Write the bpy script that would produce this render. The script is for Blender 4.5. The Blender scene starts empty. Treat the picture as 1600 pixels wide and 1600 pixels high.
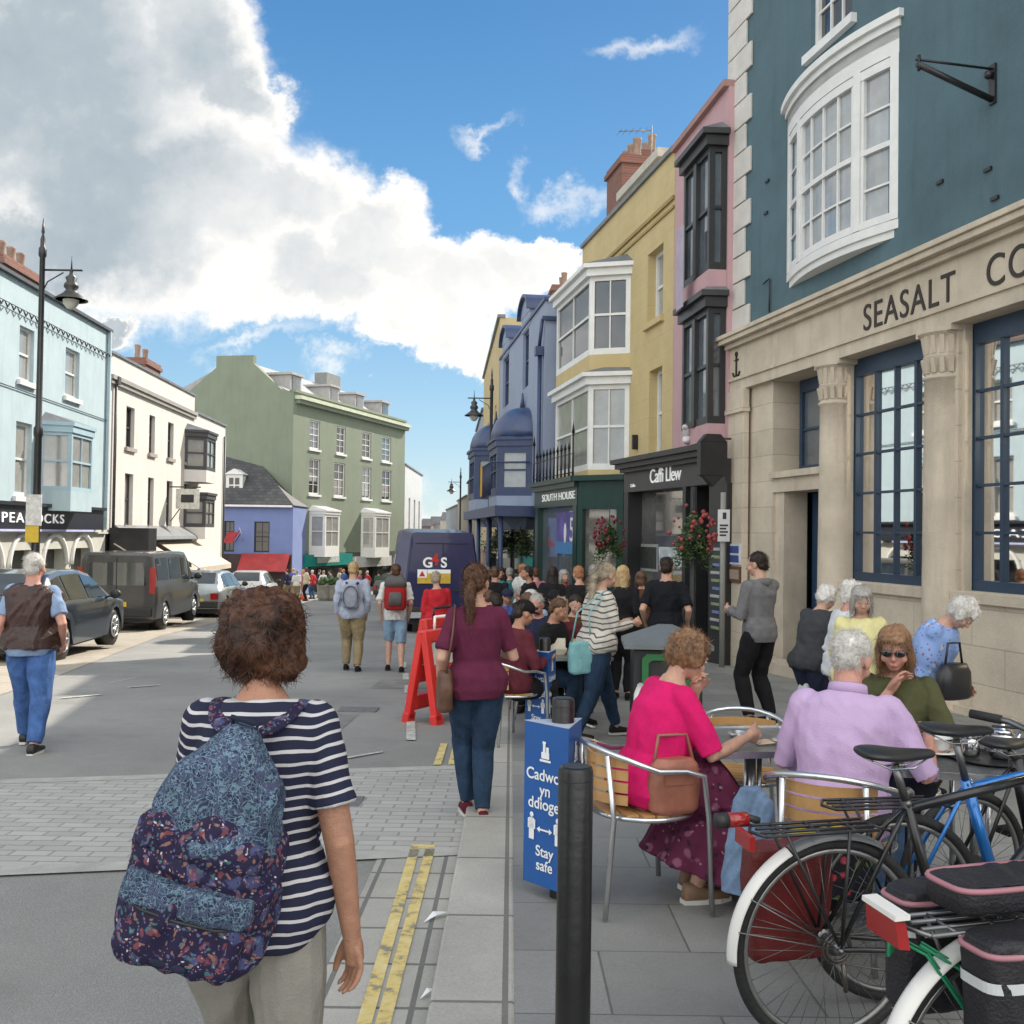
import bpy, bmesh, math, random
import numpy as np
from mathutils import Vector, Matrix, noise
R = math.radians
rnd = random.Random(7)
sc = bpy.context.scene
COL = sc.collection
# ------------------------------------------------------------------ camera
CAMZ = 1.6
SL = -0.0375                      # the street falls gently away from the camera
PITCH, ROLL = 1.253, 0.8
cd = bpy.data.cameras.new('camera'); cd.lens = 36; cd.sensor_width = 36; cd.clip_end = 3000; cd.clip_start = .05
cam = bpy.data.objects.new('camera', cd); COL.objects.link(cam); sc.camera = cam
CM = Matrix.Rotation(R(90 + PITCH), 4, 'X') @ Matrix.Rotation(R(ROLL), 4, 'Z')
cam.matrix_world = Matrix.Translation((0, 0, CAMZ)) @ CM
# ------------------------------------------------------------------ sun, sky, exposure
AZ, EL = 38, 38
S = Vector((math.sin(R(AZ)) * math.cos(R(EL)), math.cos(R(AZ)) * math.cos(R(EL)), math.sin(R(EL))))
sd = bpy.data.lights.new('sun', 'SUN'); sd.energy = 3.7; sd.angle = R(.5); sd.color = (1, .92, .80)
sun = bpy.data.objects.new('sun', sd); COL.objects.link(sun)
sun.rotation_mode = 'QUATERNION'; sun.rotation_quaternion = S.to_track_quat('Z', 'Y')
sc.view_settings.view_transform = 'Standard'; sc.view_settings.look = 'None'
sc.view_settings.exposure = .93; sc.view_settings.gamma = 1
sc.cycles.max_bounces = 8; sc.cycles.transparent_max_bounces = 16
sc.cycles.use_denoising = True

def ray(px, py):
    return (CM.to_3x3() @ Vector(((px - 800) / 1600, (800 - py) / 1600, -1))).normalized()

def world():
    w = bpy.data.worlds.new('World'); sc.world = w; w.use_nodes = True
    nt = w.node_tree; N = nt.nodes; L = nt.links; N.clear()
    def n(t, **k):
        x = N.new(t)
        for a, b in k.items(): setattr(x, a, b)
        return x
    def m(op, a, b=None, c=None, clamp=False):
        x = n('ShaderNodeMath', operation=op, use_clamp=clamp)
        for i, v in enumerate((a, b, c)):
            if v is None: continue
            if isinstance(v, (int, float)): x.inputs[i].default_value = v
            else: L.new(v, x.inputs[i])
        return x.outputs[0]
    def vm(op, a, b=None):
        x = n('ShaderNodeVectorMath', operation=op)
        for i, v in enumerate((a, b)):
            if v is None: continue
            if isinstance(v, (tuple, list)): x.inputs[i].default_value = v
            else: L.new(v, x.inputs[i])
        return x.outputs['Value'] if op == 'LENGTH' else x.outputs[0]
    out = n('ShaderNodeOutputWorld'); bg = n('ShaderNodeBackground')
    sky = n('ShaderNodeTexSky', sky_type='NISHITA', sun_disc=False)
    sky.sun_elevation = R(EL); sky.sun_rotation = R(AZ); sky.altitude = 10; sky.air_density = 1.0; sky.dust_density = .35; sky.ozone_density = 3.0
    tc = n('ShaderNodeTexCoord')
    sep = n('ShaderNodeSeparateXYZ'); L.new(tc.outputs['Generated'], sep.inputs[0])
    yy = m('MAXIMUM', m('ABSOLUTE', sep.outputs[1]), .12)
    u = m('DIVIDE', sep.outputs[0], yy); v = m('DIVIDE', sep.outputs[2], yy)
    cb = n('ShaderNodeCombineXYZ'); L.new(u, cb.inputs[0]); L.new(v, cb.inputs[1])
    P0 = cb.outputs[0]
    def nz(scale, det, rough, src, off=(0, 0, 0)):
        t = n('ShaderNodeTexNoise'); t.inputs['Scale'].default_value = scale; t.inputs['Detail'].default_value = det
        t.inputs['Roughness'].default_value = rough
        L.new(vm('ADD', src, off), t.inputs['Vector']); return t
    a = nz(4.5, 9, .62, P0); b = nz(17, 6, .6, P0, (3, 1, 5))
    warp = vm('ADD', vm('MULTIPLY', vm('SUBTRACT', a.outputs['Color'], (.5, .5, .5)), (.26, .24, 0)),
              vm('MULTIPLY', vm('SUBTRACT', b.outputs['Color'], (.5, .5, .5)), (.05, .05, 0)))
    P = vm('ADD', P0, warp)
    blobs = [(60, 130, 400, 330), (290, 40, 165, 190), (372, 130, 88, 120), (230, 330, 330, 200), (430, 330, 160, 110), (570, 372, 115, 95),
             (640, 415, 80, 70), (500, 450, 210, 90), (700, 470, 120, 75), (800, 430, 115, 75), (868, 385, 60, 36), (650, 530, 110, 62),
             (735, 545, 60, 48), (20, 420, 240, 100), (-300, 100, 400, 500), (-150, 500, 330, 90), (180, 505, 60, 16)]
    thin = [(895, 305, 85, 24), (832, 268, 26, 34), (775, 193, 66, 17), (545, 580, 38, 20), (592, 578, 27, 14), (690, 790, 95, 40), (1010, 60, 110, 26), (420, 545, 120, 16)]
    def field(bl):
        d = None
        for cx, cy, rx, ry in bl:
            dd = ray(cx, cy); uu, vv = dd.x / dd.y, dd.z / dd.y
            l = vm('LENGTH', vm('MULTIPLY', vm('SUBTRACT', P, (uu, vv, 0)), (1600 / rx, 1600 / ry, 0)))
            e = m('SUBTRACT', 1, l)
            d = e if d is None else m('SMOOTH_MAX', d, e, .12)
        return d
    big = field(blobs); sm = field(thin)
    # unseen rest of the sky: broken cloud, cover raised to lift the ambient light
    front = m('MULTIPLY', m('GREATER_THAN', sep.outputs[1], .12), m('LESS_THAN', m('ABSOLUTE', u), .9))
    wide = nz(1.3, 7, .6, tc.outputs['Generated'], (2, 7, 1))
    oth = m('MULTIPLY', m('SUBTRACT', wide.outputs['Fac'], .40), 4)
    def mixf(f, x, y):
        q = n('ShaderNodeMix', data_type='FLOAT'); L.new(f, q.inputs[0])
        for i, s_ in ((2, x), (3, y)):
            if isinstance(s_, (int, float)): q.inputs[i].default_value = s_
            else: L.new(s_, q.inputs[i])
        return q.outputs[0]
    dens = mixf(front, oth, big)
    def ss(x, lo, hi):
        q = n('ShaderNodeMapRange', interpolation_type='SMOOTHSTEP'); L.new(x, q.inputs[0])
        q.inputs[1].default_value = lo; q.inputs[2].default_value = hi; return q.outputs[0]
    dn = m('ADD', dens, m('MULTIPLY', m('SUBTRACT', b.outputs['Fac'], .5), .25))
    mask = ss(dn, -.05, .30)
    thinm = m('MULTIPLY', m('MULTIPLY', ss(m('ADD', sm, m('MULTIPLY', m('SUBTRACT', b.outputs['Fac'], .5), 1.1)), -.1, 1.3), .62), front)
    mask = m('MAXIMUM', mask, thinm)
    # body tone: bright rims, blue-grey belly to the left
    c = nz(3.2, 8, .6, P0, (9, 2, 4)); d2 = nz(9, 7, .62, P0, (1, 8, 2))
    left = ss(u, .12, -.52)
    bel = m('MULTIPLY', ss(dn, .12, .62), 1.0)
    g = m('MULTIPLY', bel, m('ADD', m('MULTIPLY', left, .36), .18))
    g = m('ADD', g, m('MULTIPLY', m('SUBTRACT', c.outputs['Fac'], .5), 1.05))
    g = m('ADD', g, m('MULTIPLY', m('SUBTRACT', d2.outputs['Fac'], .5), .5), clamp=True)
    ramp = n('ShaderNodeValToRGB'); L.new(g, ramp.inputs[0])
    e = ramp.color_ramp.elements
    e[0].position = .0; e[0].color = (1.12, 1.1, 1.07, 1); e[1].position = .95; e[1].color = (.27, .36, .44, 1)
    x = ramp.color_ramp.elements.new(.28); x.color = (.80, .83, .87, 1)
    x = ramp.color_ramp.elements.new(.6); x.color = (.43, .51, .59, 1)
    back = ss(sep.outputs[1], .1, -.35)        # unseen clouds behind the camera, brightened to add fill to the shade
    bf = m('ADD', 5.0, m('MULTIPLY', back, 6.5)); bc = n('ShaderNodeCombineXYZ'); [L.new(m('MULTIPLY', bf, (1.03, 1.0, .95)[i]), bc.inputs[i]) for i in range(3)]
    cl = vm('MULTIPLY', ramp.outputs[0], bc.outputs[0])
    hs = n('ShaderNodeHueSaturation'); hs.inputs['Saturation'].default_value = 1.1; hs.inputs['Value'].default_value = .7
    L.new(sky.outputs[0], hs.inputs['Color'])
    gr = n('ShaderNodeValToRGB'); L.new(m('ABSOLUTE', sep.outputs[2]), gr.inputs[0])
    ge = gr.color_ramp.elements; ge[0].position = 0; ge[0].color = (.52, .68, .80, 1); ge[1].position = .75; ge[1].color = (.035, .15, .42, 1)
    x = ge.new(.10); x.color = (.33, .56, .80, 1)
    x = ge.new(.26); x.color = (.125, .36, .72, 1)
    x = ge.new(.46); x.color = (.06, .23, .56, 1)
    mb_ = n('ShaderNodeMix', data_type='RGBA'); mb_.inputs[0].default_value = .82
    L.new(hs.outputs[0], mb_.inputs[6]); L.new(vm('MULTIPLY', gr.outputs[0], (5.9, 5.5, 4.9)), mb_.inputs[7])
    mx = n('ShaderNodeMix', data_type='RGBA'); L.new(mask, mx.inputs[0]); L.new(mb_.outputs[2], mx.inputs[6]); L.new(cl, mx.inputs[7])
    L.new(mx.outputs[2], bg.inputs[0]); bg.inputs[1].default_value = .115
    L.new(bg.outputs[0], out.inputs[0])
world()

# ------------------------------------------------------------------ helpers
def gz(y): return SL * min(y, 72)
def G(px, py, h=0.0):             # the point of the sloping ground (raised by h) that a pixel of the photo shows
    d = ray(px, py); o = Vector((0, 0, CAMZ))
    t = (h - CAMZ) / (d.z - SL * d.y); return o + d * t
def PZ(px, py, Y):
    d = ray(px, py); return Vector((0, 0, CAMZ)) + d * (Y / d.y)
MATS = {}
def mat(name, col, rough=.7, var=.12, sc_=3.0, bump=0.0, bsc=40.0, metal=0.0, spec=.5, coat=0.0, stain=0.0, ior=1.5):
    if name in MATS: return MATS[name]
    m = bpy.data.materials.new(name); m.use_nodes = True; MATS[name] = m
    nt = m.node_tree; N = nt.nodes; L = nt.links; p = N['Principled BSDF']
    p.inputs['Base Color'].default_value = (*col, 1); p.inputs['Roughness'].default_value = rough
    p.inputs['Metallic'].default_value = metal; p.inputs['IOR'].default_value = ior; p.inputs['Specular IOR Level'].default_value = spec
    p.inputs['Coat Weight'].default_value = coat; p.inputs['Coat Roughness'].default_value = .05
    tc = N.new('ShaderNodeTexCoord')
    if var > 0:
        t = N.new('ShaderNodeTexNoise'); t.inputs['Scale'].default_value = sc_; t.inputs['Detail'].default_value = 6
        t.inputs['Roughness'].default_value = .65
        L.new(tc.outputs['Object'], t.inputs['Vector'])
        r = N.new('ShaderNodeValToRGB'); L.new(t.outputs['Fac'], r.inputs[0])
        lo = 1 - var * 1.3; hi = 1 + var
        r.color_ramp.elements[0].position = .3; r.color_ramp.elements[0].color = (*[c * lo for c in col], 1)
        r.color_ramp.elements[1].position = .7; r.color_ramp.elements[1].color = (*[min(c * hi, .95) for c in col], 1)
        last = r.outputs[0]
        if stain > 0:
            mp = N.new('ShaderNodeMapping'); mp.inputs['Scale'].default_value = (2.2, 2.2, .25); L.new(tc.outputs['Object'], mp.inputs[0])
            t2 = N.new('ShaderNodeTexNoise'); t2.inputs['Scale'].default_value = 1.6; t2.inputs['Detail'].default_value = 8; t2.inputs['Roughness'].default_value = .7
            L.new(mp.outputs[0], t2.inputs[0])
            r2 = N.new('ShaderNodeMapRange'); r2.inputs[1].default_value = .5; r2.inputs[2].default_value = .72; r2.inputs[4].default_value = stain
            L.new(t2.outputs['Fac'], r2.inputs[0])
            mx = N.new('ShaderNodeMix'); mx.data_type = 'RGBA'; L.new(r2.outputs[0], mx.inputs[0]); L.new(last, mx.inputs[6])
            mx.inputs[7].default_value = (*[c * .55 for c in col], 1); last = mx.outputs[2]
        L.new(last, p.inputs['Base Color'])
    if bump > 0:
        t = N.new('ShaderNodeTexNoise'); t.inputs['Scale'].default_value = bsc; t.inputs['Detail'].default_value = 5
        L.new(tc.outputs['Object'], t.inputs['Vector'])
        b = N.new('ShaderNodeBump'); b.inputs['Strength'].default_value = bump; b.inputs['Distance'].default_value = .02
        L.new(t.outputs['Fac'], b.inputs['Height']); L.new(b.outputs[0], p.inputs['Normal'])
    return m
def emis(name, col, s):
    m = bpy.data.materials.new(name); m.use_nodes = True; p = m.node_tree.nodes['Principled BSDF']
    p.inputs['Base Color'].default_value = (*col, 1); p.inputs['Emission Color'].default_value = (*col, 1); p.inputs['Emission Strength'].default_value = s
    MATS[name] = m; return m
def brickmat(name, c1, c2, mortar, bw, bh, ms=.012, rough=.8, off=.5, var=.2, coord='Object', axes=(0, 1, 2), bump=.5):
    m = bpy.data.materials.new(name); m.use_nodes = True; MATS[name] = m
    nt = m.node_tree; N = nt.nodes; L = nt.links; p = N['Principled BSDF']; p.inputs['Roughness'].default_value = rough
    tc = N.new('ShaderNodeTexCoord'); s = N.new('ShaderNodeSeparateXYZ'); L.new(tc.outputs[coord], s.inputs[0])
    c = N.new('ShaderNodeCombineXYZ'); L.new(s.outputs[axes[0]], c.inputs[0]); L.new(s.outputs[axes[1]], c.inputs[1])
    b = N.new('ShaderNodeTexBrick'); b.offset = off; b.inputs['Scale'].default_value = 1
    L.new(c.outputs[0], b.inputs['Vector'])
    for k, v in (('Color1', c1), ('Color2', c2), ('Mortar', mortar)): b.inputs[k].default_value = (*v, 1)
    b.inputs['Mortar Size'].default_value = ms; b.inputs['Brick Width'].default_value = bw; b.inputs['Row Height'].default_value = bh; b.inputs['Mortar Smooth'].default_value = .2
    t = N.new('ShaderNodeTexNoise'); t.inputs['Scale'].default_value = 1.3; t.inputs['Detail'].default_value = 8; t.inputs['Roughness'].default_value = .7; L.new(tc.outputs[coord], t.inputs[0])
    t3 = N.new('ShaderNodeTexNoise'); t3.inputs['Scale'].default_value = 90; t3.inputs['Detail'].default_value = 3; L.new(tc.outputs[coord], t3.inputs[0])
    ad = N.new('ShaderNodeMath'); ad.operation = 'ADD'; L.new(t.outputs[0], ad.inputs[0])
    ml = N.new('ShaderNodeMath'); ml.operation = 'MULTIPLY'; L.new(t3.outputs[0], ml.inputs[0]); ml.inputs[1].default_value = .6; L.new(ml.outputs[0], ad.inputs[1])
    mr = N.new('ShaderNodeMapRange'); mr.inputs[1].default_value = .45; mr.inputs[2].default_value = 1.15; mr.inputs[3].default_value = 1 - var; mr.inputs[4].default_value = 1 + var
    L.new(ad.outputs[0], mr.inputs[0])
    mu = N.new('ShaderNodeVectorMath'); mu.operation = 'MULTIPLY'; L.new(b.outputs[0], mu.inputs[0]); L.new(mr.outputs[0], mu.inputs[1])
    L.new(mu.outputs[0], p.inputs['Base Color'])
    bp = N.new('ShaderNodeBump'); bp.inputs['Strength'].default_value = bump; bp.inputs['Distance'].default_value = .006
    sb = N.new('ShaderNodeMath'); sb.operation = 'SUBTRACT'; L.new(ml.outputs[0], sb.inputs[0]); L.new(b.outputs['Fac'], sb.inputs[1])
    L.new(sb.outputs[0], bp.inputs['Height']); L.new(bp.outputs[0], p.inputs['Normal'])
    return m

class MB:
    """collects shapes, then links them as one mesh object"""
    def __init__(s, T=None): s.v = []; s.f = []; s.mi = []; s.sm = []; s.T = T or Matrix(); s.m = 0
    def add(s, vs, fs, smooth=False):
        k = len(s.v); s.v += [s.T @ Vector(p) for p in vs]
        for f in fs: s.f.append([i + k for i in f]); s.mi.append(s.m); s.sm.append(smooth)
        return s
    def box(s, x0, x1, y0, y1, z0, z1):
        v = [(x, y, z) for z in (z0, z1) for y in (y0, y1) for x in (x0, x1)]
        return s.add(v, [(0, 2, 3, 1), (4, 5, 7, 6), (0, 1, 5, 4), (2, 6, 7, 3), (0, 4, 6, 2), (1, 3, 7, 5)])
    def hexa(s, v): return s.add(v, [(0, 2, 3, 1), (4, 5, 7, 6), (0, 1, 5, 4), (2, 6, 7, 3), (0, 4, 6, 2), (1, 3, 7, 5)])
    def quad(s, *p): return s.add(p, [tuple(range(len(p)))])
    def prism(s, poly, z0, z1, axis='z', cap=True):
        def P(a, b, c): return (a, b, c) if axis == 'z' else ((a, c, b) if axis == 'y' else (c, a, b))
        n = len(poly); v = [P(a, b, z0) for a, b in poly] + [P(a, b, z1) for a, b in poly]
        f = [(i, (i + 1) % n, (i + 1) % n + n, i + n) for i in range(n)]
        if cap: f += [tuple(range(n))[::-1], tuple(range(n, 2 * n))]
        return s.add(v, f)
    def loft(s, rings, cap=True, smooth=True, closed=True):
        n = len(rings[0]); v = [p for r in rings for p in r]; f = []
        for k in range(len(rings) - 1):
            for i in range(n if closed else n - 1):
                j = (i + 1) % n; f.append((k * n + i, k * n + j, (k + 1) * n + j, (k + 1) * n + i))
        if cap and closed: f += [tuple(range(n))[::-1], tuple((len(rings) - 1) * n + i for i in range(n))]
        return s.add(v, f, smooth)
    def tube(s, pts, r, n=8, caps=True, smooth=True, round_=False):
        pts = [Vector(p) for p in pts]
        if not isinstance(r, (list, tuple)): r = [r] * len(pts)
        r = list(r)
        if round_:
            a, b = (pts[0] - pts[1]).normalized(), (pts[-1] - pts[-2]).normalized()
            r0, r1 = r[0], r[-1]
            pts = [pts[0] + a * r0, pts[0] + a * r0 * .86, pts[0] + a * r0 * .5] + pts + [pts[-1] + b * r1 * .5, pts[-1] + b * r1 * .86, pts[-1] + b * r1]
            r = [r0 * .05, r0 * .5, r0 * .86] + r + [r1 * .86, r1 * .5, r1 * .05]
        t0 = (pts[1] - pts[0]).normalized(); up = Vector((0, 0, 1)) if abs(t0.z) < .9 else Vector((1, 0, 0))
        a = t0.cross(up).normalized(); rings = []
        for i, p in enumerate(pts):
            t = (pts[min(i + 1, len(pts) - 1)] - pts[max(i - 1, 0)])
            if t.length > 1e-9: t.normalize(); a = (a - t * a.dot(t)).normalized()
            b = t.cross(a).normalized() if t.length > 1e-9 else b
            rings.append([p + (a * math.cos(q) + b * math.sin(q)) * r[i] for q in [2 * math.pi * k / n for k in range(n)]])
        return s.loft(rings, caps, smooth)
    def lathe(s, prof, n=20, c=(0, 0, 0), smooth=True):
        c = Vector(c); return s.loft([[c + Vector((r * math.cos(q), r * math.sin(q), z)) for q in [2 * math.pi * k / n for k in range(n)]] for r, z in prof], True, smooth)
    def ell(s, c, r, n=16, m_=10, rot=None):
        if not isinstance(r, (tuple, list)): r = (r, r, r)
        c = Vector(c); rings = []
        for j in range(m_ + 1):
            a = math.pi * j / m_; zz = -math.cos(a); rr = max(math.sin(a), .02)
            ring = []
            for k in range(n):
                q = 2 * math.pi * k / n; p = Vector((r[0] * rr * math.cos(q), r[1] * rr * math.sin(q), r[2] * zz))
                if rot: p = rot @ p
                ring.append(c + p)
            rings.append(ring)
        return s.loft(rings, True, True)
    def torus(s, c, Rr, r, n=40, k=8, T=None, a0=0, a1=360):
        pts = []
        for i in range(n + 1 if a1 - a0 < 360 else n):
            q = R(a0 + (a1 - a0) * i / n); pts.append(q)
        rings = []
        for q in pts:
            ring = []
            for j in range(k):
                w = 2 * math.pi * j / k; rr = Rr + r * math.cos(w)
                p = Vector((rr * math.cos(q), r * math.sin(w), rr * math.sin(q)))
                ring.append(Vector(c) + (T @ p if T else p))
            rings.append(ring)
        if a1 - a0 >= 360: rings.append(rings[0])
        return s.loft(rings, a1 - a0 < 360, True)
    def build(s, name, mats, parent=None, label=None, bevel=0, kind=None, subd=0, fixn=True, cat=None, group=None):
        me = bpy.data.meshes.new(name); me.from_pydata([tuple(p) for p in s.v], [], s.f)
        if not isinstance(mats, (list, tuple)): mats = [mats]
        for m in mats: me.materials.append(m)
        me.polygons.foreach_set('material_index', s.mi); me.polygons.foreach_set('use_smooth', s.sm); me.update()
        if fixn:
            bm = bmesh.new(); bm.from_mesh(me); bmesh.ops.recalc_face_normals(bm, faces=bm.faces); bm.to_mesh(me); bm.free()
        o = bpy.data.objects.new(name, me); COL.objects.link(o)
        if parent: o.parent = parent
        if bevel:
            b = o.modifiers.new('b', 'BEVEL'); b.width = bevel; b.segments = 2; b.limit_method = 'ANGLE'; b.angle_limit = R(40); b.harden_normals = False
        if subd: q = o.modifiers.new('s', 'SUBSURF'); q.levels = subd; q.render_levels = subd
        if label: o['label'] = label
        if cat: o['category'] = cat
        if group: o['group'] = group
        if kind: o['kind'] = kind
        return o
def root(name, label, cat, loc=(0, 0, 0), rz=0, group=None):
    o = bpy.data.objects.new(name, None); COL.objects.link(o); o.empty_display_size = .2
    o.location = loc; o.rotation_euler = (0, 0, rz); o['label'] = label; o['category'] = cat
    if group: o['group'] = group
    return o
FONT = {}
def text(name, body, size, mat_, parent, loc, rot, ext=.006, align='LEFT', shear=0, sx=1, space=1, off=0, label=None):
    c = bpy.data.curves.new(name, 'FONT'); c.body = body; c.size = size; c.extrude = ext; c.align_x = align; c.shear = shear; c.space_character = space; c.offset = off
    o = bpy.data.objects.new(name + '_c', c); COL.objects.link(o)
    bpy.context.view_layer.update()
    me = bpy.data.meshes.new_from_object(o.evaluated_get(bpy.context.evaluated_depsgraph_get()))
    COL.objects.unlink(o); bpy.data.objects.remove(o); bpy.data.curves.remove(c)
    me.materials.clear(); me.materials.append(mat_); me.name = name
    q = bpy.data.objects.new(name, me); COL.objects.link(q); q.parent = parent; q.location = loc; q.rotation_euler = rot; q.scale = (sx, 1, 1)
    if label: q['label'] = label
    return q

class F:
    """a facade plane: x runs along it, y stands out of it towards the viewer, z is up (world heights)"""
    def __init__(s, pa, pb):
        s.a = Vector((pa[0], pa[1], 0)); d = Vector((pb[0] - pa[0], pb[1] - pa[1], 0)); s.L = d.length; s.u = d.normalized()
        s.n = Vector((-s.u.y, s.u.x, 0)); s.rz = math.atan2(s.u.y, s.u.x)
    def px(s, x, y, d=0.0):
        r = ray(x, y); o = Vector((0, 0, CAMZ)); t = ((s.a + s.n * d - o).dot(s.n)) / r.dot(s.n)
        p = o + r * t; return ((p - s.a).dot(s.u), p.z)
    def rect(s, x0, x1, yt, yb, xr=None, d=0.0):
        xm = xr if xr is not None else (x0 + x1) / 2
        a = s.px(x0, (yt + yb) / 2, d)[0]; b = s.px(x1, (yt + yb) / 2, d)[0]
        return (min(a, b), max(a, b), s.px(xm, yb, d)[1], s.px(xm, yt, d)[1])
    def root(s, name, label, cat='building'):
        z = gz(s.a.y)
        o = root(name, label, cat, (s.a.x, s.a.y, 0), s.rz); return o
def skin(mb, L0, L1, z0, z1, holes, rev=.18, y=0.0):
    xs = sorted({L0, L1, *[min(max(h[i], L0), L1) for h in holes for i in (0, 1)]}); zs = sorted({z0, z1, *[min(max(h[i], z0), z1) for h in holes for i in (2, 3)]})
    for i in range(len(xs) - 1):
        j = 0
        while j < len(zs) - 1:
            cx = (xs[i] + xs[i + 1]) / 2
            def inh(k): cz = (zs[k] + zs[k + 1]) / 2; return any(h[0] < cx < h[1] and h[2] < cz < h[3] for h in holes)
            if inh(j): j += 1; continue
            k = j
            while k + 1 < len(zs) - 1 and not inh(k + 1): k += 1
            mb.quad((xs[i], y, zs[j]), (xs[i + 1], y, zs[j]), (xs[i + 1], y, zs[k + 1]), (xs[i], y, zs[k + 1])); j = k + 1
    for a, b, c, d in [h[:4] for h in holes]:
        a = max(a, L0); b = min(b, L1); c = max(c, z0)
        mb.quad((a, y, c), (a, y, d), (a, y - rev, d), (a, y - rev, c)); mb.quad((b, y, c), (b, y - rev, c), (b, y - rev, d), (b, y, d))
        mb.quad((a, y, d), (b, y, d), (b, y - rev, d), (a, y - rev, d)); mb.quad((a, y, c), (a, y - rev, c), (b, y - rev, c), (b, y, c))
def shell(mb, L0, L1, z0, z1, depth, y=-.001):
    mb.quad((L0, y, z0), (L0, -depth, z0), (L0, -depth, z1), (L0, y, z1)); mb.quad((L1, y, z0), (L1, y, z1), (L1, -depth, z1), (L1, -depth, z0))
    mb.quad((L0, -depth, z0), (L1, -depth, z0), (L1, -depth, z1), (L0, -depth, z1)); mb.quad((L0, y, z1), (L0, -depth, z1), (L1, -depth, z1), (L1, y, z1))
def sash(rt, r, mf, mp, cols=1, rows=2, fw=.06, bar=.025, y=-.12, sill=None, ms=None, name='window', mid=True, T=None, label=None):
    """a sash window: frame with glazing bars (window), its pane, and a sill"""
    a, b, c, d = r[:4]; mb = MB(T)
    mb.box(a, a + fw, y - .04, y + .03, c, d); mb.box(b - fw, b, y - .04, y + .03, c, d)
    mb.box(a + fw, b - fw, y - .04, y + .028, c, c + fw * 1.3); mb.box(a + fw, b - fw, y - .04, y + .028, d - fw, d)
    ia, ib, ic, id_ = a + fw, b - fw, c + fw * 1.3, d - fw; mz = (ic + id_) / 2
    if mid: mb.box(ia, ib, y - .03, y + .02, mz - .028, mz + .028)
    for i in range(1, cols): x = ia + (ib - ia) * i / cols; mb.box(x - bar / 2, x + bar / 2, y - .025, y + .012, ic, id_)
    for j in range(1, rows):
        z = ic + (id_ - ic) * j / rows
        if not mid or abs(z - mz) > .05: mb.box(ia, ib, y - .022, y + .01, z - bar / 2, z + bar / 2)
    w = mb.build(name, mf, rt, label=label)
    MB(T).box(ia - .01, ib + .01, y - .035, y - .026, ic - .01, id_ + .01).build('pane', mp, w)
    if sill: MB(T).box(a - sill, b + sill, -.05, .09, c - .13, c).build('sill', ms or mf, rt)
    return w
# ------------------------------------------------------------------ ground
ASPH = mat('asphalt', (.27, .268, .256), .85, .14, .55, .5, 160)
def asphalt_detail():
    nt = ASPH.node_tree; N, L = nt.nodes, nt.links; p = N['Principled BSDF']; src = p.inputs['Base Color'].links[0].from_socket; tc = N.new('ShaderNodeTexCoord')
    def noise_(s_, d, lo, hi, a, b):
        t = N.new('ShaderNodeTexNoise'); t.inputs['Scale'].default_value = s_; t.inputs['Detail'].default_value = d; L.new(tc.outputs['Object'], t.inputs[0])
        m = N.new('ShaderNodeMapRange'); m.inputs[1].default_value = lo; m.inputs[2].default_value = hi; m.inputs[3].default_value = a; m.inputs[4].default_value = b; L.new(t.outputs[0], m.inputs[0]); return m.outputs[0]
    v = N.new('ShaderNodeTexVoronoi'); v.inputs['Scale'].default_value = 110; L.new(tc.outputs['Object'], v.inputs[0]); mv = N.new('ShaderNodeMapRange'); mv.inputs[3].default_value = .78; mv.inputs[4].default_value = 1.2; L.new(v.outputs['Distance'], mv.inputs[0])
    cur = src
    for f in (noise_(340, 2, .3, .7, .78, 1.22), noise_(.35, 4, .35, .65, .86, 1.10), noise_(2.2, 9, .52, .75, 1.0, .80), mv.outputs[0]):
        q = N.new('ShaderNodeVectorMath'); q.operation = 'MULTIPLY'; L.new(cur, q.inputs[0]); L.new(f, q.inputs[1]); cur = q.outputs[0]
    L.new(cur, p.inputs['Base Color'])
asphalt_detail()
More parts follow.
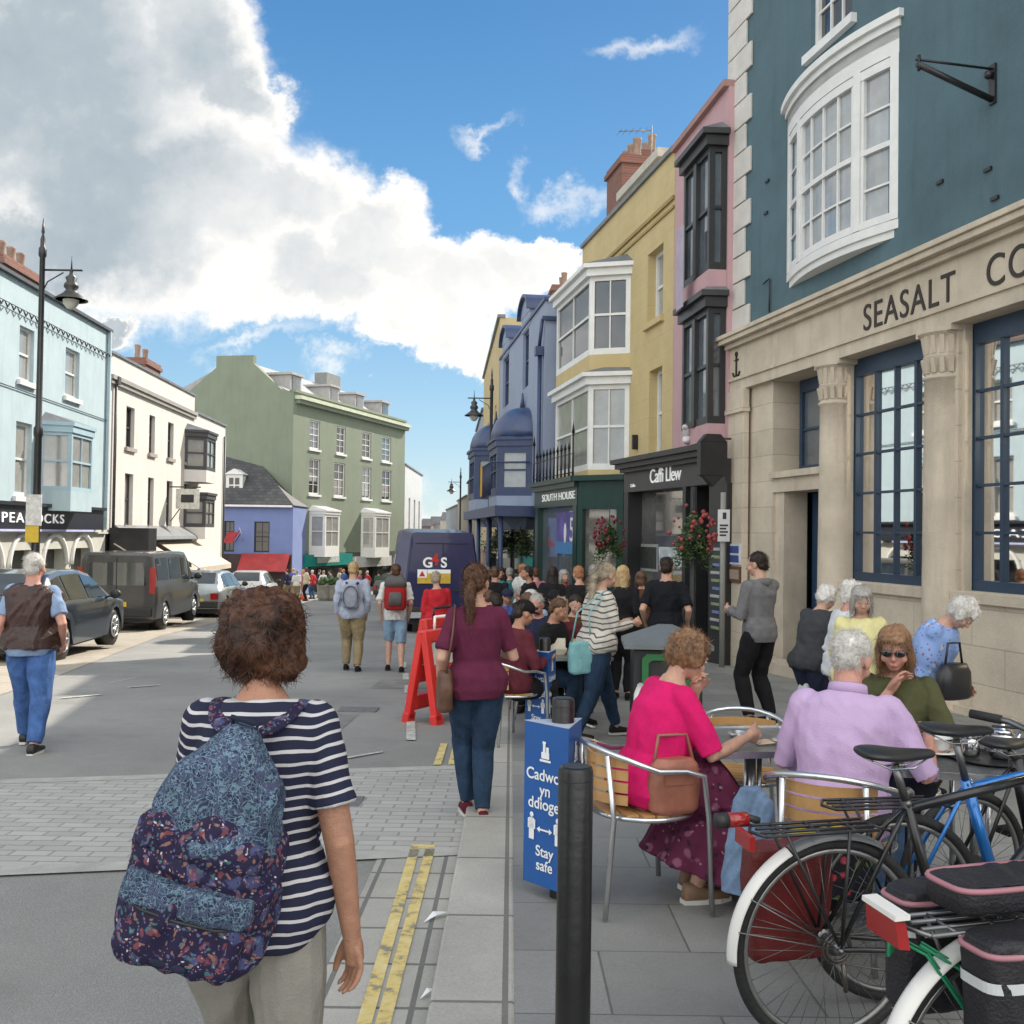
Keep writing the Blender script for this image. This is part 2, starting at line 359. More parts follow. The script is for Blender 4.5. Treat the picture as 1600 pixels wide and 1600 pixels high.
def ground():
    mb = MB(); ys = [-40, -5, 5, 20, 40, 72, 110, 400, 1500]
    xs = [-1500, -60, -20, 0, 20, 60, 1500]
    for i in range(len(xs) - 1):
        for j in range(len(ys) - 1):
            a, b, c, d = xs[i], xs[i + 1], ys[j], ys[j + 1]
            mb.quad((a, c, gz(c)), (b, c, gz(c)), (b, d, gz(d)), (a, d, gz(d)))
    mb.build('road', ASPH, kind='structure')
    def sheet(name, pts, h, m, thick=0):
        mb = MB()
        P = []
        for p in pts: P.append(Vector((p[0], p[1], gz(p[1]) + h)))
        if thick:
            mb.add([tuple(p) for p in P] + [(p.x, p.y, p.z - thick) for p in P], [tuple(range(len(P)))] + [(i, (i + 1) % len(P), (i + 1) % len(P) + len(P), i + len(P)) for i in range(len(P))])
        else: mb.quad(*P)
        return mb.build(name, m, kind='structure')
    KX = -.27
    slab = brickmat('paving_slabs', (.20, .20, .19), (.26, .258, .245), (.12, .12, .11), .75, .6, .005, .6, .5, .28)
    sheet('pavement', [(.0, -6), (14, -6), (9, 8), (4.6, 18), (4.6, 72), (.0, 72)], .07, slab, .2)
    kerb = brickmat('granite_kerb', (.33, .32, .29), (.40, .385, .35), (.17, .16, .145), 3.0, .92, .012, .8, 0, .3)
    for a, b, nm in ((-6, 72, 'kerb'),):
        mb = MB(); mb.hexa([(KX, a, gz(a) - .1), (.035, a, gz(a) - .1), (KX, b, gz(b) - .1), (.035, b, gz(b) - .1), (KX, a, gz(a) + .075), (.035, a, gz(a) + .075), (KX, b, gz(b) + .075), (.035, b, gz(b) + .075)])
        mb.build(nm, kerb, kind='structure', bevel=.012)
    # channel blocks beside the kerb
    ch = brickmat('channel_setts', (.33, .32, .29), (.39, .375, .34), (.15, .15, .14), .34, .42, .012, .85, 0, .25)
    sheet('gutter', [(-.72, -6), (-.275, -6), (-.275, 6.0), (-.72, 6.0)], .006, ch)
    # crossing band of clay pavers
    br = brickmat('grey_pavers', (.34, .335, .315), (.42, .41, .385), (.25, .245, .23), .22, .105, .008, .8, .5, .16)
    edge = mat('pale_sett', (.38, .38, .35), .8, .15, 6, .3, 60)
    tl, tr, bl, br_ = G(-60, 1229), G(740, 1203), G(-60, 1360), G(731, 1326)
    mb = MB(); z = .01
    def q(a, b, c, d, zz): return [(p.x, p.y, gz(p.y) + zz) for p in (a, b, c, d)]
    sheetpts = q(bl, br_, tr, tl, .010)
    mb.quad(*sheetpts); o = mb.build('brick_crossing', br, kind='structure')
    for a, b, s in ((tl, tr, 1), (bl, br_, -1)):
        mb = MB(); w = Vector((0, .17 * s, 0)); mb.quad(*q(a, b, b + w, a + w, .012)); mb.build('crossing_edge', edge, kind='structure')
    # sunny parking strip and pavement on the far side
    pv = brickmat('buff_pavers', (.34, .30, .245), (.40, .36, .30), (.25, .22, .18), .22, .11, .006, .85, .5, .2)
    sheet('parking_strip', [(-9.6, 6), (-5.6, 7.5), (-6.6, 15), (-8.2, 24), (-9.6, 40), (-11.2, 40)], .006, pv)
    sheet('far_pavement', [(-40, -6), (-9.9, -6), (-9.9, 12), (-11.3, 34), (-12.0, 49), (-40, 49)], .11, mat('far_slabs', (.36, .34, .3), .8, .15, 1.5), .2)
    # markings
    Y = bpy.data.materials.new('worn_yellow_paint'); Y.use_nodes = True; nt = Y.node_tree; p = nt.nodes['Principled BSDF']; p.inputs['Roughness'].default_value = .7
    tc = nt.nodes.new('ShaderNodeTexCoord'); t = nt.nodes.new('ShaderNodeTexNoise'); t.inputs['Scale'].default_value = 9; t.inputs['Detail'].default_value = 8; t.inputs['Roughness'].default_value = .75
    nt.links.new(tc.outputs['Object'], t.inputs[0]); r = nt.nodes.new('ShaderNodeValToRGB'); nt.links.new(t.outputs[0], r.inputs[0]); nt.links.new(r.outputs[0], p.inputs['Base Color'])
    e = r.color_ramp.elements; e[0].position = .40; e[0].color = (.22, .21, .17, 1); e[1].position = .48; e[1].color = (.60, .46, .15, 1); x = e.new(.7); x.color = (.66, .58, .34, 1)
    def line(name, x0, y0, x1, y1, w, m):
        mb = MB(); mb.quad(*[(x, y, gz(y) + .012) for x, y in ((x0 - w, y0), (x0 + w, y0), (x1 + w, y1), (x1 - w, y1))]); mb.build(name, m, kind='structure')
    for a, b in (((648, 1330), (590, 1530)), ((672, 1330), (612, 1553))):
        g0, g1 = G(*a), G(*b); d = (g1 - g0); g2 = g0 + d * 1.6
        line('yellow_line', g0.x, g0.y, g2.x, g2.y, .027, Y)
    g0, g1 = G(647, 1326), G(674, 1326); line('yellow_line', (g0.x + g1.x) / 2, g0.y - .05, (g0.x + g1.x) / 2, g0.y + .05, abs(g1.x - g0.x) / 2 + .02, Y)
    for a, b in (((694, 1163), (683, 1197)), ((714, 1163), (706, 1197))):
        g0, g1 = G(*a), G(*b); line('yellow_line', g0.x, g0.y, g1.x, g1.y, .032, Y)
    Wp = mat('worn_white_paint', (.46, .46, .43), .7, .4, 14)
    for y0, y1, x in ((1014, 1022, 628), (1035, 1044, 631), (1053, 1063, 634), (1072, 1084, 637), (1096, 1108, 639), (1128, 1158, 642)):
        g0, g1 = G(x, y0), G(x, y1); line('white_dash', g0.x, g0.y, g1.x, g1.y, .045, Wp)
    for a, b in (((540, 1186), (598, 1176)),):
        g0, g1 = G(*a), G(*b); mb = MB(); mb.quad(*[(p.x, p.y + s, gz(p.y + s) + .012) for p, s in ((g0, -.05), (g1, -.04), (g1, .03), (g0, .04))]); mb.build('white_dash', Wp, kind='structure')
    for a, b in (((95, 1092), (160, 1086)), ((170, 1068), (222, 1058)), ((60, 1104), (90, 1096)), ((200, 1075), (250, 1071))):
        g0, g1 = G(*a), G(*b); mb = MB(); mb.quad(*[(p.x, p.y + s, gz(p.y + s) + .012) for p, s in ((g0, -.06), (g1, -.05), (g1, .04), (g0, .05))]); mb.build('white_dash', Wp, kind='structure')
    cov = mat('iron_cover', (.14, .145, .145), .6, .2, 20, .4, 80)
    pt = mat('asphalt_patch', (.205, .204, .196), .9, .25, 2.5, .5, 150)
    for x0, x1, y0, y1 in ((-2.6, -1.7, 8.7, 11.5), (-4.9, -3.9, 3.4, 4.9), (-1.9, -.9, 14, 15.2), (-6.2, -5.2, 9.6, 10.4)):
        MB().quad((x0, y0, gz(y0) + .004), (x1, y0 + .08, gz(y0 + .08) + .004), (x1 + .03, y1, gz(y1) + .004), (x0, y1 - .05, gz(y1 - .05) + .004)).build('asphalt_patch', pt, kind='structure')
    for px, py, s in ((520, 1255, .2), (560, 1110, .22), (330, 1120, .25)):
        g = G(px, py); MB().box(g.x - s, g.x + s, g.y - s * .7, g.y + s * .7, g.z + .004, g.z + .016).build('drain_cover', cov, kind='structure')
    # litter
    wh = mat('white_paper', (.75, .75, .75), .6, .1, 10)
    for px, py, s in ((684, 1438, .06), (672, 1560, .035)):
        g = G(px, py); mb = MB(); mb.add([(g.x - s, g.y - s * 1.2, g.z + .016), (g.x, g.y - s * .2, g.z + .03), (g.x + s, g.y + s, g.z + .018), (g.x - s * .4, g.y + s * .3, g.z + .035)], [(0, 1, 3), (1, 2, 3)])
        mb.build('litter', wh, label='crumpled white scrap of litter in the gutter' if s > .05 else 'small torn white scrap nearest the camera in the gutter', cat='litter')
ground()

# ------------------------------------------------------------------ materials for buildings
WHITE = mat('white_paint', (.72, .72, .70), .45, .06, 4)
PANE_D = mat('pane_dark', (.03, .033, .036), .04, .4, 1.2, ior=2.0)
PANE_S = mat('pane_sky', (.10, .12, .14), .03, .4, .9, ior=2.3)
PANE_C = mat('pane_curtain', (.30, .30, .28), .05, .14, 2.2, ior=2.1)
BLACKP = mat('black_paint', (.018, .018, .02), .35, .3, 4)
SLATE = brickmat('slates', (.045, .045, .05), (.075, .075, .078), (.02, .02, .02), .35, .2, .012, .6, .5, .25, axes=(0, 2, 1))
BRICK = brickmat('red_brick', (.18, .065, .05), (.24, .09, .065), (.19, .16, .13), .22, .075, .01, .85, .5, .2, axes=(0, 2, 1))
POT = mat('clay_pot', (.28, .19, .14), .8, .2, 8)
LEAD = mat('lead', (.16, .17, .18), .5, .2, 3)
def chimney(rt, x0, x1, y0, y1, z0, z1, pots=2, m=None):
    mb = MB(); mb.box(x0, x1, y0, y1, z0, z1 - .25); mb.box(x0 - .07, x1 + .07, y0 - .07, y1 + .07, z1 - .249, z1 - .12); mb.box(x0 - .02, x1 + .02, y0 - .02, y1 + .02, z1 - .119, z1)
    c = mb.build('chimney', m or BRICK, rt)
    for i in range(pots):
        x = x0 + (x1 - x0) * (i + .5) / pots; mb = MB(); mb.lathe([(.13, z1), (.12, z1 + .05), (.1, z1 + .3), (.12, z1 + .5), (.13, z1 + .55), (.09, z1 + .55)], 12, (x, (y0 + y1) / 2, 0)); mb.build('pot', POT, c)
def canted(rt, f, x0, x1, dep, z0, z1, mf, mp, cant=.45, mroof=None, mbase=None, base=.25, cols=(1, 1, 1), name='bay_window', sideflat=False, bar=.03, corn=.1, fw=.09):
    """a bay window standing dep out of the wall between x0 and x1: cornice, base, three glazed faces"""
    c = cant * dep if not sideflat else .001
    poly = [(x0, 0), (x0 + c, dep), (x1 - c, dep), (x1, 0)]
    mb = MB(); mb.prism([(x0, -.02)] + poly + [(x1, -.02)], z0 - base, z0)
    b = mb.build(name, mbase or mf, rt)
    mb = MB(); e = corn
    mb.prism([(x0 - e, .0), (x0 + c - e * .7, dep + e), (x1 - c + e * .7, dep + e), (x1 + e, .0)], z1 - .1, z1)
    mb.prism([(x0 - e * .5, .0), (x0 + c - e * .4, dep + e * .5), (x1 - c + e * .4, dep + e * .5), (x1 + e * .5, .0)], z1 - .28, z1 - .101)
    mb.build('cornice', mf, b)
    if mroof:
        mb = MB(); k = .35; hz = .28
        v = [(x0 - e, 0, z1), (x0 + c - e * .7, dep + e, z1), (x1 - c + e * .7, dep + e, z1), (x1 + e, 0, z1), (x0 + .3, 0, z1 + hz), (x1 - .3, 0, z1 + hz)]
        mb.add(v, [(0, 1, 4), (1, 2, 5, 4), (2, 3, 5), (0, 4, 5, 3), (0, 3, 2, 1)]); mb.build('roof', mroof, b)
    zt = z1 - .281
    for i in range(3):
        (ax, ay), (bx, by) = poly[i], poly[i + 1]; L = math.hypot(bx - ax, by - ay)
        if L < .1: continue
        T = Matrix.Translation((ax, ay, 0)) @ Matrix.Rotation(math.atan2(by - ay, bx - ax), 4, 'Z')
        # local x along, local +y outwards would be left of travel; faces run clockwise so flip
        sash(b, (0, L, z0, zt), mf, mp if not isinstance(mp, (list, tuple)) else mp[i], cols[i], 2, fw, bar, -.03, T=T)
    return b

# ------------------------------------------------------------------ left side of the street
FL = F((-13.1 - .052 * (49.6 - 33), 49.6), (-13.1 + .052 * (33 - 14), 14.0))
def light_blue():
    f = FL; x0 = f.px(167, 700)[0]; x1 = f.L
    rt = f.root('townhouse', 'light blue rendered terrace house with dark shopfront fascia, behind the lamp post'); g = -1.6
    top = f.px(100, 479)[1]
    lb = mat('light_blue_render', (.40, .51, .55), .75, .07, 1.2, .25, 30, stain=.32)
    W = [f.rect(30, 53, 512, 597), f.rect(102, 124, 542, 622)]
    W2 = [f.rect(24, 49, 660, 776)]
    W[1] = (W[1][0], W[1][1], W[0][2], W[0][3])
    extra = [(W[0][0] + 3.6 * k, W[0][1] + 3.6 * k, W[0][2], W[0][3]) for k in (1, 2)] + [(W2[0][0] + 3.6 * k, W2[0][1] + 3.6 * k, W2[0][2], W2[0][3]) for k in (1, 2)]
    zf = f.px(70, 793)[1]; zb = f.px(70, 827)[1]
    mb = MB(); skin(mb, x0, x1, zf, top, W + W2 + extra); shell(mb, x0, x1, g - .4, top, 9); mb.build('wall', lb, rt)
    mb = MB(); mb.box(x0 - .02, x1, -.3, .12, top + .001, top + .09); mb.build('coping', mat('dark_coping', (.06, .07, .08), .6), rt)
    for r in W: sash(rt, r, WHITE, PANE_C, 1, 2, sill=.1, ms=WHITE, rows=1) if False else sash(rt, r, WHITE, PANE_C, 1, 2, .07, sill=.1)
    for r in W2 + extra: sash(rt, r, WHITE, PANE_C, 1, 2, .09, sill=.12)
    a, b = f.px(147, 720, .7)[0], f.px(88, 720, .35)[0]
    z0, z1 = f.px(118, 768, .7)[1], f.px(118, 662, .7)[1]
    canted(rt, f, a, b + .25, .75, z0, z1, mat('bay_blue_grey', (.34, .48, .55), .6, .08, 2), [PANE_C, PANE_C, PANE_C], .35, mroof=LEAD, mbase=lb, base=.55, cols=(1, 2, 1), corn=.08)
    # festoon cable with little lamps
    zc = f.px(100, 520)[1]; mb = MB(); mb.tube([(x0, .1, zc), (x1, .1, zc + .02)], .012, 5)
    x = x0
    while x < x1 - 1: mb.tube([(x, .1, zc), (x + .13, .1, zc - .12), (x + .26, .1, zc)], .022, 5); x += .36
    mb.build('festoon_lights', BLACKP, rt)
    mb = MB(); z2 = f.px(100, 628)[1]; mb.tube([(x0, .04, z2 - .15), (x1, .04, z2 + .05)], .015, 5); mb.build('cable', BLACKP, rt)
    # shopfront
    xf = f.px(150, 805)[0]; nav = mat('navy_fascia', (.015, .018, .03), .4)
    mb = MB(); mb.box(xf, x1, .001, .22, zb, zf); mb.box(xf - .05, x1, .001, .32, zf + .001, zf + .09); fa = mb.build('fascia', nav, rt)
    mb = MB(); mb.box(xf + .8, x1, .001, .235, zb - .06, zb - .002); mb.build('light_strip', mat('pale_strip', (.5, .52, .8), .5), fa)
    xe = f.px(87, 808)[0]; xE = f.px(1, 808)[0]
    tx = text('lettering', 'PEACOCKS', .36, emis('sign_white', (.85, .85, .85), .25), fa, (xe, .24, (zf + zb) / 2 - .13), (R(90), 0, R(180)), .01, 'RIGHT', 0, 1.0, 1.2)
    bpy.context.view_layer.update(); w = max(v.co.x for v in tx.data.vertices) - min(v.co.x for v in tx.data.vertices)
    tx.scale = ((xE - xe) * 1.13 / w,) * 1 + (1, 1)
    stone = mat('shop_stone', (.50, .50, .45), .8, .1, 2); mb = MB(); holes = []
    u = xf + .3
    while u < x1: holes.append((u, u + 1.7, -1.55, zb - .55)); u += 2.1
    skin(mb, x0, x1, g - .4, zb - .001, holes, .35)
    mb.box(x0, x1, .0, .1, zb - .12, zb - .07); mb.build('shopfront', stone, rt)
    for a_, b_, c_, d_ in holes:
        mb = MB(); mb.box(a_ - .01, b_ + .01, -.36, -.33, c_, d_ + .6); mb.build('pane', PANE_D, rt)
        mb = MB(); n = 12; rr = (b_ - a_) / 2; cx = (a_ + b_) / 2
        mb.torus((cx, .02, d_ - rr * .55), rr + .02, .07, 16, 6, None, 0, 180); mb.build('arch', WHITE, rt)
    # quoin end strip and drain
    mb = MB(); mb.box(x0 + .1, x0 + .2, .02, .12, zb, top); mb.build('drainpipe', lb, rt)
    c0 = f.px(38, 410)[0]; chimney(rt, f.px(48, 410, -.6)[0], f.px(48, 410, -.6)[0] + 2.4, -1.2, -.3, top - .2, f.px(25, 392, -.6)[1] - .45, 4)
light_blue()

def white_house():
    f = FL; xn = f.px(167, 700)[0] - .03; xf = f.px(302, 740)[0]; g = -2.2
    rt = f.root('townhouse', 'cream white three storey terrace house with striped awnings over its shop')
    cr = mat('cream_render', (.64, .61, .57), .75, .06, 1, .2, 30, stain=.28)
    top = f.px(240, 586)[1]
    U = [f.rect(197, 210, 636, 700), f.rect(233, 242, 650, 712), f.rect(262, 271, 664, 719), f.rect(289, 297, 675, 730)]
    zu0, zu1 = U[0][2], U[0][3]; Lw = f.px(201, 821)[1], f.px(201, 740)[1]
    H = [(r[0], r[1], zu0, zu1) for r in U] + [(r[0], r[1], Lw[0], Lw[1]) for r in U]
    zs = f.px(250, 834)[1]
    mb = MB(); skin(mb, xf, xn, zs, top, H, .22); shell(mb, xf, xn, g - .5, top, 9); mb.build('wall', cr, rt)
    dk = mat('dark_frame', (.07, .065, .065), .5)
    for i, r in enumerate(H): sash(rt, r, dk, PANE_D if i % 2 else PANE_C if i == 4 else PANE_D, 1, 2, .05, .02, -.16, sill=.1, ms=mat('grey_sill', (.33, .3, .28), .8))
    zc = f.px(240, 621)[1]; mb = MB(); mb.box(xf, xn, .0, .16, zc - .02, zc + .12); mb.box(xf, xn, .0, .1, zc - .16, zc - .021); mb.build('cornice', mat('grey_cornice', (.3, .29, .27), .8, .1, 2), rt)
    mb = MB(); mb.box(xf, xn, -.25, .06, top + .001, top + .08); mb.build('coping', LEAD, rt)
    mb = MB(); mb.tube([(xn - .5, .08, zs), (xn - .5, .08, zc + .1)], .05, 8); mb.box(xn - .62, xn - .38, .02, .2, zc - .15, zc + .1); mb.build('drainpipe', dk, rt)
    # shop: lead canopy, dark fascia, striped awnings
    mb = MB(); mb.hexa([(xf, 0, zs), (xn - .9, 0, zs), (xf, .55, zs - .2), (xn - .9, .55, zs - .2), (xf, 0, zs + .3), (xn - .9, 0, zs + .3), (xf, .5, zs - .08), (xn - .9, .5, zs - .08)]); mb.build('canopy', LEAD, rt)
    mb = MB(); skin(mb, xf, xn, g - .5, zs - .001, [(xf + .6 + k * 2.3, xf + 2.5 + k * 2.3, -1.9, zs - .75) for k in range(4)], .3)
    mb.build('shopfront', BLACKP, rt)
    mb = MB(); mb.box(xf + .3, xn - .3, -.31, -.28, -2, zs - .6); mb.build('pane', PANE_D, rt)
    st = bpy.data.materials.new('awning_stripes'); st.use_nodes = True; MATS['awn'] = st; nt = st.node_tree; tc = nt.nodes.new('ShaderNodeTexCoord'); w = nt.nodes.new('ShaderNodeTexWave'); w.inputs['Scale'].default_value = 1.6
    nt.links.new(tc.outputs['Object'], w.inputs[0]); r = nt.nodes.new('ShaderNodeValToRGB'); nt.links.new(w.outputs[0], r.inputs[0]); nt.links.new(r.outputs[0], nt.nodes['Principled BSDF'].inputs[0])
    r.color_ramp.elements[0].color = (.42, .33, .26, 1); r.color_ramp.elements[0].position = .45; r.color_ramp.elements[1].color = (.66, .6, .5, 1); r.color_ramp.elements[1].position = .55
    za = zs - .3
    for a, b in ((196, 250), (262, 318)):
        u0, u1 = f.px(b, 860, .6)[0], f.px(a, 860, .6)[0]
        mb = MB(); mb.hexa([(u0, .22, za - .03), (u1, .22, za - .03), (u0, 1.75, za - .95), (u1, 1.75, za - .95), (u0, .22, za), (u1, .22, za), (u0, 1.75, za - .92), (u1, 1.75, za - .92)])
        mb.box(u0, u1, 1.74, 1.77, za - 1.12, za - .93); mb.build('awning', st, rt)
    u = f.px(265, 776)[0]; z0, z1 = f.px(265, 793, .6)[1], f.px(265, 760, .6)[1]
    mb = MB(); mb.box(u - .03, u + .03, .25, 1.15, z0, z1); s = mb.build('sign_board', mat('pale_sign', (.55, .55, .5), .6, .2, 9), rt)
    mb = MB(); mb.box(u - .02, u + .02, 0, 1.2, z1 + .05, z1 + .1); mb.tube([(u, .05, z0 - .5), (u, 1.0, z1 + .05)], .02, 6); mb.box(u - .035, u + .035, .45, .95, z0 + .25, z1 - .22); mb.build('bracket', BLACKP, s)
    u = xn - .25; mb = MB(); mb.box(u - .9, u, .05, 1.3, zs - 1.1, zs + .2); mb.build('black_sign_box', BLACKP, rt)
    a = f.px(212, 570)[0]; b = f.px(243, 565, -.6)[0]
    chimney(rt, b, b + 1.9, -1.3, -.4, top - .3, f.px(225, 547, -.6)[1] - .35, 2)
white_house()

def white_end():
    f = FL; xn = f.px(302, 740)[0] - .02; xf = 0; g = -2.4
    rt = f.root('townhouse', 'narrow cream end house with two dark canted bays, left of the side street')
    cr = mat('cream_end_render', (.64, .62, .59), .75, .06, 1, .2, 30)
    top = f.px(326, 655)[1]
    mb = MB(); skin(mb, xf, xn, g - .5, top, [(1.2, 2.4, -2.3, -.3), (3.2, 4.8, -2.3, -.3)], .25); shell(mb, xf, xn, g - .5, top, 9); mb.build('wall', cr, rt)
    mb = MB(); mb.box(xf - .05, xn, -.2, .08, top + .001, top + .1); mb.build('coping', LEAD, rt)
    mb = MB(); mb.box(1.2, 4.8, -.25, -.22, -2.3, -.3); mb.build('pane', PANE_D, rt)
    dk = mat('bay_dark', (.06, .058, .062), .5)
    a, b = f.px(337, 700, .7)[0], f.px(308, 700, .5)[0]
    for zt, zb, m_ in ((676, 737, LEAD), (771, 824, None)):
        canted(rt, f, a, b, .8, f.px(325, zb, .6)[1], f.px(325, zt, .6)[1], dk, PANE_C, .5, mroof=m_, mbase=cr, base=.5, cols=(1, 2, 1), fw=.12)
    mb = MB(); mb.tube([(.35, .07, g), (.35, .07, top - .5)], .05, 8); mb.build('drainpipe', dk, rt)
white_end()

def low_blue():
    Y0 = 61.5; pr, pl = PZ(458, 800, Y0), PZ(340, 800, Y0); f = F((pr.x, Y0), (pl.x - 3, Y0))
    rt = f.root('low_house', 'low periwinkle blue house with a dark slate roof beside the green gable'); g = -2.8
    blu = mat('periwinkle_render', (.16, .21, .42), .75, .08, 1, .2, 30)
    ze = f.px(400, 789)[1]; zr = PZ(390, 706, Y0 + 4).z; L = f.L
    D = [f.rect(397, 421, 815, 863), f.rect(350, 366, 814, 862)]
    mb = MB(); skin(mb, 0, L, g, ze, D, .2); shell(mb, 0, L, g, ze, 8); mb.build('wall', blu, rt)
    for r in D: sash(rt, r, BLACKP, PANE_D, 2, 3, .07)
    u = f.px(393, 706, -4)[0]
    mb = MB(); v = [(-.1, .3, ze), (L, .3, ze), (L, -4, zr), (u, -4, zr), (L, -8.2, ze), (-.1, -8.2, ze)]
    mb.add(v, [(0, 1, 2, 3), (3, 2, 4, 5), (0, 3, 5), (1, 4, 2), (0, 5, 4, 1)]); mb.build('roof', SLATE, rt)
    mb = MB(); mb.box(0, L, .02, .34, ze - .12, ze - .002); mb.build('gutter', WHITE, rt)
    a, b, z0, z1 = f.rect(353, 379, 741, 772, d=-1.0)
    mb = MB(); mb.box(a, b, -2.5, -1.0, z0 - .3, z1); mb.add([(a - .1, -.9, z1), (b + .1, -.9, z1), ((a + b) / 2, -.9, z1 + .35), (a - .1, -2.8, z1), (b + .1, -2.8, z1), ((a + b) / 2, -2.8, z1 + .35)], [(0, 1, 2), (3, 5, 4), (0, 2, 5, 3), (1, 4, 5, 2), (0, 3, 4, 1)])
    dm = mb.build('dormer', WHITE, rt)
    for k in range(2):
        for j in range(2):
            w = (b - a - .5) / 2; x = a + .2 + k * (w + .1); zz = z0 + .1 + j * .5; MB().box(x, x + w, -.999, -.97, zz, zz + .4).build('pane', PANE_D, dm)
    red = mat('red_shop', (.33, .03, .03), .5, .2, 2)
    zf = f.px(400, 866)[1]; mb = MB(); mb.box(0, L, .001, .35, g, zf); mb.build('shopfront', mat('dark_shop', (.04, .02, .02), .5, .5, 1), rt)
    for a_, b_, c_, e_ in ((372, 448, 866, 893), (350, 366, 832, 848)):
        q = f.rect(a_, b_, c_, e_, d=1.2); mb = MB(); mb.hexa([(q[0], .36, q[3] - .02), (q[1], .36, q[3] - .02), (q[0], 1.5, q[2]), (q[1], 1.5, q[2]), (q[0], .36, q[3] + .02), (q[1], .36, q[3] + .02), (q[0], 1.5, q[2] + .05), (q[1], 1.5, q[2] + .05)]); mb.build('awning', red, rt)
    p = f.px(381, 838)
    fl = root('flag', 'small red white and blue flag on a pole angled off the periwinkle house', 'flag', f.a + f.u * p[0] + f.n * .4 + Vector((0, 0, p[1])), f.rz)
    MB().tube([(0, -.4, -.3), (0, .6, .5)], .02, 6).build('pole', WHITE, fl)
    for i, c in enumerate(((.5, .03, .04), (.6, .6, .6), (.03, .05, .35))):
        mb = MB(); mb.add([(0.02 + .1 * j, .55 - .1 * i + .03 * math.sin(j), .38 - .9 * 0 - .35 * j * .5 - .08 * i) for j in range(4)] + [(0.02 + .1 * j, .45 - .1 * i + .03 * math.sin(j), .30 - .35 * j * .5 - .08 * i) for j in range(4)], [(j, j + 1, j + 5, j + 4) for j in range(3)]); mb.build('cloth', mat('flag%d' % i, c, .8), fl)
low_blue()

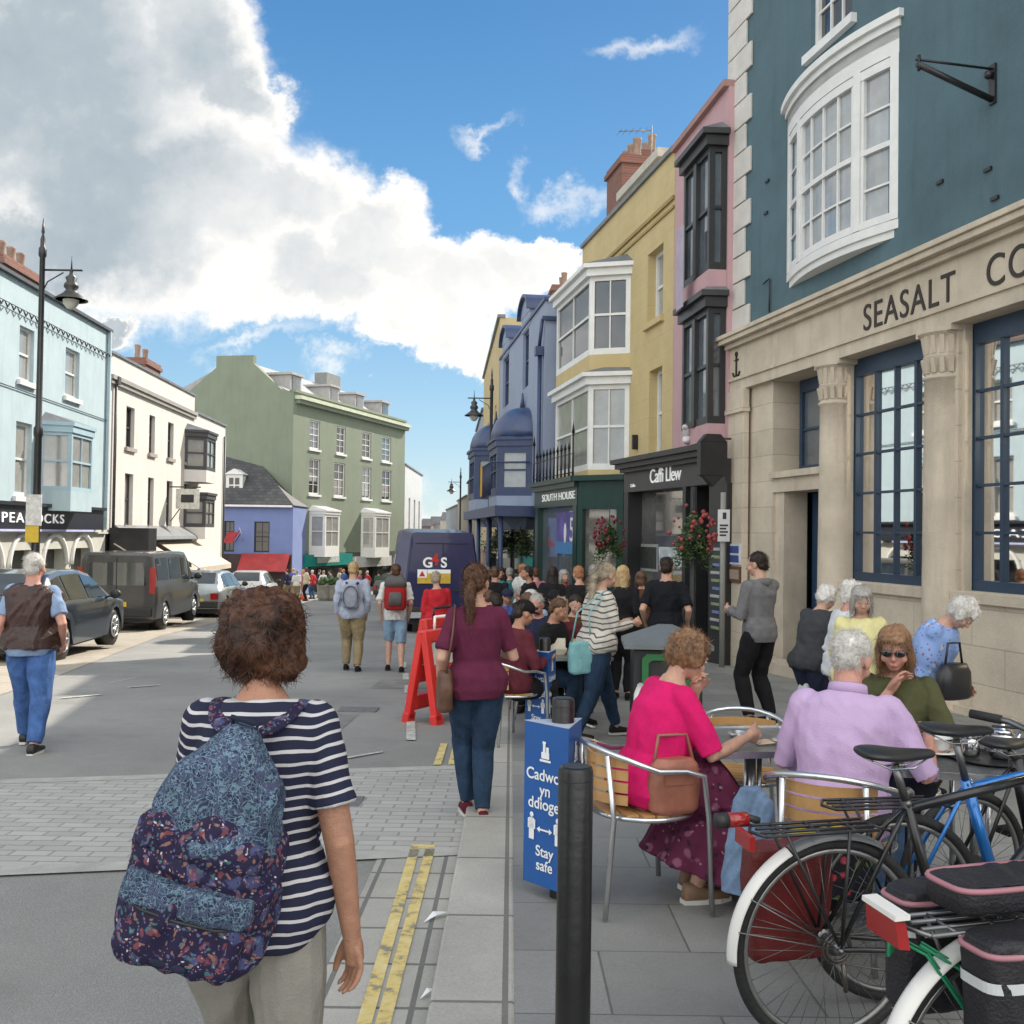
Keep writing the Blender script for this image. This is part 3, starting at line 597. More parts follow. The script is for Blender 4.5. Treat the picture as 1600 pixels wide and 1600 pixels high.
FG = None
def green():
    global FG
    p0 = PZ(460, 800, 64); k = .308
    r = ray(631, 800); rx = r.x / r.y; Z2 = (p0.x - k * 64) / (rx - k)
    f = F((rx * Z2, Z2), (p0.x, 64.0)); FG = f; L = f.L; g = -3
    rt = f.root('green_building', 'tall sage green rendered building with dormers and a blank gable wall')
    gr = mat('sage_render', (.19, .225, .165), .8, .07, .7, .2, 30, stain=.32)
    zt = f.px(545, 636)[1]; zt2 = f.px(470, 610)[1]
    top = (zt + zt2) / 2 - .1
    UP = [f.rect(484, 500, 659, 702), f.rect(526, 540, 667, 710), f.rect(566, 580, 677, 716), f.rect(597, 611, 681, 722)]
    LO = [f.rect(483, 500, 717, 772), f.rect(522, 539, 722, 776), f.rect(566, 580, 730, 781), f.rect(597, 611, 736, 782)]
    zu = (sum(r[2] for r in UP) / 4, sum(r[3] for r in UP) / 4); zl = (sum(r[2] for r in LO) / 4, sum(r[3] for r in LO) / 4)
    W = [(r[0], r[1], *zu) for r in UP] + [(r[0], r[1], *zl) for r in LO]
    zs = f.px(545, 863)[1]
    mb = MB(); skin(mb, 0, L, zs, top, W, .2); shell(mb, 0, L, g, top - .3, 11)
    mb.m = 0
    # gable wall: plane at x=L, facing +x
    rr = Matrix.Translation((L, 0, 0))
    wd = 11.5; zc0 = PZ(404, 561, 66).z; zpk = top + 3.6
    prof = [(0, g), (0, top), (-.9, top + .2), (-2.9, top + 1.9), (-2.9, zc0), (-5.6, zc0 + .05), (-5.6, top + 1.7), (-8.3, top - .3), (-9.6, top - .8), (-9.6, g)]
    mb.prism([(a, b) for a, b in prof], L, L + .35, 'x')
    mb.build('wall', gr, rt)
    for i, r_ in enumerate(W): sash(rt, r_, WHITE, PANE_S if i % 3 == 0 else PANE_D, 2, 4, .09, .03, -.1, sill=.1)
    zc = f.px(545, 646)[1]
    zc = (f.px(470, 627)[1] + f.px(620, 664)[1]) / 2
    pale = mat('pale_green_cornice', (.50, .53, .40), .7)
    mb = MB(); mb.box(-.2, L + .2, .0, .45, zc, zc + .22); mb.build('cornice', pale, rt)
    mb = MB(); mb.box(-.1, L + .1, .0, .3, zc - .25, zc - .001); mb.box(-.1, L + .35, -.3, .12, top + .001, top + .15); mb.build('coping', gr, rt)
    mb = MB(); v = [(0, -.4, top), (L, -.4, top), (L, -4.4, top + 2.3), (0, -4.4, top + 2.3), (L, -9.5, top), (0, -9.5, top)]
    mb.add(v, [(0, 1, 2, 3), (3, 2, 4, 5), (0, 3, 5), (1, 4, 2), (0, 5, 4, 1)]); rf = mb.build('roof', mat('pale_slate', (.3, .3, .31), .6, .2, 2), rt)
    for i, px in enumerate((445, 505, 545, 585)):
        u = f.px(px + 15, 620, -1)[0]; mb = MB(); mb.box(u - .7, u + .7, -3, -.9, top, top + 1.3)
        mb.box(u - .85, u + .85, -3.2, -.75, top + 1.301, top + 1.45); d = mb.build('dormer', mat('dormer_grey', (.36, .35, .34), .7), rt)
        MB().box(u - .5, u + .5, -.899, -.86, top + .35, top + 1.2).build('pane', PANE_S, d)
    u = 4.2; mb = MB(); mb.box(u, u + 2.2, -4.6, -3.6, top + 1.8, top + 3.1); mb.build('chimney', mat('slate_grey', (.2, .21, .2), .8), rt)
    for a, b, c, d in ((494, 531, 797, 858), (574, 609, 800, 860)):
        x0, x1 = f.px(b, 830, .9)[0], f.px(a, 830, .5)[0]; z0, z1 = f.px((a + b) / 2, d, .9)[1], f.px((a + b) / 2, c, .9)[1]
        bw = canted(rt, f, x0, x1, 1.0, z0, z1, WHITE, PANE_C, .25, mroof=mat('pale_lead', (.5, .5, .52), .5), mbase=WHITE, base=.5, cols=(1, 2, 1), fw=.16)
    # shopfronts
    mb = MB(); skin(mb, 0, L, g, zs - .001, [(.8 + 4 * i, 3.8 + 4 * i, g + .6, zs - 1.0) for i in range(4)], .4); mb.build('shopfront', mat('shop_dark_green', (.05, .06, .05), .6, .3, 1), rt)
    MB().box(.5, L - .5, -.45, -.4, g, zs - .8).build('pane', PANE_D, rt)
    for a, b, c, col, nm in ((475, 550, 866, (.0, .20, .18), 'teal_fascia'), (554, 611, 869, (.55, .55, .53), 'white_fascia')):
        u0, u1 = f.px(b, c, .3)[0], f.px(a, c, .3)[0]; z1 = f.px((a + b) / 2, c, .3)[1]; mb = MB(); mb.box(u0, u1, .001, .35, z1 - .75, z1)
        o = mb.build('fascia', mat(nm, col, .5), rt); MB().box(u0 + (u1 - u0) * .3, u1 - (u1 - u0) * .25, .351, .37, z1 - .55, z1 - .2).build('lettering_band', mat('sign_pale', (.5, .55, .52), .5, .5, 8), o)
green()

def simple(name, label, pa, pb, top, m, depth=8, wins=(), g=-3.2, mp=None, mf=None, roof=None, coping=True, cols=1):
    f = F(pa, pb); rt = f.root(name, label)
    mb = MB(); skin(mb, 0, f.L, g, top, wins, .15); shell(mb, 0, f.L, g, top, depth); mb.build('wall', m, rt)
    for r in wins: sash(rt, r, mf or WHITE, mp or PANE_D, cols, 2, .07, .03)
    if coping: MB().box(-.05, f.L + .05, -.2, .1, top + .001, top + .12).build('coping', LEAD, rt)
    if roof:
        h = roof; v = [(0, .15, top), (f.L, .15, top), (f.L, -depth / 2, top + h), (0, -depth / 2, top + h), (f.L, -depth, top), (0, -depth, top)]
        MB().add(v, [(0, 1, 2, 3), (3, 2, 4, 5), (0, 3, 5), (1, 4, 2), (0, 5, 4, 1)]).build('roof', SLATE, rt)
    return f, rt
def far():
    wf = mat('far_white', (.50, .52, .53), .7, .08, 1)
    a, b = PZ(632, 800, 84), PZ(659, 800, 100)
    f, rt = simple('far_house', 'pale grey white house with narrow dark windows beyond the green building', (b.x, 100), (a.x, 84), PZ(640, 729, 86).z, wf, 9,
                   [(2.2 + 4.6 * i, 3.6 + 4.6 * i, .5, 4.6) for i in range(3)])
    chimney(rt, f.L - 2, f.L - .4, -2, -1, 7.5, PZ(634, 724, 84).z + .8, 2, mat('dark_stack', (.1, .06, .06), .8))
    # closing the street
    for i, (x0, x1, yt, Yd, col, lab) in enumerate(((656, 673, 816, 128, (.20, .13, .11), 'far brick cottage with dark roof at the end of the street'), (670, 690, 812, 134, (.3, .31, .32), 'far grey low terrace closing the street'),
                                               (688, 712, 806, 124, (.38, .34, .28), 'far buff house where the street bends away'))):
        a, b = PZ(x0, 820, Yd), PZ(x1, 820, Yd)
        simple('far_house', lab, (b.x, Yd), (a.x, Yd), PZ(x0, yt + 6, Yd).z, mat('far%d' % i, col, .8), 7, [(.5, 1.2, -1.2, .2)] , roof=1.0, coping=False)
    # shops closing the square beyond the crowd (between the low blue house and the far end)
far()
# ------------------------------------------------------------------ right side of the street
X0, KS = 7.7, -.218
def seasalt():
    xa = X0 / (-KS + .2); f = F((X0 + KS * 18.0, 18.0), (X0 - KS * -5 * -1 if False else X0 + KS * 4.0, 4.0))
    # visible side faces the street: run from near to far so that +y stands out towards it
    f = F((X0 + KS * 3.0, 3.0), (X0 + KS * 18.0, 18.0)); L = f.L
    rt = f.root('corner_bank_building', 'teal painted building with white quoins over a pale stone columned shopfront'); g = -.9
    teal = mat('teal_render', (.078, .138, .165), .8, .16, .8, .3, 35, stain=.4)
    stone = mat('bath_stone', (.56, .48, .375), .8, .14, 1.6, .4, 45, stain=.5)
    stone2 = brickmat('stone_blocks', (.52, .45, .35), (.58, .50, .395), (.40, .345, .27), 1.1, .42, .007, .8, .5, .26, axes=(0, 2, 1), bump=.4)
    zc1 = (f.px(1288, 468)[1] + f.px(1590, 333)[1]) / 2          # top of cornice
    zl = (f.px(1180, 603)[1] + f.px(1590, 476)[1]) / 2           # underside of lintel
    TOP = 12.6
    # windows of the upper wall
    up = f.rect(1268, 1332, -120, 55)
    bx0, bx1 = f.px(1404, 250)[0], f.px(1230, 300)[0]; bz0, bz1 = (f.px(1400, 362)[1] + f.px(1230, 438)[1]) / 2, (f.px(1404, 20)[1] + f.px(1232, 165)[1]) / 2
    ups = [(up[0], up[1], up[2], up[2] + 2.1), (bx0 - 5.2, bx0 - 3.8, up[2], up[2] + 2.1)]
    mb = MB(); skin(mb, 0, L, zc1 - .05, TOP, ups, .14); shell(mb, 0, L, g, TOP, 12)
    mb.build('wall', teal, rt)
    MB().box(-.1, L + .15, -.3, .35, TOP + .001, TOP + .3).build('parapet', stone, rt)
    for r in ups: sash(rt, r, WHITE, PANE_D, 3, 4, .09, .03, -.1, sill=.12, ms=WHITE)
    # quoins at the far corner
    z = zc1 + .02; i = 0; hq = (f.px(1160, 105)[1] - f.px(1160, 505)[1]) / 10.0
    qm = mat('quoin_white', (.60, .57, .53), .75, .10, 2.5, .2, 30)
    mb = MB()
    w1, w2 = L - f.px(1175, 300)[0], L - f.px(1167, 300)[0]
    while z < TOP - .1:
        w = w1 if i % 2 == 0 else w2; mb.box(L - w, L + .035, .002, .045, z + .012, min(z + hq - .012, TOP)); z += hq; i += 1
    q = mb.build('quoins', qm, rt, bevel=.01)
    # bow window
    def bow(z0, z1, out, n=14, inset=0.0):
        c = (bx0 + bx1) / 2; h = (bx1 - bx0) / 2 - inset; return [(c + h * math.cos(math.pi - math.pi * k / n), 0.05 * 0 + out * math.sin(math.pi * k / n) ** .75) for k in range(n + 1)]
    c = (bx0 + bx1) / 2; H = (bx1 - bx0) / 2
    def arc(sag, ins=0.0, n=20):      # flat segment of a circle, sag deep
        h = H - ins; Rr = (H * H + sag * sag) / (2 * sag); cy = sag - Rr
        Re = Rr - ins; a = math.asin(min(1, h / Re)); return [(c + Re * math.sin(a * (2 * k / n - 1)), cy + Re * math.cos(a * (2 * k / n - 1))) for k in range(n + 1)]
    SG = .26
    def bowbox(mb, sg, ins, z0, z1, a=-.0, n=20):
        p = arc(sg, ins, n); mb.prism([(p[0][0], -.02)] + [(x, max(y, -.01)) for x, y in p] + [(p[-1][0], -.02)], z0, z1)
    mb = MB(); hh = bz1 - bz0
    zg0, zg1 = bz0 + .13, bz1 - .62
    mb.prism(arc(SG, 0)[::1] + arc(SG, .06)[::-1], zg1 + .28, bz1 - .15); bowbox(mb, SG, 0, zg1 + .1, bz1 - .2)
    bw = mb.build('bow_window', WHITE, rt)
    mb = MB(); bowbox(mb, SG, 0, bz0, bz0 + .12); bowbox(mb, SG, .04, bz0 - .1, bz0 - .001); bowbox(mb, SG - .1, .5, bz0 - .2, bz0 - .101); mb.build('base', WHITE, bw)
    mb = MB(); p = arc(SG, -.1)
    mb.prism([(p[0][0], -.02)] + p + [(p[-1][0], -.02)], bz1 - .1, bz1); p = arc(SG, -.04); mb.prism([(p[0][0], -.02)] + p + [(p[-1][0], -.02)], bz1 - .2, bz1 - .101); mb.build('cornice', WHITE, bw)
    # glazed part: posts, bars, rails following the arc
    A = arc(SG, .05, 40); n = 40
    def at(t): 
        k = min(int(t * n), n - 1); u = t * n - k; a, b = A[k], A[k + 1]; return (a[0] + (b[0] - a[0]) * u, a[1] + (b[1] - a[1]) * u)
    mb = MB()
    def post(t, w, z0, z1, d=.04):
        x, y = at(t); q0 = at(max(t - .01, 0)); q1 = at(min(t + .01, 1)); an = math.atan2(q1[1] - q0[1], q1[0] - q0[0])
        T = Matrix.Translation((x, y, 0)) @ Matrix.Rotation(an, 4, 'Z'); mb.T = T; mb.box(-w / 2, w / 2, -d, d, z0, z1); mb.T = Matrix()
    def rail(t0, t1, z, h, d=.03):
        k = 10; P = [at(t0 + (t1 - t0) * i / k) for i in range(k + 1)]; mb.prism([(x, y + d) for x, y in P] + [(x, y - d) for x, y in P][::-1], z - h / 2, z + h / 2)
    secs = [(0.02, .21), (.25, .75), (.79, .98)]
    for t in (.012, .23, .77, .988): post(t, .13, zg0, zg1 + .1, .05)
    zm = (zg0 + zg1) / 2
    rail(0.02, .98, zg0 + .05, .1, .045); rail(0.02, .98, zg1 + .03, .12, .045)
    for (a, b), nc in zip(secs, (1, 4, 1)):
        rail(a, b, zm, .07, .035)
        for e in (a, b): post(e + (.012 if e == a else -.012), .05, zg0, zg1, .03)
        for i in range(1, nc): post(a + (b - a) * i / nc, .03, zg0, zg1, .018)
        for zz in ((zg0 + zm) / 2, (zm + zg1) / 2): rail(a, b, zz, .028, .016)
    mb.build('window_frame', WHITE, bw)
    mb = MB(); P = arc(SG, .07, 30); mb.prism(P + [(x, y - .01) for x, y in P][::-1], zg0, zg1 + .05); mb.build('pane', mat('pane_bow', (.30, .33, .35), .04, .2, 1.8, ior=2.2), bw)
    # iron bracket and old fixings
    bu, bz = f.px(1553, 132); mb = MB(); mb.box(bu - .05, bu + .05, .002, .03, bz - .22, bz + .22); mb.tube([(bu, .03, bz - .17), (bu, .95, bz + .12)], .035, 8); mb.tube([(bu, .03, bz + .17), (bu, .97, bz + .17)], .014, 6); mb.tube([(bu, .93, bz + .05), (bu, .93, bz + .22)], .02, 6); mb.ell((bu, .07, bz + .1), .05, 8, 6)
    mb.build('iron_bracket', BLACKP, rt)
    mb = MB()
    for px, py in ((1200, 283), (1198, 333), (1545, 265), (1556, 310), (1470, 285)): u, z = f.px(px, py); mb.box(u - .06, u + .06, .001, .03, z - .02, z + .02)
    u, z = f.px(1205, 440); mb.tube([(u, .03, z - .5), (u, .03, z + .05), (u + .18, .05, z)], .014, 6); mb.build('wall_fixings', BLACKP, rt)
    # stone shopfront: cornice, frieze, piers, columns
    c_ = zc1
    mb = MB()
    mb.box(0, L + .28, .001, .30, c_ - .07, c_); mb.box(0, L + .25, .001, .26, c_ - .15, c_ - .071)
    mb.add([(0, .001, c_ + .06), (L + .28, .001, c_ + .06), (L + .28, .29, c_ + .002), (0, .29, c_ + .002)], [(0, 1, 2, 3)])
    mb.box(0, L + .15, .001, .16, c_ - .23, c_ - .151)
    mb.build('cornice', stone, rt, bevel=.008)
    wins = []
    def W(x0, x1): a, b = f.px(x1, 700)[0], f.px(x0, 700)[0]; return a, b
    d = -.42
    k1, k2 = f.px(1298, 700, .0)[0], f.px(1466, 700, .0)[0]          # column centres
    sp = k1 - k2
    zsill = (f.px(1336, 905)[1] + f.px(1590, 921)[1]) / 2 - .05
    wb = (k2 + .26, k1 - .22); wa = (k2 - sp + .30, k2 - .30); wz = (k2 - 2 * sp + .3, k2 - sp - .3); wy = (k2 - 3 * sp + .3, k2 - 2 * sp - .3)
    dr = (k1 + .2, f.px(1203, 700)[0])
    frz = zl + .0
    mb = MB(); mb.box(0, L + .02, -.05, .075, frz, c_ - .231); mb.box(0, L + .03, -.02, .11, frz + .17, frz + .22); mb.build('frieze', stone, rt)
    mb = MB(); holes = [(wb[0], wb[1], zsill, frz - .001), (wa[0], wa[1], zsill, frz - .001), (wz[0], wz[1], zsill, frz - .001), (dr[0], dr[1], g, frz - .001)]
    skin(mb, 0, L, g, frz, holes, .55, -.05); mb.build('stone_wall', stone2, rt)
    mb = MB(); mb.box(-1, L, -.04, .06, g - .3, -.35); mb.box(-1, L, -.04, .03, -.349, -.28); mb.build('plinth', stone, rt)
    # corner pier with cap
    pe = f.px(1170, 700)[0]
    mb = MB(); mb.box(pe, L + .05, .0, .1, g, frz - .35); mb.box(pe - .04, L + .08, .0, .15, frz - .40, frz - .32); mb.box(pe - .01, L + .06, .0, .12, frz - .319, frz - .001)
    mb.build('pier', stone2, rt, bevel=.006)
    for u in (k1, k2, k2 - sp, k2 - 2 * sp):
        mb = MB(); r0, r1 = .27, .24; zb, zt = -.18, frz - .62
        prof = [(r0 + .09, g), (r0 + .09, zb - .1), (r0 + .05, zb - .05), (r0 + .02, zb)] + [(r0 + (r1 - r0) * t, zb + (zt - zb) * t) for t in [i / 8 for i in range(9)]]
        prof += [(r1 + .02, zt + .01), (r1 + .025, zt + .04), (r1, zt + .05), (r1, zt + .08)]
        mb.lathe(prof, 32, (u, -.10, 0)); col = mb.build('column', stone, rt)
        mb = MB(); z0 = zt + .08
        mb.lathe([(r1, z0), (r1 + .005, z0 + .18), (r1 + .02, z0 + .2), (r1 + .005, z0 + .22), (r1 + .02, z0 + .45), (r1 + .08, z0 + .47)], 32, (u, -.10, 0))
        for k in range(16):
            a = 2 * math.pi * k / 16
            for h0, h1 in ((.0, .17), (.23, .44)):
                T = Matrix.Translation((u, -.10, z0)) @ Matrix.Rotation(a, 4, 'Z'); mb.T = T; mb.hexa([(r1, -.03, h0), (r1 + .012, -.03, h0), (r1, .03, h0), (r1 + .012, .03, h0), (r1, -.04, h1), (r1 + .045, -.025, h1), (r1, .04, h1), (r1 + .045, .025, h1)]); mb.T = Matrix()
        mb.box(u - .34, u + .34, -.45, .08, z0 + .471, frz); mb.build('capital', stone, col)
    navy = mat('navy_frame', (.02, .045, .085), .4, .15, 3)
    glass = bpy.data.materials.new('clear_glass'); glass.use_nodes = True; nt = glass.node_tree; nt.nodes.clear()
    o = nt.nodes.new('ShaderNodeOutputMaterial'); mxs = nt.nodes.new('ShaderNodeMixShader'); fr = nt.nodes.new('ShaderNodeFresnel'); fr.inputs[0].default_value = 1.45
    tr = nt.nodes.new('ShaderNodeBsdfTransparent'); tr.inputs[0].default_value = (.82, .85, .84, 1); gl = nt.nodes.new('ShaderNodeBsdfGlossy'); gl.inputs['Roughness'].default_value = .02
    nt.links.new(fr.outputs[0], mxs.inputs[0]); nt.links.new(tr.outputs[0], mxs.inputs[1]); nt.links.new(gl.outputs[0], mxs.inputs[2]); nt.links.new(mxs.outputs[0], o.inputs[0]); MATS['glass'] = glass
    # interior
    mb = MB(); mb.box(.2, L - .3, -3.6, -3.5, g, frz); mb.box(.2, L - .3, -6, -.7, -.22, -.16); mb.box(.2, L - .3, -6, -.7, frz - .3, frz - .25); mb.box(dr[0] - .35, dr[0] - .28, -6, -.6, g, frz); mb.box(.1, .2, -6, -.6, g, frz)
    mb.build('interior_wall', mat('cream_interior', (.40, .31, .21), .8, .15, 1), rt)
    for wi, (a, b) in enumerate((wb, wa, wz)):
        z0, z1 = zsill, frz; mb = MB(); y = -.30; fw = .09
        mb.box(a, a + fw, y, y + .09, z0, z1); mb.box(b - fw, b, y, y + .09, z0, z1); mb.box(a + fw, b - fw, y, y + .09, z0, z0 + .12); mb.box(a + fw, b - fw, y, y + .09, z1 - .24, z1)
        cols = 4
        for i in range(1, cols): x = a + fw + (b - a - 2 * fw) * i / cols; mb.box(x - (.028 if i in (1, 3) else .017), x + (.028 if i in (1, 3) else .017), y + .02, y + .07, z0 + .12, z1 - .24)
        for j in range(1, 5): z = z0 + .12 + (z1 - z0 - .36) * j / 5; mb.box(a + fw, b - fw, y + .022, y + .066, z - .016, z + .016)
        w = mb.build('window', navy, rt); MB().quad((a + fw, y + .03, z0 + .1), (b - fw, y + .03, z0 + .1), (b - fw, y + .03, z1 - .2), (a + fw, y + .03, z1 - .2)).build('pane', glass, w)
        mb = MB(); mb.box(a - .05, b + .05, -.5, .02, z0 - .13, z0 - .001); mb.build('sill', stone, w, bevel=.01)
        # pilaster strips in the reveal
        for x in (a - .001, b + .001 - .05): MB().box(x, x + .05, -.2, -.1, z0, z1 - .001).build('pilaster', stone, rt)
        # warm bulbs hanging behind the panes
        for j in range(4):
            z = z0 + .7 + j * .72; x = b - .25
            mb = MB(); mb.ell((x, -.85, z), .035, 10, 8); mb.build('bulb', MATS.get('bulb') or emis('bulb', (1, .78, .45), 9), rt)
    # door bay: small window over a stone hood and a blue door
    zh = f.px(1230, 735)[1]; mb = MB(); mb.box(dr[0], dr[1], -.5, .02, zh - .10, zh); mb.box(dr[0], dr[1], -.5, -.05, zh - .32, zh - .101)
    mb.box(dr[1] - .3, dr[1], -.5, -.1, g, zh - .321); mb.build('door_surround', stone, rt)
    mb = MB(); w0, w1 = dr[0] + .02, dr[1] - .18; mb.box(w0, w0 + .08, -.5, -.42, zh, frz); mb.box(w1 - .08, w1, -.5, -.42, zh, frz); mb.box(w0, w1, -.499, -.421, zh + .0, zh + .1); mb.box(w0, w1, -.499, -.421, frz - .2, frz - .001)
    xm = (w0 + w1) / 2; mb.box(xm - .03, xm + .03, -.49, -.43, zh, frz); mb.box(w0, w1, -.485, -.435, (zh + frz) / 2 - .08, (zh + frz) / 2 - .04)
    w = mb.build('window', navy, rt); MB().box(w0, w1, -.475, -.47, zh, frz).build('pane', PANE_S, w)
    mb = MB(); mb.box(dr[0], dr[1] - .35, -.62, -.56, g, zh - .33); 
    for z in (.0, .9): 
        for x in (dr[0] + .12, dr[0] + .62): mb.box(x, x + .38, -.559, -.54, z - .2, z + .55)
    dd = mb.build('door', mat('blue_door', (.015, .045, .10), .4), rt); MB().tube([(dr[0] + .25, -.54, .55), (dr[0] + .25, -.48, .55), (dr[0] + .25, -.48, .95), (dr[0] + .25, -.54, .95)], .015, 8).build('handle', BLACKP, dd)
    # carved-look lettering on the frieze
    ink = mat('dark_lettering', (.03, .022, .018), .6)
    zt0 = f.px(1360, 522)[1]; xs, xt, xc = f.px(1357, 500)[0], f.px(1502, 460)[0], f.px(1550, 430)[0]
    cap = (f.px(1480, 443)[1] - f.px(1480, 489)[1])
    for body, u0, u1 in (('SEASALT', xs, xt), ('CORNWALL', xc, None)):
        o = text('lettering', body, cap / .70, ink, rt, (u0, .08, zt0 + .04), (R(90), 0, R(180)), .008, 'LEFT', 0, 1, 1.12)
        wv = max(v.co.x for v in o.data.vertices); 
        if u1 is not None: s_ = (u0 - u1) / wv; SX = s_
        o.scale = (SX, 1, 1)
    u, z = f.px(1158, 572); mb = MB(); mb.tube([(u, .09, z - .2), (u, .09, z + .16)], .018, 6); mb.torus((u, .09, z - .06), .14, .018, 14, 5, None, 200, 340); mb.torus((u, .09, z + .2), .035, .012, 10, 5); mb.tube([(u - .08, .09, z + .1), (u + .08, .09, z + .1)], .012, 5); mb.build('anchor_emblem', ink, rt)
    # notices on the pier
    for px, yt, yb, w, c1, nm in ((1158, 850, 882, .2, (.62, .64, .68), 'notice'), (1158, 885, 910, .22, (.12, .05, .03), 'menu_frame')):
        a = f.rect(1149, 1167, yt, yb); o = MB().box(a[0], a[1], .101, .13, a[2], a[3]).build(nm, mat(nm, c1, .5), rt)
        m2 = mat(nm + '_print', (.03, .06, .25) if nm == 'notice' else (.35, .28, .2), .5); h = (a[3] - a[2])
        for q in ((.1, .45), (.55, .9)) if nm == 'notice' else ((.2, .8),): MB().box(a[0] + .04, a[1] - .04, .131, .134, a[2] + h * q[0], a[2] + h * q[1]).build('print', m2, o)
    for u_ in (wb[0] + 1, wa[0] + 1, wz[0] + 1):
        ld = bpy.data.lights.new('shop_lamp', 'POINT'); ld.energy = 55; ld.color = (1, .82, .58); ld.shadow_soft_size = .15
        lo = bpy.data.objects.new('shop_lamp', ld); COL.objects.link(lo); lo.location = f.a + f.u * u_ - f.n * 1.6 + Vector((0, 0, 3.3))
    # mannequins and racks in the shop
    sk = mat('mannequin_white', (.6, .57, .52), .5); jk = mat('mannequin_coat', (.40, .40, .38), .8, .1, 5); nv = mat('mannequin_jeans', (.03, .05, .10), .8)
    for u, lab in ((wb[0] + .75, 'white headed shop mannequin in a pale coat, in the window between the two columns'), (wa[0] + 1.0, 'shop mannequin in the rightmost window with its head behind the glazing bars')):
        p = f.a + f.u * u - f.n * 1.0; z = 1.0; m = root('mannequin', lab, 'mannequin', (p.x, p.y, z), f.rz)
        mb = MB(); mb.ell((0, 0, 1.62), (.085, .1, .13), 12, 10); mb.tube([(0, 0, 1.35), (0, 0, 1.5)], .05, 8); mb.build('head', sk, m)
        mb = MB(); mb.loft([[(a * math.cos(q), b * math.sin(q), zz) for q in [2 * math.pi * k / 14 for k in range(14)]] for a, b, zz in ((.22, .13, .6), (.19, .12, .85), (.22, .13, 1.15), (.21, .12, 1.32), (.08, .07, 1.42))])
        for s_ in (-1, 1): mb.tube([(s_ * .2, 0, 1.33), (s_ * .27, .02, 1.05), (s_ * .26, .08, .78)], [.065, .055, .045], 8)
        mb.build('coat', jk, m)
        mb = MB(); [mb.tube([(s_ * .1, 0, .65), (s_ * .1, 0, .05)], [.09, .055], 8) for s_ in (-1, 1)]; mb.build('trousers', nv, m)
        MB().box(-.35, .35, -.3, .3, -1.0, 0).build('plinth', stone, m)
    p = f.a + f.u * (wa[0] + .9) - f.n * 3.2
    m = root('clothes_rack', 'rail of dark clothes standing inside the rightmost shop window', 'clothes rack', (p.x, p.y, -.1), f.rz)
    mb = MB(); mb.tube([(-.7, 0, 0), (-.7, 0, 1.5), (.7, 0, 1.5), (.7, 0, 0)], .02, 6); mb.build('frame', BLACKP, m)
    mb = MB(); [mb.hexa([(-.6 + k * .13, -.25, .6), (-.53 + k * .13, -.25, .6), (-.6 + k * .13, .25, .6), (-.53 + k * .13, .25, .6), (-.6 + k * .13, -.2, 1.45), (-.55 + k * .13, -.2, 1.45), (-.6 + k * .13, .2, 1.45), (-.55 + k * .13, .2, 1.45)]) for k in range(9)]; mb.build('clothes', nv, m)
    return f
FS = seasalt()

def pink():
    f = F((3.65, 18.02), (3.26, 20.9)); L = f.L
    rt = f.root('townhouse', 'narrow pink house with stacked black oriel windows over the black cafe front'); g = -1.3
    pk = mat('pink_render', (.50, .31, .33), .75, .06, 1.2, .2, 30, stain=.3)
    top = f.px(1095, 190)[1]
    nr = f.rect(1044, 1055, 350, 495)
    mb = MB(); skin(mb, -.3, L, 2.8, top, []); shell(mb, -.3, L, 2.8, top, 9); mb.build('wall', pk, rt)
    MB().box(-.3, L, -.3, .1, top + .001, top + .12).build('coping', mat('red_coping', (.35, .2, .18), .8), rt)
    u = L - .45
    blk = mat('oriel_black', (.022, .022, .024), .4, .2, 4)
    for (zt, zb) in ((272, 448), (498, 672)):
        d = .32; a, b = f.px(1137, 350)[0] - .2, f.px(1068, 350, d)[0]
        z1 = f.px(1058, zt, d)[1]; z0 = f.px(1072, zb, d)[1]
        c = canted(rt, f, -.25, b, d, z0, z1 + .1, blk, PANE_S, .12, sideflat=True, mroof=LEAD, mbase=pk, base=.5 if zt < 300 else .3, cols=(1, 1, 1), name='oriel_window', fw=.1, corn=.16)
        MB().box((b - .25) / 2 - .08, (b - .25) / 2 + .08, d - .06, d + .03, z0, z1 - .25).build('mullion', blk, c)
    # coloured poster behind the upper panes
    zz = f.px(1090, 385, .5)[1]
    MB().box(.55, .95, .535 - .01, .56 - .03 + .012, zz - .9, zz + .6).build('curtain', mat('lilac_curtain', (.42, .36, .45), .7), rt)
    return f
FP = pink()

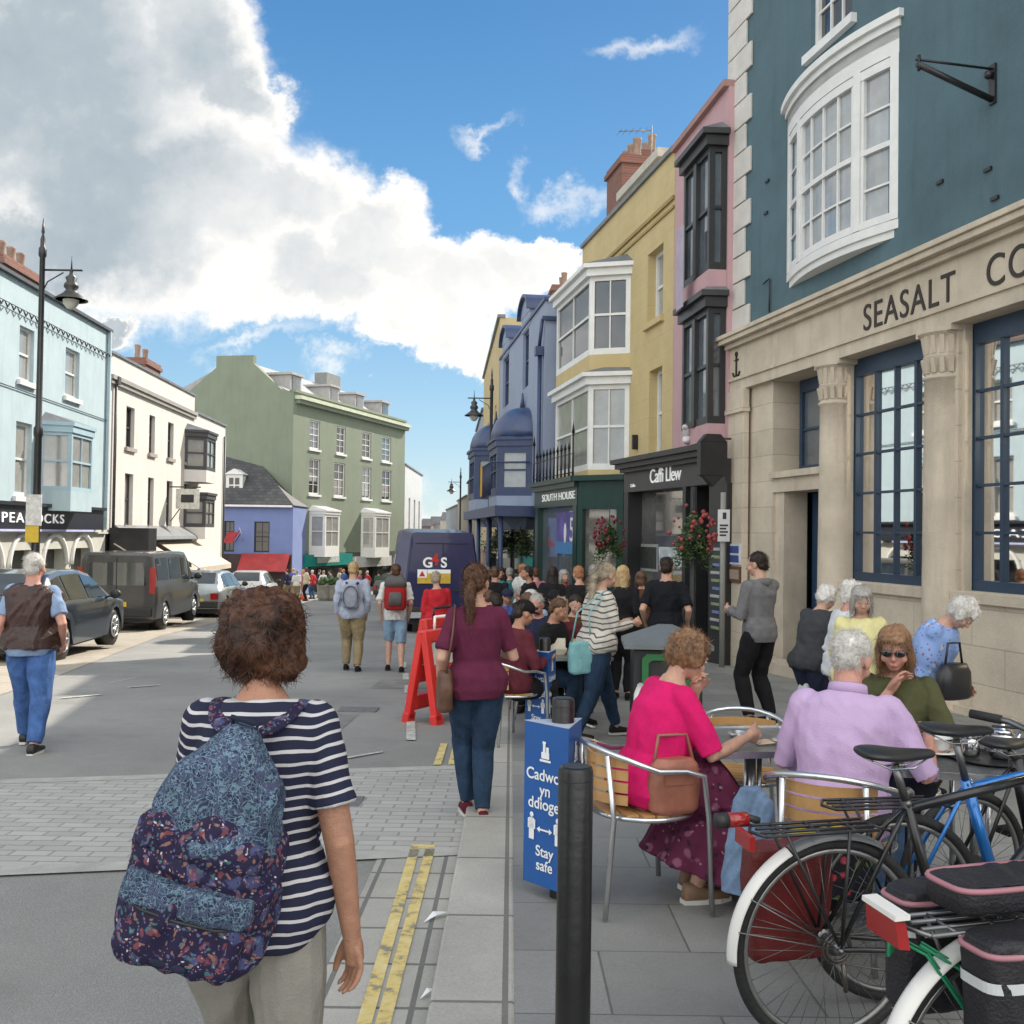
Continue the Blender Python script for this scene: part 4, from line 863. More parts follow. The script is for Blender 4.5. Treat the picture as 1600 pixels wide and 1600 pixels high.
def yellow():
    f = F((3.26, 20.92), (1.86, 28.3)); L = f.L
    rt = f.root('townhouse', 'yellow rendered house with white canted bays stacked at its far end'); g = -1.6
    yl = brickmat('yellow_render', (.52, .41, .205), (.54, .425, .215), (.45, .35, .165), .9, .42, .006, .8, .5, .17, axes=(0, 2, 1), bump=.15)
    top = (f.px(1048, 240)[1] + f.px(908, 393)[1]) / 2
    W = [f.rect(1012, 1036, 389, 500), f.rect(1014, 1034, 576, 712)]
    mb = MB(); skin(mb, 0, L, g, top, W, .3); shell(mb, 0, L, g, top, 9); mb.build('wall', yl, rt)
    for r in W: sash(rt, r, WHITE, PANE_C, 2, 2, .08, .03, -.22, sill=.1, ms=yl)
    MB().box(0, L, -.3, .07, top + .001, top + .1).build('coping', LEAD, rt)
    zc = (f.px(1064, 301)[1] + f.px(959, 398)[1]) / 2
    mb = MB(); mb.box(0, L, .0, .05, zc - .02, zc + .06); mb.box(0, L, .0, .035, zc - .2, zc - .14); mb.build('string_course', mat('ochre_band', (.33, .24, .09), .8), rt)
    for ztop, zbot in ((408, 545), (580, 732)):
        dep = .85; x1 = L - .15; x0 = f.px(985, 480)[0]
        z1 = f.px(985, ztop, .1)[1] + .05; z0 = f.px(940, zbot - 3, dep)[1]
        canted(rt, f, x0, x1, dep, z0, z1, WHITE, PANE_D if ztop < 500 else PANE_C, .55, mroof=LEAD, mbase=yl, base=.45, cols=(2, 2, 1), fw=.11, corn=.2)
    # mansard dormer, chimney and aerial on the roof
    a, b = f.px(1042, 240, -1)[0], f.px(985, 290, -1)[0]
    mb = MB(); mb.box(a, b, -3.5, -.9, top - .3, top + 1.1); d = mb.build('dormer', mat('dormer_lead', (.22, .24, .25), .6), rt)
    MB().box(a - .2, b + .3, -3.7, -.7, top + 1.101, top + 1.32).build('dormer_roof', mat('dormer_pale', (.5, .47, .4), .7), d)
    for k in range(4): u = a + .2 + k * (b - a - .2) / 4; sash(d, (u, u + (b - a) / 4 - .15, top + .35, top + 1.05), WHITE, PANE_S, 2, 1, .05, .02, -.86, mid=False)
    cu = f.px(980, 280, -1.2)[0]; zt = f.px(985, 246, -1.2)[1]
    chimney(rt, cu - .5, cu + 1.0, -1.9, -.9, top - .3, zt, 3)
    u, z = f.px(1018, 212, -2); zz = z; ae = root('tv_aerial', 'thin television aerial on the roof of the yellow house', 'aerial', f.a + f.u * u - f.n * 2 + Vector((0, 0, top + 1.3)), f.rz)
    mb = MB(); h = zz - top - 1.3 + .3; mb.tube([(0, 0, 0), (0, 0, h)], .02, 6); mb.tube([(.0, .0, h - .15), (-.1, 1.0, h - .3)], .014, 6); [mb.tube([(-.25 - .0, t, h - .15 - .15 * t), (.2, t, h - .15 - .15 * t)], .008, 4) for t in (.2, .4, .6, .8, .95)]; mb.build('mast', LEAD, ae)
    # wall lamp
    u, z = f.px(996, 690); mb = MB(); mb.box(u - .05, u + .05, .002, .12, z - .18, z + .15); mb.build('wall_lamp', BLACKP, rt)
    return f
FY = yellow()

def blue_r():
    f = F((.86, 28.5), (-.52, 38.5)); L = f.L
    rt = f.root('blue_building', 'periwinkle blue building with navy domed oriel windows'); g = -2
    bl = mat('blue_render', (.28, .33, .44), .75, .06, 1, .2, 30, stain=.3); nv = mat('navy_trim', (.035, .055, .13), .4, .15, 4)
    top = (f.px(848, 478)[1] + f.px(778, 575)[1]) / 2 + .1
    W = [f.rect(817, 826, 518, 606), f.rect(786, 795, 561, 635)]
    W = [(r[0], r[1], W[0][2], W[0][3]) for r in W]
    mb = MB(); skin(mb, 0, L, g, top, W, .25); shell(mb, 0, L, g, top, 9); mb.build('wall', bl, rt)
    for r in W: sash(rt, r, nv, PANE_D, 1, 2, .08)
    z5 = f.px(848, 503)[1]
    mb = MB(); mb.box(-.04, L, -.2, .06, top + .001, top + .09); mb.box(-.08, -.001, -9, 0, top - .0, top + .09)
    mb.box(-.09, -.001, -9, .1, z5 - .05, z5 + .06); mb.build('string_course', nv, rt)
    mb = MB(); mb.tube([(.28, .1, -1.2), (.28, .1, z5 - .9)], .06, 8); mb.box(.14, .42, .02, .24, z5 - 1.0, z5 - .75); mb.tube([(.28, .12, z5 - .75), (.02, .08, z5)], .05, 8); mb.build('drainpipe', nv, rt)
    # curved gablets over the upper windows
    for r in W:
        c = (r[0] + r[1]) / 2; mb = MB(); mb.box(c - .9, c + .9, -1.2, .02, top - .1, top + .35)
        arc_ = [(c + 1.0 * math.cos(math.pi * k / 10), top + .35 + .55 * math.sin(math.pi * k / 10)) for k in range(11)]; mb.prism(arc_, -1.2, .03, 'y'); g_ = mb.build('gablet', bl, rt)
        mb = MB(); P = [(c + 1.05 * math.cos(math.pi * k / 10), top + .36 + .62 * math.sin(math.pi * k / 10)) for k in range(11)]; Q = [(c + 1.0 * math.cos(math.pi * k / 10), top + .35 + .54 * math.sin(math.pi * k / 10)) for k in range(11)][::-1]; mb.prism(P + Q, -1.3, .16, 'y'); mb.build('hood', nv, g_)
    # two domed oriels
    dm = mat('navy_dome', (.05, .075, .16), .35, .2, 3)
    for a, b, zd, zt, zb, yel in ((833, 800, 630, 666, 768, 0), (787, 762, 660, 687, 775, 1)):
        dep = 1.0; x0 = f.px(a, 720)[0] + .15; x1 = x0 + 3.0
        z1 = f.px(a - 10, zt, .6)[1]; z0 = f.px(a - 10, zb, .6)[1]
        bw = canted(rt, f, x0, x1, dep, z0, z1, nv, (PANE_C, PANE_D, PANE_S), .45, mbase=bl, base=.5, cols=(1, 2, 1), fw=.2, corn=.1)
        mb = MB(); c = (x0 + x1) / 2; h = (x1 - x0) / 2 + .05; rings = []
        for t in [i / 7 for i in range(8)]:
            s_ = math.cos(t * math.pi / 2) ** .7 if t < 1 else .03; zz = z1 + 1.0 * math.sin(t * math.pi / 2)
            rings.append([(c + h * s_ * math.cos(q), -.02 + (dep + .1) * s_ * math.sin(q) ** .8, zz) for q in [math.pi * k / 12 for k in range(13)]] + [(c - h * s_, -.1, zz)] + [(c + h * s_, -.1, zz)])
        mb.loft(rings); mb.tube([(c, .1, z1 + 1.0), (c, .1, z1 + 1.5)], [.09, .02], 8); mb.build('dome', dm, bw)
        # tapering skirt beneath
        mb = MB(); mb.loft([[(x0, 0, z0 - .5), (x0 + .45, dep, z0 - .5), (x1 - .45, dep, z0 - .5), (x1, 0, z0 - .5)], [(x0 + .3, 0, z0 - 1.0), (x0 + .6, dep * .5, z0 - 1.0), (x1 - .6, dep * .5, z0 - 1.0), (x1 - .3, 0, z0 - 1.0)]], True, False); mb.build('skirt', bl, bw)
        if yel:
            T = Matrix.Translation((x0, 0, 0)) @ Matrix.Rotation(math.atan2(dep, .45), 4, 'Z'); MB(T).box(.25, .85, .03, .06, z0 + .1, z0 + 1.25).build('banner', mat('mustard', (.50, .30, .02), .7), bw)
        else:
            mb = MB(); zz = z0 + 1.0; mb.tube([(x0 - .1, .1, zz), (x0 + .35, dep + .2, zz), (x1 - .4, dep + .2, zz), (x1, .1, zz)], .025, 6); [mb.tube([(x0 + .35 + t * (x1 - x0 - .75), dep + .2, z0), (x0 + .35 + t * (x1 - x0 - .75), dep + .2, zz)], .015, 4) for t in [i / 8 for i in range(9)]]; mb.build('railing', nv, bw)
    # navy ground floor canopy
    zc = f.px(800, 800)[1]; mb = MB(); mb.box(.4, L, .001, 1.3, zc - .25, zc + .05); mb.build('canopy', nv, rt)
    [MB().tube([(x, 1.1, g), (x, 1.1, zc - .25)], .07, 8).build('canopy_post', nv, rt) for x in (.6, 3.6, 6.6, 9.6)]
    MB().box(.4, L - .2, .001, .12, g, zc - .251).build('shopfront', PANE_D, rt)
    cx_ = f.px(906, 430, -3.2)[0]; chimney(rt, min(cx_, .2), min(cx_, .2) + 1.3, -3.6, -2.7, top - .2, f.px(893, 412, -3.2)[1], 2)
    mb = MB(); mb.add([(0, -2, top), (0, -9, top), (0, -5, top + 1.6), (3, -2, top), (3, -9, top), (3, -5, top + 1.6)], [(0, 1, 2), (3, 5, 4), (0, 2, 5, 3), (1, 4, 5, 2)]); mb.build('roof', mat('tan_gable', (.36, .29, .2), .8), rt)
blue_r()

def far_right():
    cm = mat('cream_yellow', (.52, .42, .22), .75, .08, .8, .2, 30)
    f = F((-.55, 38.6), (-1.58, 54)); top = PZ(776, 497, 38.7).z
    f, rt = simple('townhouse', 'tall ochre cream house rising behind the domed blue building', (-.55, 38.6), (-1.58, 54), top, cm, 9, [(2 + 3.4 * i, 3.1 + 3.4 * i, z, z + 1.8) for i in range(4) for z in (2.0, 5.0)], g=-2.5)
    chimney(rt, .3, 1.8, -3, -2, top - .2, top + 1.4, 2)
    MB().box(0, f.L, .001, .2, -2.2, .9).build('shopfront', PANE_D, rt)
    f, rt = simple('townhouse', 'grey blue house with white sash windows beyond the ochre one', (-1.6, 54.1), (-2.35, 66), PZ(752, 640, 54).z, mat('grey_blue', (.32, .36, .40), .75, .08, 1), 9, [(1.3 + 3.6 * i, 2.4 + 3.6 * i, z, z + 1.7) for i in range(3) for z in (2.2, 4.8)], g=-3)
    MB().box(0, f.L, .001, .25, -2.4, .7).build('shopfront', cm, rt)
    for i, (ya, yb, xa, xb, py, px, c, lab) in enumerate(((66.1, 78, -2.4, -3.4, 742, 728, (.34, .29, .21), 'low buff house with a steep dark roof past the grey blue one'), (78.1, 92, -3.45, -4.9, 775, 716, (.42, .36, .3), 'low pinkish house far down the right side'), (92.1, 112, -4.95, -7.2, 790, 708, (.3, .32, .34), 'farthest small grey house on the right side'))):
        simple('townhouse', lab, (xa, ya), (xb, yb), PZ(px, py, ya).z, mat('fr%d' % i, c, .8, .1, 1), 8, [(2 + 3.5 * k, 3 + 3.5 * k, .2, 1.8) for k in range(3)], g=-3.2, roof=1.5)
far_right()

def green_shop():
    # single storey dark green shopfront in front of the yellow house
    dg = mat('shop_green', (.006, .035, .03), .35, .15, 3)
    a = PZ(838, 760, 28.2); b = PZ(905, 752, 24.2); c = PZ(976, 752, 23.4)
    f = F((b.x, 24.2), (a.x, 28.2)); L = f.L; g = -1.5
    rt = f.root('green_shop', 'dark green shopfront with white lettering and spiked railings on its flat roof')
    zt = f.px(860, 752)[1]; zb = f.px(870, 792)[1]
    mb = MB(); mb.box(-.1, L + .05, -2.2, .22, zt - .12, zt); mb.box(-.05, L, -2.1, .14, zt - .25, zt - .121); mb.build('cornice', dg, rt)
    mb = MB(); mb.box(0, L, -2.0, .05, zb, zt - .251); fa = mb.build('fascia', dg, rt)
    u0, u1 = f.px(898, 775, .06)[0], f.px(847, 783, .06)[0]; sw = emis('letter_white', (.75, .77, .74), .12)
    o = text('lettering', 'SOUTH HOUSE', .27, sw, fa, (u1, .06, zb + .16), (R(90), 0, R(180)), .01, 'LEFT'); w = max(v.co.x for v in o.data.vertices); o.scale = ((u1 - u0) / w, 1, 1)
    mb = MB(); [mb.box(x, x + .3, -.1, .06, g, zb - .001) for x in (0, L - .45)]; mb.box(.3, L - .45, -.1, .0, g, -.6); mb.build('pilaster', dg, rt)
    MB().box(.3, L - .45, -.12, -.09, g, zb).build('pane', PANE_S, rt)
    q = f.rect(866, 903, 800, 866); p = MB().box(q[0], q[1], -.085, -.06, q[2], q[3]).build('poster', mat('poster_purple', (.10, .08, .30), .6, .5, 1.6), rt)
    MB().box(q[0], q[1], -.059, -.055, q[2], q[2] + (q[3] - q[2]) * .3).build('poster_foot', mat('poster_blue', (.06, .2, .42), .6), p)
    MB().ell(((q[0] + q[1]) / 2 + .25, -.055, (q[2] + q[3]) / 2), (.12, .01, .25), 12, 8).build('poster_shape', WHITE, p)
    text('numeral', '5', .85, WHITE, p, ((q[0] + q[1]) / 2 - .15, -.05, (q[2] + q[3]) / 2 - .2), (R(90), 0, R(180)), .004)
    # return facing the camera
    f2 = F((c.x, 23.4), (b.x, 24.2)); L2 = f2.L
    T = Matrix.Translation(f2.a) @ Matrix.Rotation(f2.rz, 4, 'Z'); T = (Matrix.Translation(f.a) @ Matrix.Rotation(f.rz, 4, 'Z')).inverted() @ T
    mb = MB(T); mb.box(-.1, L2 + .1, -1.5, .22, zt - .125, zt + .002); mb.box(0, L2, -1.4, .05, zb - .1, zt - .126); mb.box(0, .18, -.1, .051, g, zb); mb.box(L2 - .14, L2, -.1, .051, g, zb); mb.box(.18, L2 - .14, -.1, .0, g, -.75); mb.build('side_front', dg, rt)
    MB(T).box(.18, L2 - .14, -.12, -.09, g, zb - .1).build('pane', mat('pane_stone_reflect', (.15, .145, .125), .05, .5, 2, ior=2.4), rt)
    # railing on the roof
    z = zt; mb = MB(); n = 12
    for i in range(n):
        x = .2 + (L - .3) * i / (n - 1); hh = 1.3 if i in (0, n - 1) else .85
        mb.tube([(x, .1, z), (x, .1, z + hh * .8)], .025, 6); mb.tube([(x, .1, z + hh * .8), (x, .1, z + hh)], [.045, .004], 6)
    mb.tube([(.1, .1, z + .1), (L, .1, z + .1)], .015, 5); mb.tube([(.1, .1, z + .55), (L, .1, z + .55)], .012, 5); mb.build('railing', BLACKP, rt)
green_shop()

def cafe():
    # black cafe front under the pink house
    a, b = PZ(1122, 740, 18.1), PZ(979, 745, 22.3); f = F((3.62, 17.98), (b.x, 22.3)); L = f.L; g = -1.2
    rt = f.root('cafe_building', 'black cafe shopfront with white hand lettered name, next to the stone building')
    bk = mat('cafe_black', (.02, .02, .022), .45, .2, 3); gy = mat('cafe_fascia', (.045, .045, .047), .5, .1, 3)
    z1 = (f.px(979, 722)[1] + f.px(1110, 697)[1]) / 2; z0 = (f.px(979, 774)[1] + f.px(1110, 752)[1]) / 2
    mb = MB(); mb.box(0, L + .1, -1.5, .35, z1 - .08, z1 + .02); mb.box(0, L + .05, -1.5, .26, z1 - .18, z1 - .081); mb.box(0, L, -1.5, .16, z1 - .26, z1 - .181); mb.build('cornice', bk, rt)
    fa = MB().box(-.4, L, -1.4, .06, z0, z1 - .261).build('fascia', gy, rt)
    u0, u1 = f.px(1064, 745, .07)[0], f.px(1015, 750, .07)[0]
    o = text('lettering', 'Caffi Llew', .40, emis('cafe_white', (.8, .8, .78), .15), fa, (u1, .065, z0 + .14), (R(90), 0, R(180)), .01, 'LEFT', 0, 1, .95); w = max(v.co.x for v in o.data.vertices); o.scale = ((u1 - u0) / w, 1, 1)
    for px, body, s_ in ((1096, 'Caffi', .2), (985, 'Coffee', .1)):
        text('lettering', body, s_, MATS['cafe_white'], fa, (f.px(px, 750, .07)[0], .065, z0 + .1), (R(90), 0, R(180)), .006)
    mb = MB(); [mb.box(x, x + w, -.4, .055, g, z0 - .001) for x, w in ((-.45, .70), (L - .25, .25), (1.25, .14))]; mb.box(1.39, L - .25, -.3, .03, g, -.45); mb.build('pilaster', bk, rt)
    gl = mat('cafe_pane', (.12, .12, .115), .04, .5, .8, ior=2.6)
    wn = MB().box(1.39, L - .25, -.3, -.27, -.45, z0).build('window', gl, rt)
    MB().box(.25, 1.25, -.5, -.46, g, z0).build('door', PANE_D, rt)
    q = f.rect(992, 1028, 850, 892, d=-.26); mb = MB(); mb.box(q[0], q[1], -.268, -.25, q[2], q[3]); p = mb.build('menu_board', mat('board_grey', (.3, .32, .31), .6), wn)
    MB().box(q[0] + .06, q[1] - .06, -.249, -.24, q[2] + .06, q[3] - .06).build('board_face', mat('board_black', (.03, .035, .03), .6, .5, 8), p)
    q = f.rect(1030, 1066, 855, 885, d=-.26); MB().box(q[0], q[1], -.268, -.25, q[2], q[3]).build('notice', mat('notice_pale', (.5, .55, .56), .6, .3, 6), wn)
    # tall menu strips by the doorway
    q = f.rect(1110, 1127, 850, 985, d=.07); m_ = MB().box(q[0], q[1], .056, .09, q[2], q[3]).build('menu_panel', mat('menu_slate', (.03, .035, .045), .5), rt)
    n = 11
    for k in range(n): z = q[3] - (q[3] - q[2]) * (k + .6) / n; MB().box(q[0] + .03, q[1] - .04 - .04 * (k % 3), .091, .094, z - .03, z + .02).build('print', mat('print%d' % (k % 3), ((.4, .4, .4), (.25, .3, .15), (.15, .2, .4))[k % 3], .6), m_)
    # hanging sign lantern box
    u, z = f.px(1110, 712, .5); hs = root('hanging_sign', 'dark carved hanging sign above the cafe doorway', 'sign', f.a + f.u * (u + .25) + Vector((0, 0, z)), f.rz); hs.scale = (.85, .8, .85)
    mb = MB(); mb.box(-.08, .08, .12, .75, -.38, .3); mb.prism([(.12, .3), (.75, .3), (.6, .46), (.27, .46)], -.08, .08, 'x'); mb.prism([(.2, -.38), (.68, -.38), (.44, -.6)], -.08, .08, 'x'); mb.build('board', bk, hs, bevel=.01)
    mb = MB(); mb.tube([(0, .36, .38), (0, 0.0, .38)], .025, 6); mb.torus((0, .44, 0), .16, .025, 16, 6, Matrix.Rotation(R(90), 3, 'Z')); mb.build('bracket', mat('carved_grey', (.09, .09, .09), .6), hs)
    return f
FC = cafe()
# ------------------------------------------------------------------ vehicles
RUB = mat('rubber', (.018, .018, .019), .8, .2, 10); ALLOY = mat('alloy', (.45, .46, .47), .35, .1, 5, metal=.8); CHROME = mat('aluminium', (.62, .63, .64), .25, .08, 6, metal=.9)
GLZ = mat('car_glass', (.02, .028, .034), .02, .3, 2, ior=2.2); REDL = mat('tail_red', (.30, .01, .01), .2, .1, 9, spec=.8); LAMPC = mat('headlamp', (.55, .56, .58), .15, .1, 9, spec=1)
PLY = mat('plate_yellow', (.6, .42, .04), .5, .1, 9); PLK = mat('plastic_black', (.02, .02, .021), .55, .2, 6)
def vehicle(name, label, cat, loc, rz, st, paint, wy, wr=.32, side=(), wsc=None, rear=None, tails=((.62, .95, .6, .8),), plate=(.5, .62), hl=None, mir=None, group=None, roofbars=False, rearz=None):
    """st: stations (y, z_bottom, z_belt, z_top, w_bottom, w_belt, w_top) from tail (y=0) to nose"""
    rt = root(name, label, cat, loc, rz, group)
    def I(y):
        for a, b in zip(st, st[1:]):
            if a[0] <= y <= b[0]: t = (y - a[0]) / (b[0] - a[0]); return [a[i] + (b[i] - a[i]) * t for i in range(7)]
        return list(st[-1] if y > st[-1][0] else st[0])
    rings = []; ys = sorted({s[0] for s in st} | {st[-1][0] * i / 26 for i in range(27)})
    arch = lambda y: max([0] + [math.sqrt(max(0, (wr + .07) ** 2 - (y - w) ** 2)) for w in wy])
    for y in ys:
        _, zb, zm, zt, wb, wm, wt = I(y); a = arch(y); zb2 = max(zb, a + wr * .98) if a > 0 else zb; zb2 = min(zb2, zm - .1)
        r = min(.09, (zt - zm) * .4 + .02)
        R_ = [(wb, zb2), (wm, zb2 + (zm - zb2) * .35), (wm, zm - .05), (wm - .025, zm), (wt + (wm - wt) * .1, zm + (zt - zm) * .85 - .0), (wt - .02, zt - r * .3), (wt - .12, zt)]
        rings.append([(x, y, z) for x, z in R_] + [(-x, y, z) for x, z in R_[::-1]])
    mb = MB(); mb.loft(rings); b = mb.build('body', paint, rt); e = b.modifiers.new('e', 'EDGE_SPLIT'); e.split_angle = R(32)
    # underside
    L = st[-1][0]; wm0 = I(L / 2)[4]
    MB().box(-wm0 + .12, wm0 - .12, .15, L - .15, I(L / 2)[1] - .06, I(L / 2)[1] + .05).build('chassis', PLK, rt)
    def sp(y, t, s, off=.008): _, zb, zm, zt, wb, wm, wt = I(y); return (s * (wm - .025 + (wt - wm + .02) * t + off), y, zm + (zt - zm) * t)
    for s in (-1, 1):
        for poly in side:
            MB().add([sp(y, t, s) for y, t in poly], [tuple(range(len(poly)))]).build('window', GLZ, rt)
        for y in wy:
            MB().tube([(s * (I(y)[5] - .32), y, wr), (s * (I(y)[5] - .06), y, wr)], wr + .06, 28).build('arch', PLK, rt)
            w = MB(Matrix.Translation((s * (I(y)[5] - .12), y, wr))); w.T = w.T @ Matrix.Rotation(R(90) * 1, 4, 'Z')
            w.torus((0, 0, 0), wr - .075, .075, 32, 8); w.tube([(0, -.09, 0), (0, .09, 0)], wr - .1, 24); q = w.build('wheel', RUB, rt)
            m = MB(Matrix.Translation((s * (I(y)[5] - .03), y, wr))); m.T = m.T @ Matrix.Rotation(R(90), 4, 'Z')
            m.torus((0, 0, 0), wr - .12, .022, 28, 6)
            for k in range(7): a = 2 * math.pi * k / 7; m.tube([(.03 * math.cos(a), 0, .03 * math.sin(a)), ((wr - .13) * math.cos(a), 0, (wr - .13) * math.sin(a))], [.028, .02], 6)
            m.ell((0, 0, 0), (.05, .02, .05), 10, 6); m.build('rim', ALLOY, q)
    def slope(y0, y1, t0=0.0, t1=1.0, m_=.86, nm='windscreen'):
        a, c = I(y0), I(y1); za, zc = a[3], c[3]; P = lambda t, s: (s * ((a[6] + (c[6] - a[6]) * t) * m_ if True else 0), y0 + (y1 - y0) * t, za + (zc - za) * t)
        n = Vector((0, -(zc - za), (y1 - y0))).normalized() * .012
        if n.z < 0: n = -n
        v = [Vector(P(t0, -1)) + n, Vector(P(t0, 1)) + n, Vector(P(t1, 1)) + n, Vector(P(t1, -1)) + n]; return MB().add(v, [(0, 1, 2, 3)]).build(nm, GLZ, rt)
    if wsc: slope(*wsc)
    if rear: slope(*rear, nm='rear_window')
    if rearz: w_, z0_, z1_ = rearz; MB().add([(-w_, -.012, z0_), (w_, -.012, z0_), (w_ * .9, -.012, z1_), (-w_ * .9, -.012, z1_)], [(0, 1, 2, 3)]).build('rear_window', GLZ, rt)
    w0 = I(0)[5]
    for s in (-1, 1):
        for (x0, x1, z0, z1) in tails:
            MB().box(min(s * x0 * w0, s * x1 * w0), max(s * x0 * w0, s * x1 * w0), -.03, .06, z0, z1).build('tail_lamp', REDL, rt)
        if hl: MB().ell((s * hl[0], hl[1], hl[2]), (.15, .2, .09), 12, 8).build('headlamp', LAMPC, rt)
        if mir: m = MB(); m.ell((s * (I(mir[0])[5] + .12), mir[0], mir[1]), (.11, .06, .09), 10, 8); m.tube([(s * (I(mir[0])[5] - .05), mir[0], mir[1] - .06), (s * (I(mir[0])[5] + .08), mir[0], mir[1] - .04)], .02, 6); m.build('mirror', PLK, rt)
    MB().box(-.26, .26, -.035, 0, plate[0], plate[1]).build('number_plate', PLY, rt)
    MB().box(-w0 * .93, w0 * .93, -.06, .1, I(0)[1] + .02, I(0)[1] + .24).build('bumper', PLK, rt, bevel=.03)
    return rt, I
def heading(k): return math.atan2(-k, 1)     # rotation for a heading (k, 1)
dk = mat('paint_dark_blue', (.022, .03, .04), .3, .1, 2, metal=.3, spec=.7, coat=1.0)
EST = [(0, .3, .85, .88, .72, .76, .70), (.12, .26, .9, 1.1, .8, .82, .66), (.55, .22, .93, 1.44, .85, .87, .60), (1.2, .2, .93, 1.5, .86, .88, .60), (2.1, .2, .92, 1.48, .86, .88, .60), (2.5, .2, .91, 1.4, .86, .88, .62), (3.3, .2, .9, .93, .86, .87, .74), (3.9, .22, .8, .83, .84, .84, .68), (4.25, .28, .6, .64, .7, .7, .55)]
SIDE = [[(.45, .12), (.95, .1), (.95, .86), (.62, .8)], [(1.03, .1), (1.85, .08), (1.85, .86), (1.03, .86)], [(1.93, .08), (2.95, .12), (2.5, .84), (1.93, .86)]]
g = lambda x, y: (x, y, gz(y))
vehicle('parked_car', 'dark blue hatchback parked nearest, behind the white haired walking man', 'car', g(-8.45, 16.8), heading(-.055), EST, dk, (.75, 3.4), .32, SIDE, (3.28, 2.52), (.13, .55), ((.55, .98, .6, .85),), (.42, .54), (.62, 4.0, .66), (2.9, .98))
gv = mat('paint_graphite', (.055, .055, .055), .35, .15, 1.5, metal=.5, spec=.6, coat=.8)
VAN = [(0, .35, 1.15, 1.9, .92, .95, .84), (.06, .3, 1.15, 1.97, .95, .98, .84), (2.2, .28, 1.12, 1.98, .96, .98, .84), (3.3, .28, 1.1, 1.95, .96, .98, .82), (3.6, .28, 1.1, 1.85, .96, .98, .8), (4.3, .28, 1.08, 1.12, .95, .96, .82), (4.85, .3, .85, .9, .9, .9, .7), (5.0, .35, .6, .62, .75, .75, .6)]
VS = [[(.25, .15), (1.3, .15), (1.3, .82), (.25, .82)], [(1.45, .15), (2.5, .15), (2.5, .82), (1.45, .82)], [(2.65, .12), (3.9, .12), (3.5, .8), (2.65, .82)]]
vr, I_ = vehicle('parked_van', 'dark grey van with tinted rear windows parked between the blue hatchback and a silver car', 'van', g(-9.85, 25.6), heading(-.06), VAN, gv, (1.0, 4.0), .33, VS, (4.28, 3.62), None, ((.86, 1.0, .95, 1.6),), (.62, .74), (.7, 4.75, .85), (3.75, 1.25), rearz=(.72, 1.15, 1.72))
MB().box(-.01, .01, -.02, 0, .5, 1.85).build('door_seam', PLK, vr)
sv = mat('paint_silver', (.34, .37, .38), .35, .1, 2, metal=.6, coat=.8); wv = mat('paint_white', (.6, .6, .58), .35, .06, 2, coat=.8)
vehicle('parked_car', 'silver hatchback parked just beyond the dark grey van', 'car', g(-10.2, 33.2), heading(-.06), EST, sv, (.75, 3.4), .32, SIDE, (3.28, 2.52), (.13, .55), mir=(2.9, .98))
vehicle('parked_car', 'white car seen past the silver one, above the dark haired woman', 'car', g(-10.9, 42), heading(-.1), EST, wv, (.75, 3.4), .32, SIDE, (3.28, 2.52), (.13, .55), mir=(2.9, .98))
vehicle('parked_car', 'black car far off in front of the white shop fascia of the green building', 'car', g(-6.9, 55), heading(.9), EST, mat('paint_black', (.012, .012, .014), .25, .1, 3, coat=1), (.75, 3.4), .32, SIDE, (3.28, 2.52), (.13, .55))
nb = mat('paint_van_navy', (.012, .013, .07), .4, .08, 1, spec=.4, coat=.25)
SPR = [(0, .45, 1.3, 2.35, .93, .96, .80), (.08, .35, 1.3, 2.62, .96, 1.0, .82), (2.5, .3, 1.3, 2.72, .97, 1.0, .84), (4.2, .3, 1.3, 2.68, .97, 1.0, .82), (4.7, .3, 1.25, 2.4, .97, .99, .8), (5.4, .3, 1.2, 1.25, .95, .97, .82), (5.9, .32, .95, 1.0, .9, .9, .7)]
gp = G(640, 982); gq = G(757, 980)
gs, _ = vehicle('security_van', 'tall navy cash security van with white lettering parked facing away', 'van', g((gp.x + gq.x) / 2 + .02, 26.6), heading(-.2), SPR, nb, (1.2, 4.9), .35, [[(3.7, .05), (4.9, .05), (4.6, .5), (3.7, .5)]], (5.38, 4.72), None, ((.9, 1.0, .75, 1.3),), (.6, .72), (.75, 5.75, .9), (4.8, 1.5))
lw = emis('van_white', (.8, .8, .8), .05)
for t, x, m_ in (('G', -.53, lw), ('4', -.32, mat('van_red', (.55, .02, .02), .4)), ('S', -.06, lw)):
    text('lettering', t, .36 if t != '4' else .42, m_, gs, (x, -.02, 1.72 if t != '4' else 1.78), (R(90), 0, 0), .005, off=.01)
gsr = MB(); gsr.box(-.012, .012, -.02, .03, .6, 2.35); gsr.box(-.7, .7, -.02, .03, 2.33, 2.35); gsr.build('door_seam', PLK, gs)
w_ = MB().box(-.66, .2, -.03, -.012, 1.3, 1.66).build('warning_plate', mat('warn_yellow', (.6, .40, .05), .5, .2, 8), gs)
MB().box(-.66, -.42, -.034, -.03, 1.45, 1.66).build('plate_patch', lw, w_); MB().box(-.40, .2, -.034, -.03, 1.56, 1.66).build('plate_strip', lw, w_)
MB().add([(-.62, -.037, 1.48), (-.46, -.037, 1.48), (-.54, -.037, 1.63)], [(0, 1, 2)]).build('triangle', MATS['van_red'], w_)
MB().box(.3, .6, -.05, -.01, 1.1, 1.14).build('handle', PLK, gs); MB().box(-.9, .9, -.2, .1, .42, .56).build('step', mat('step_grey', (.4, .41, .42), .5), gs)

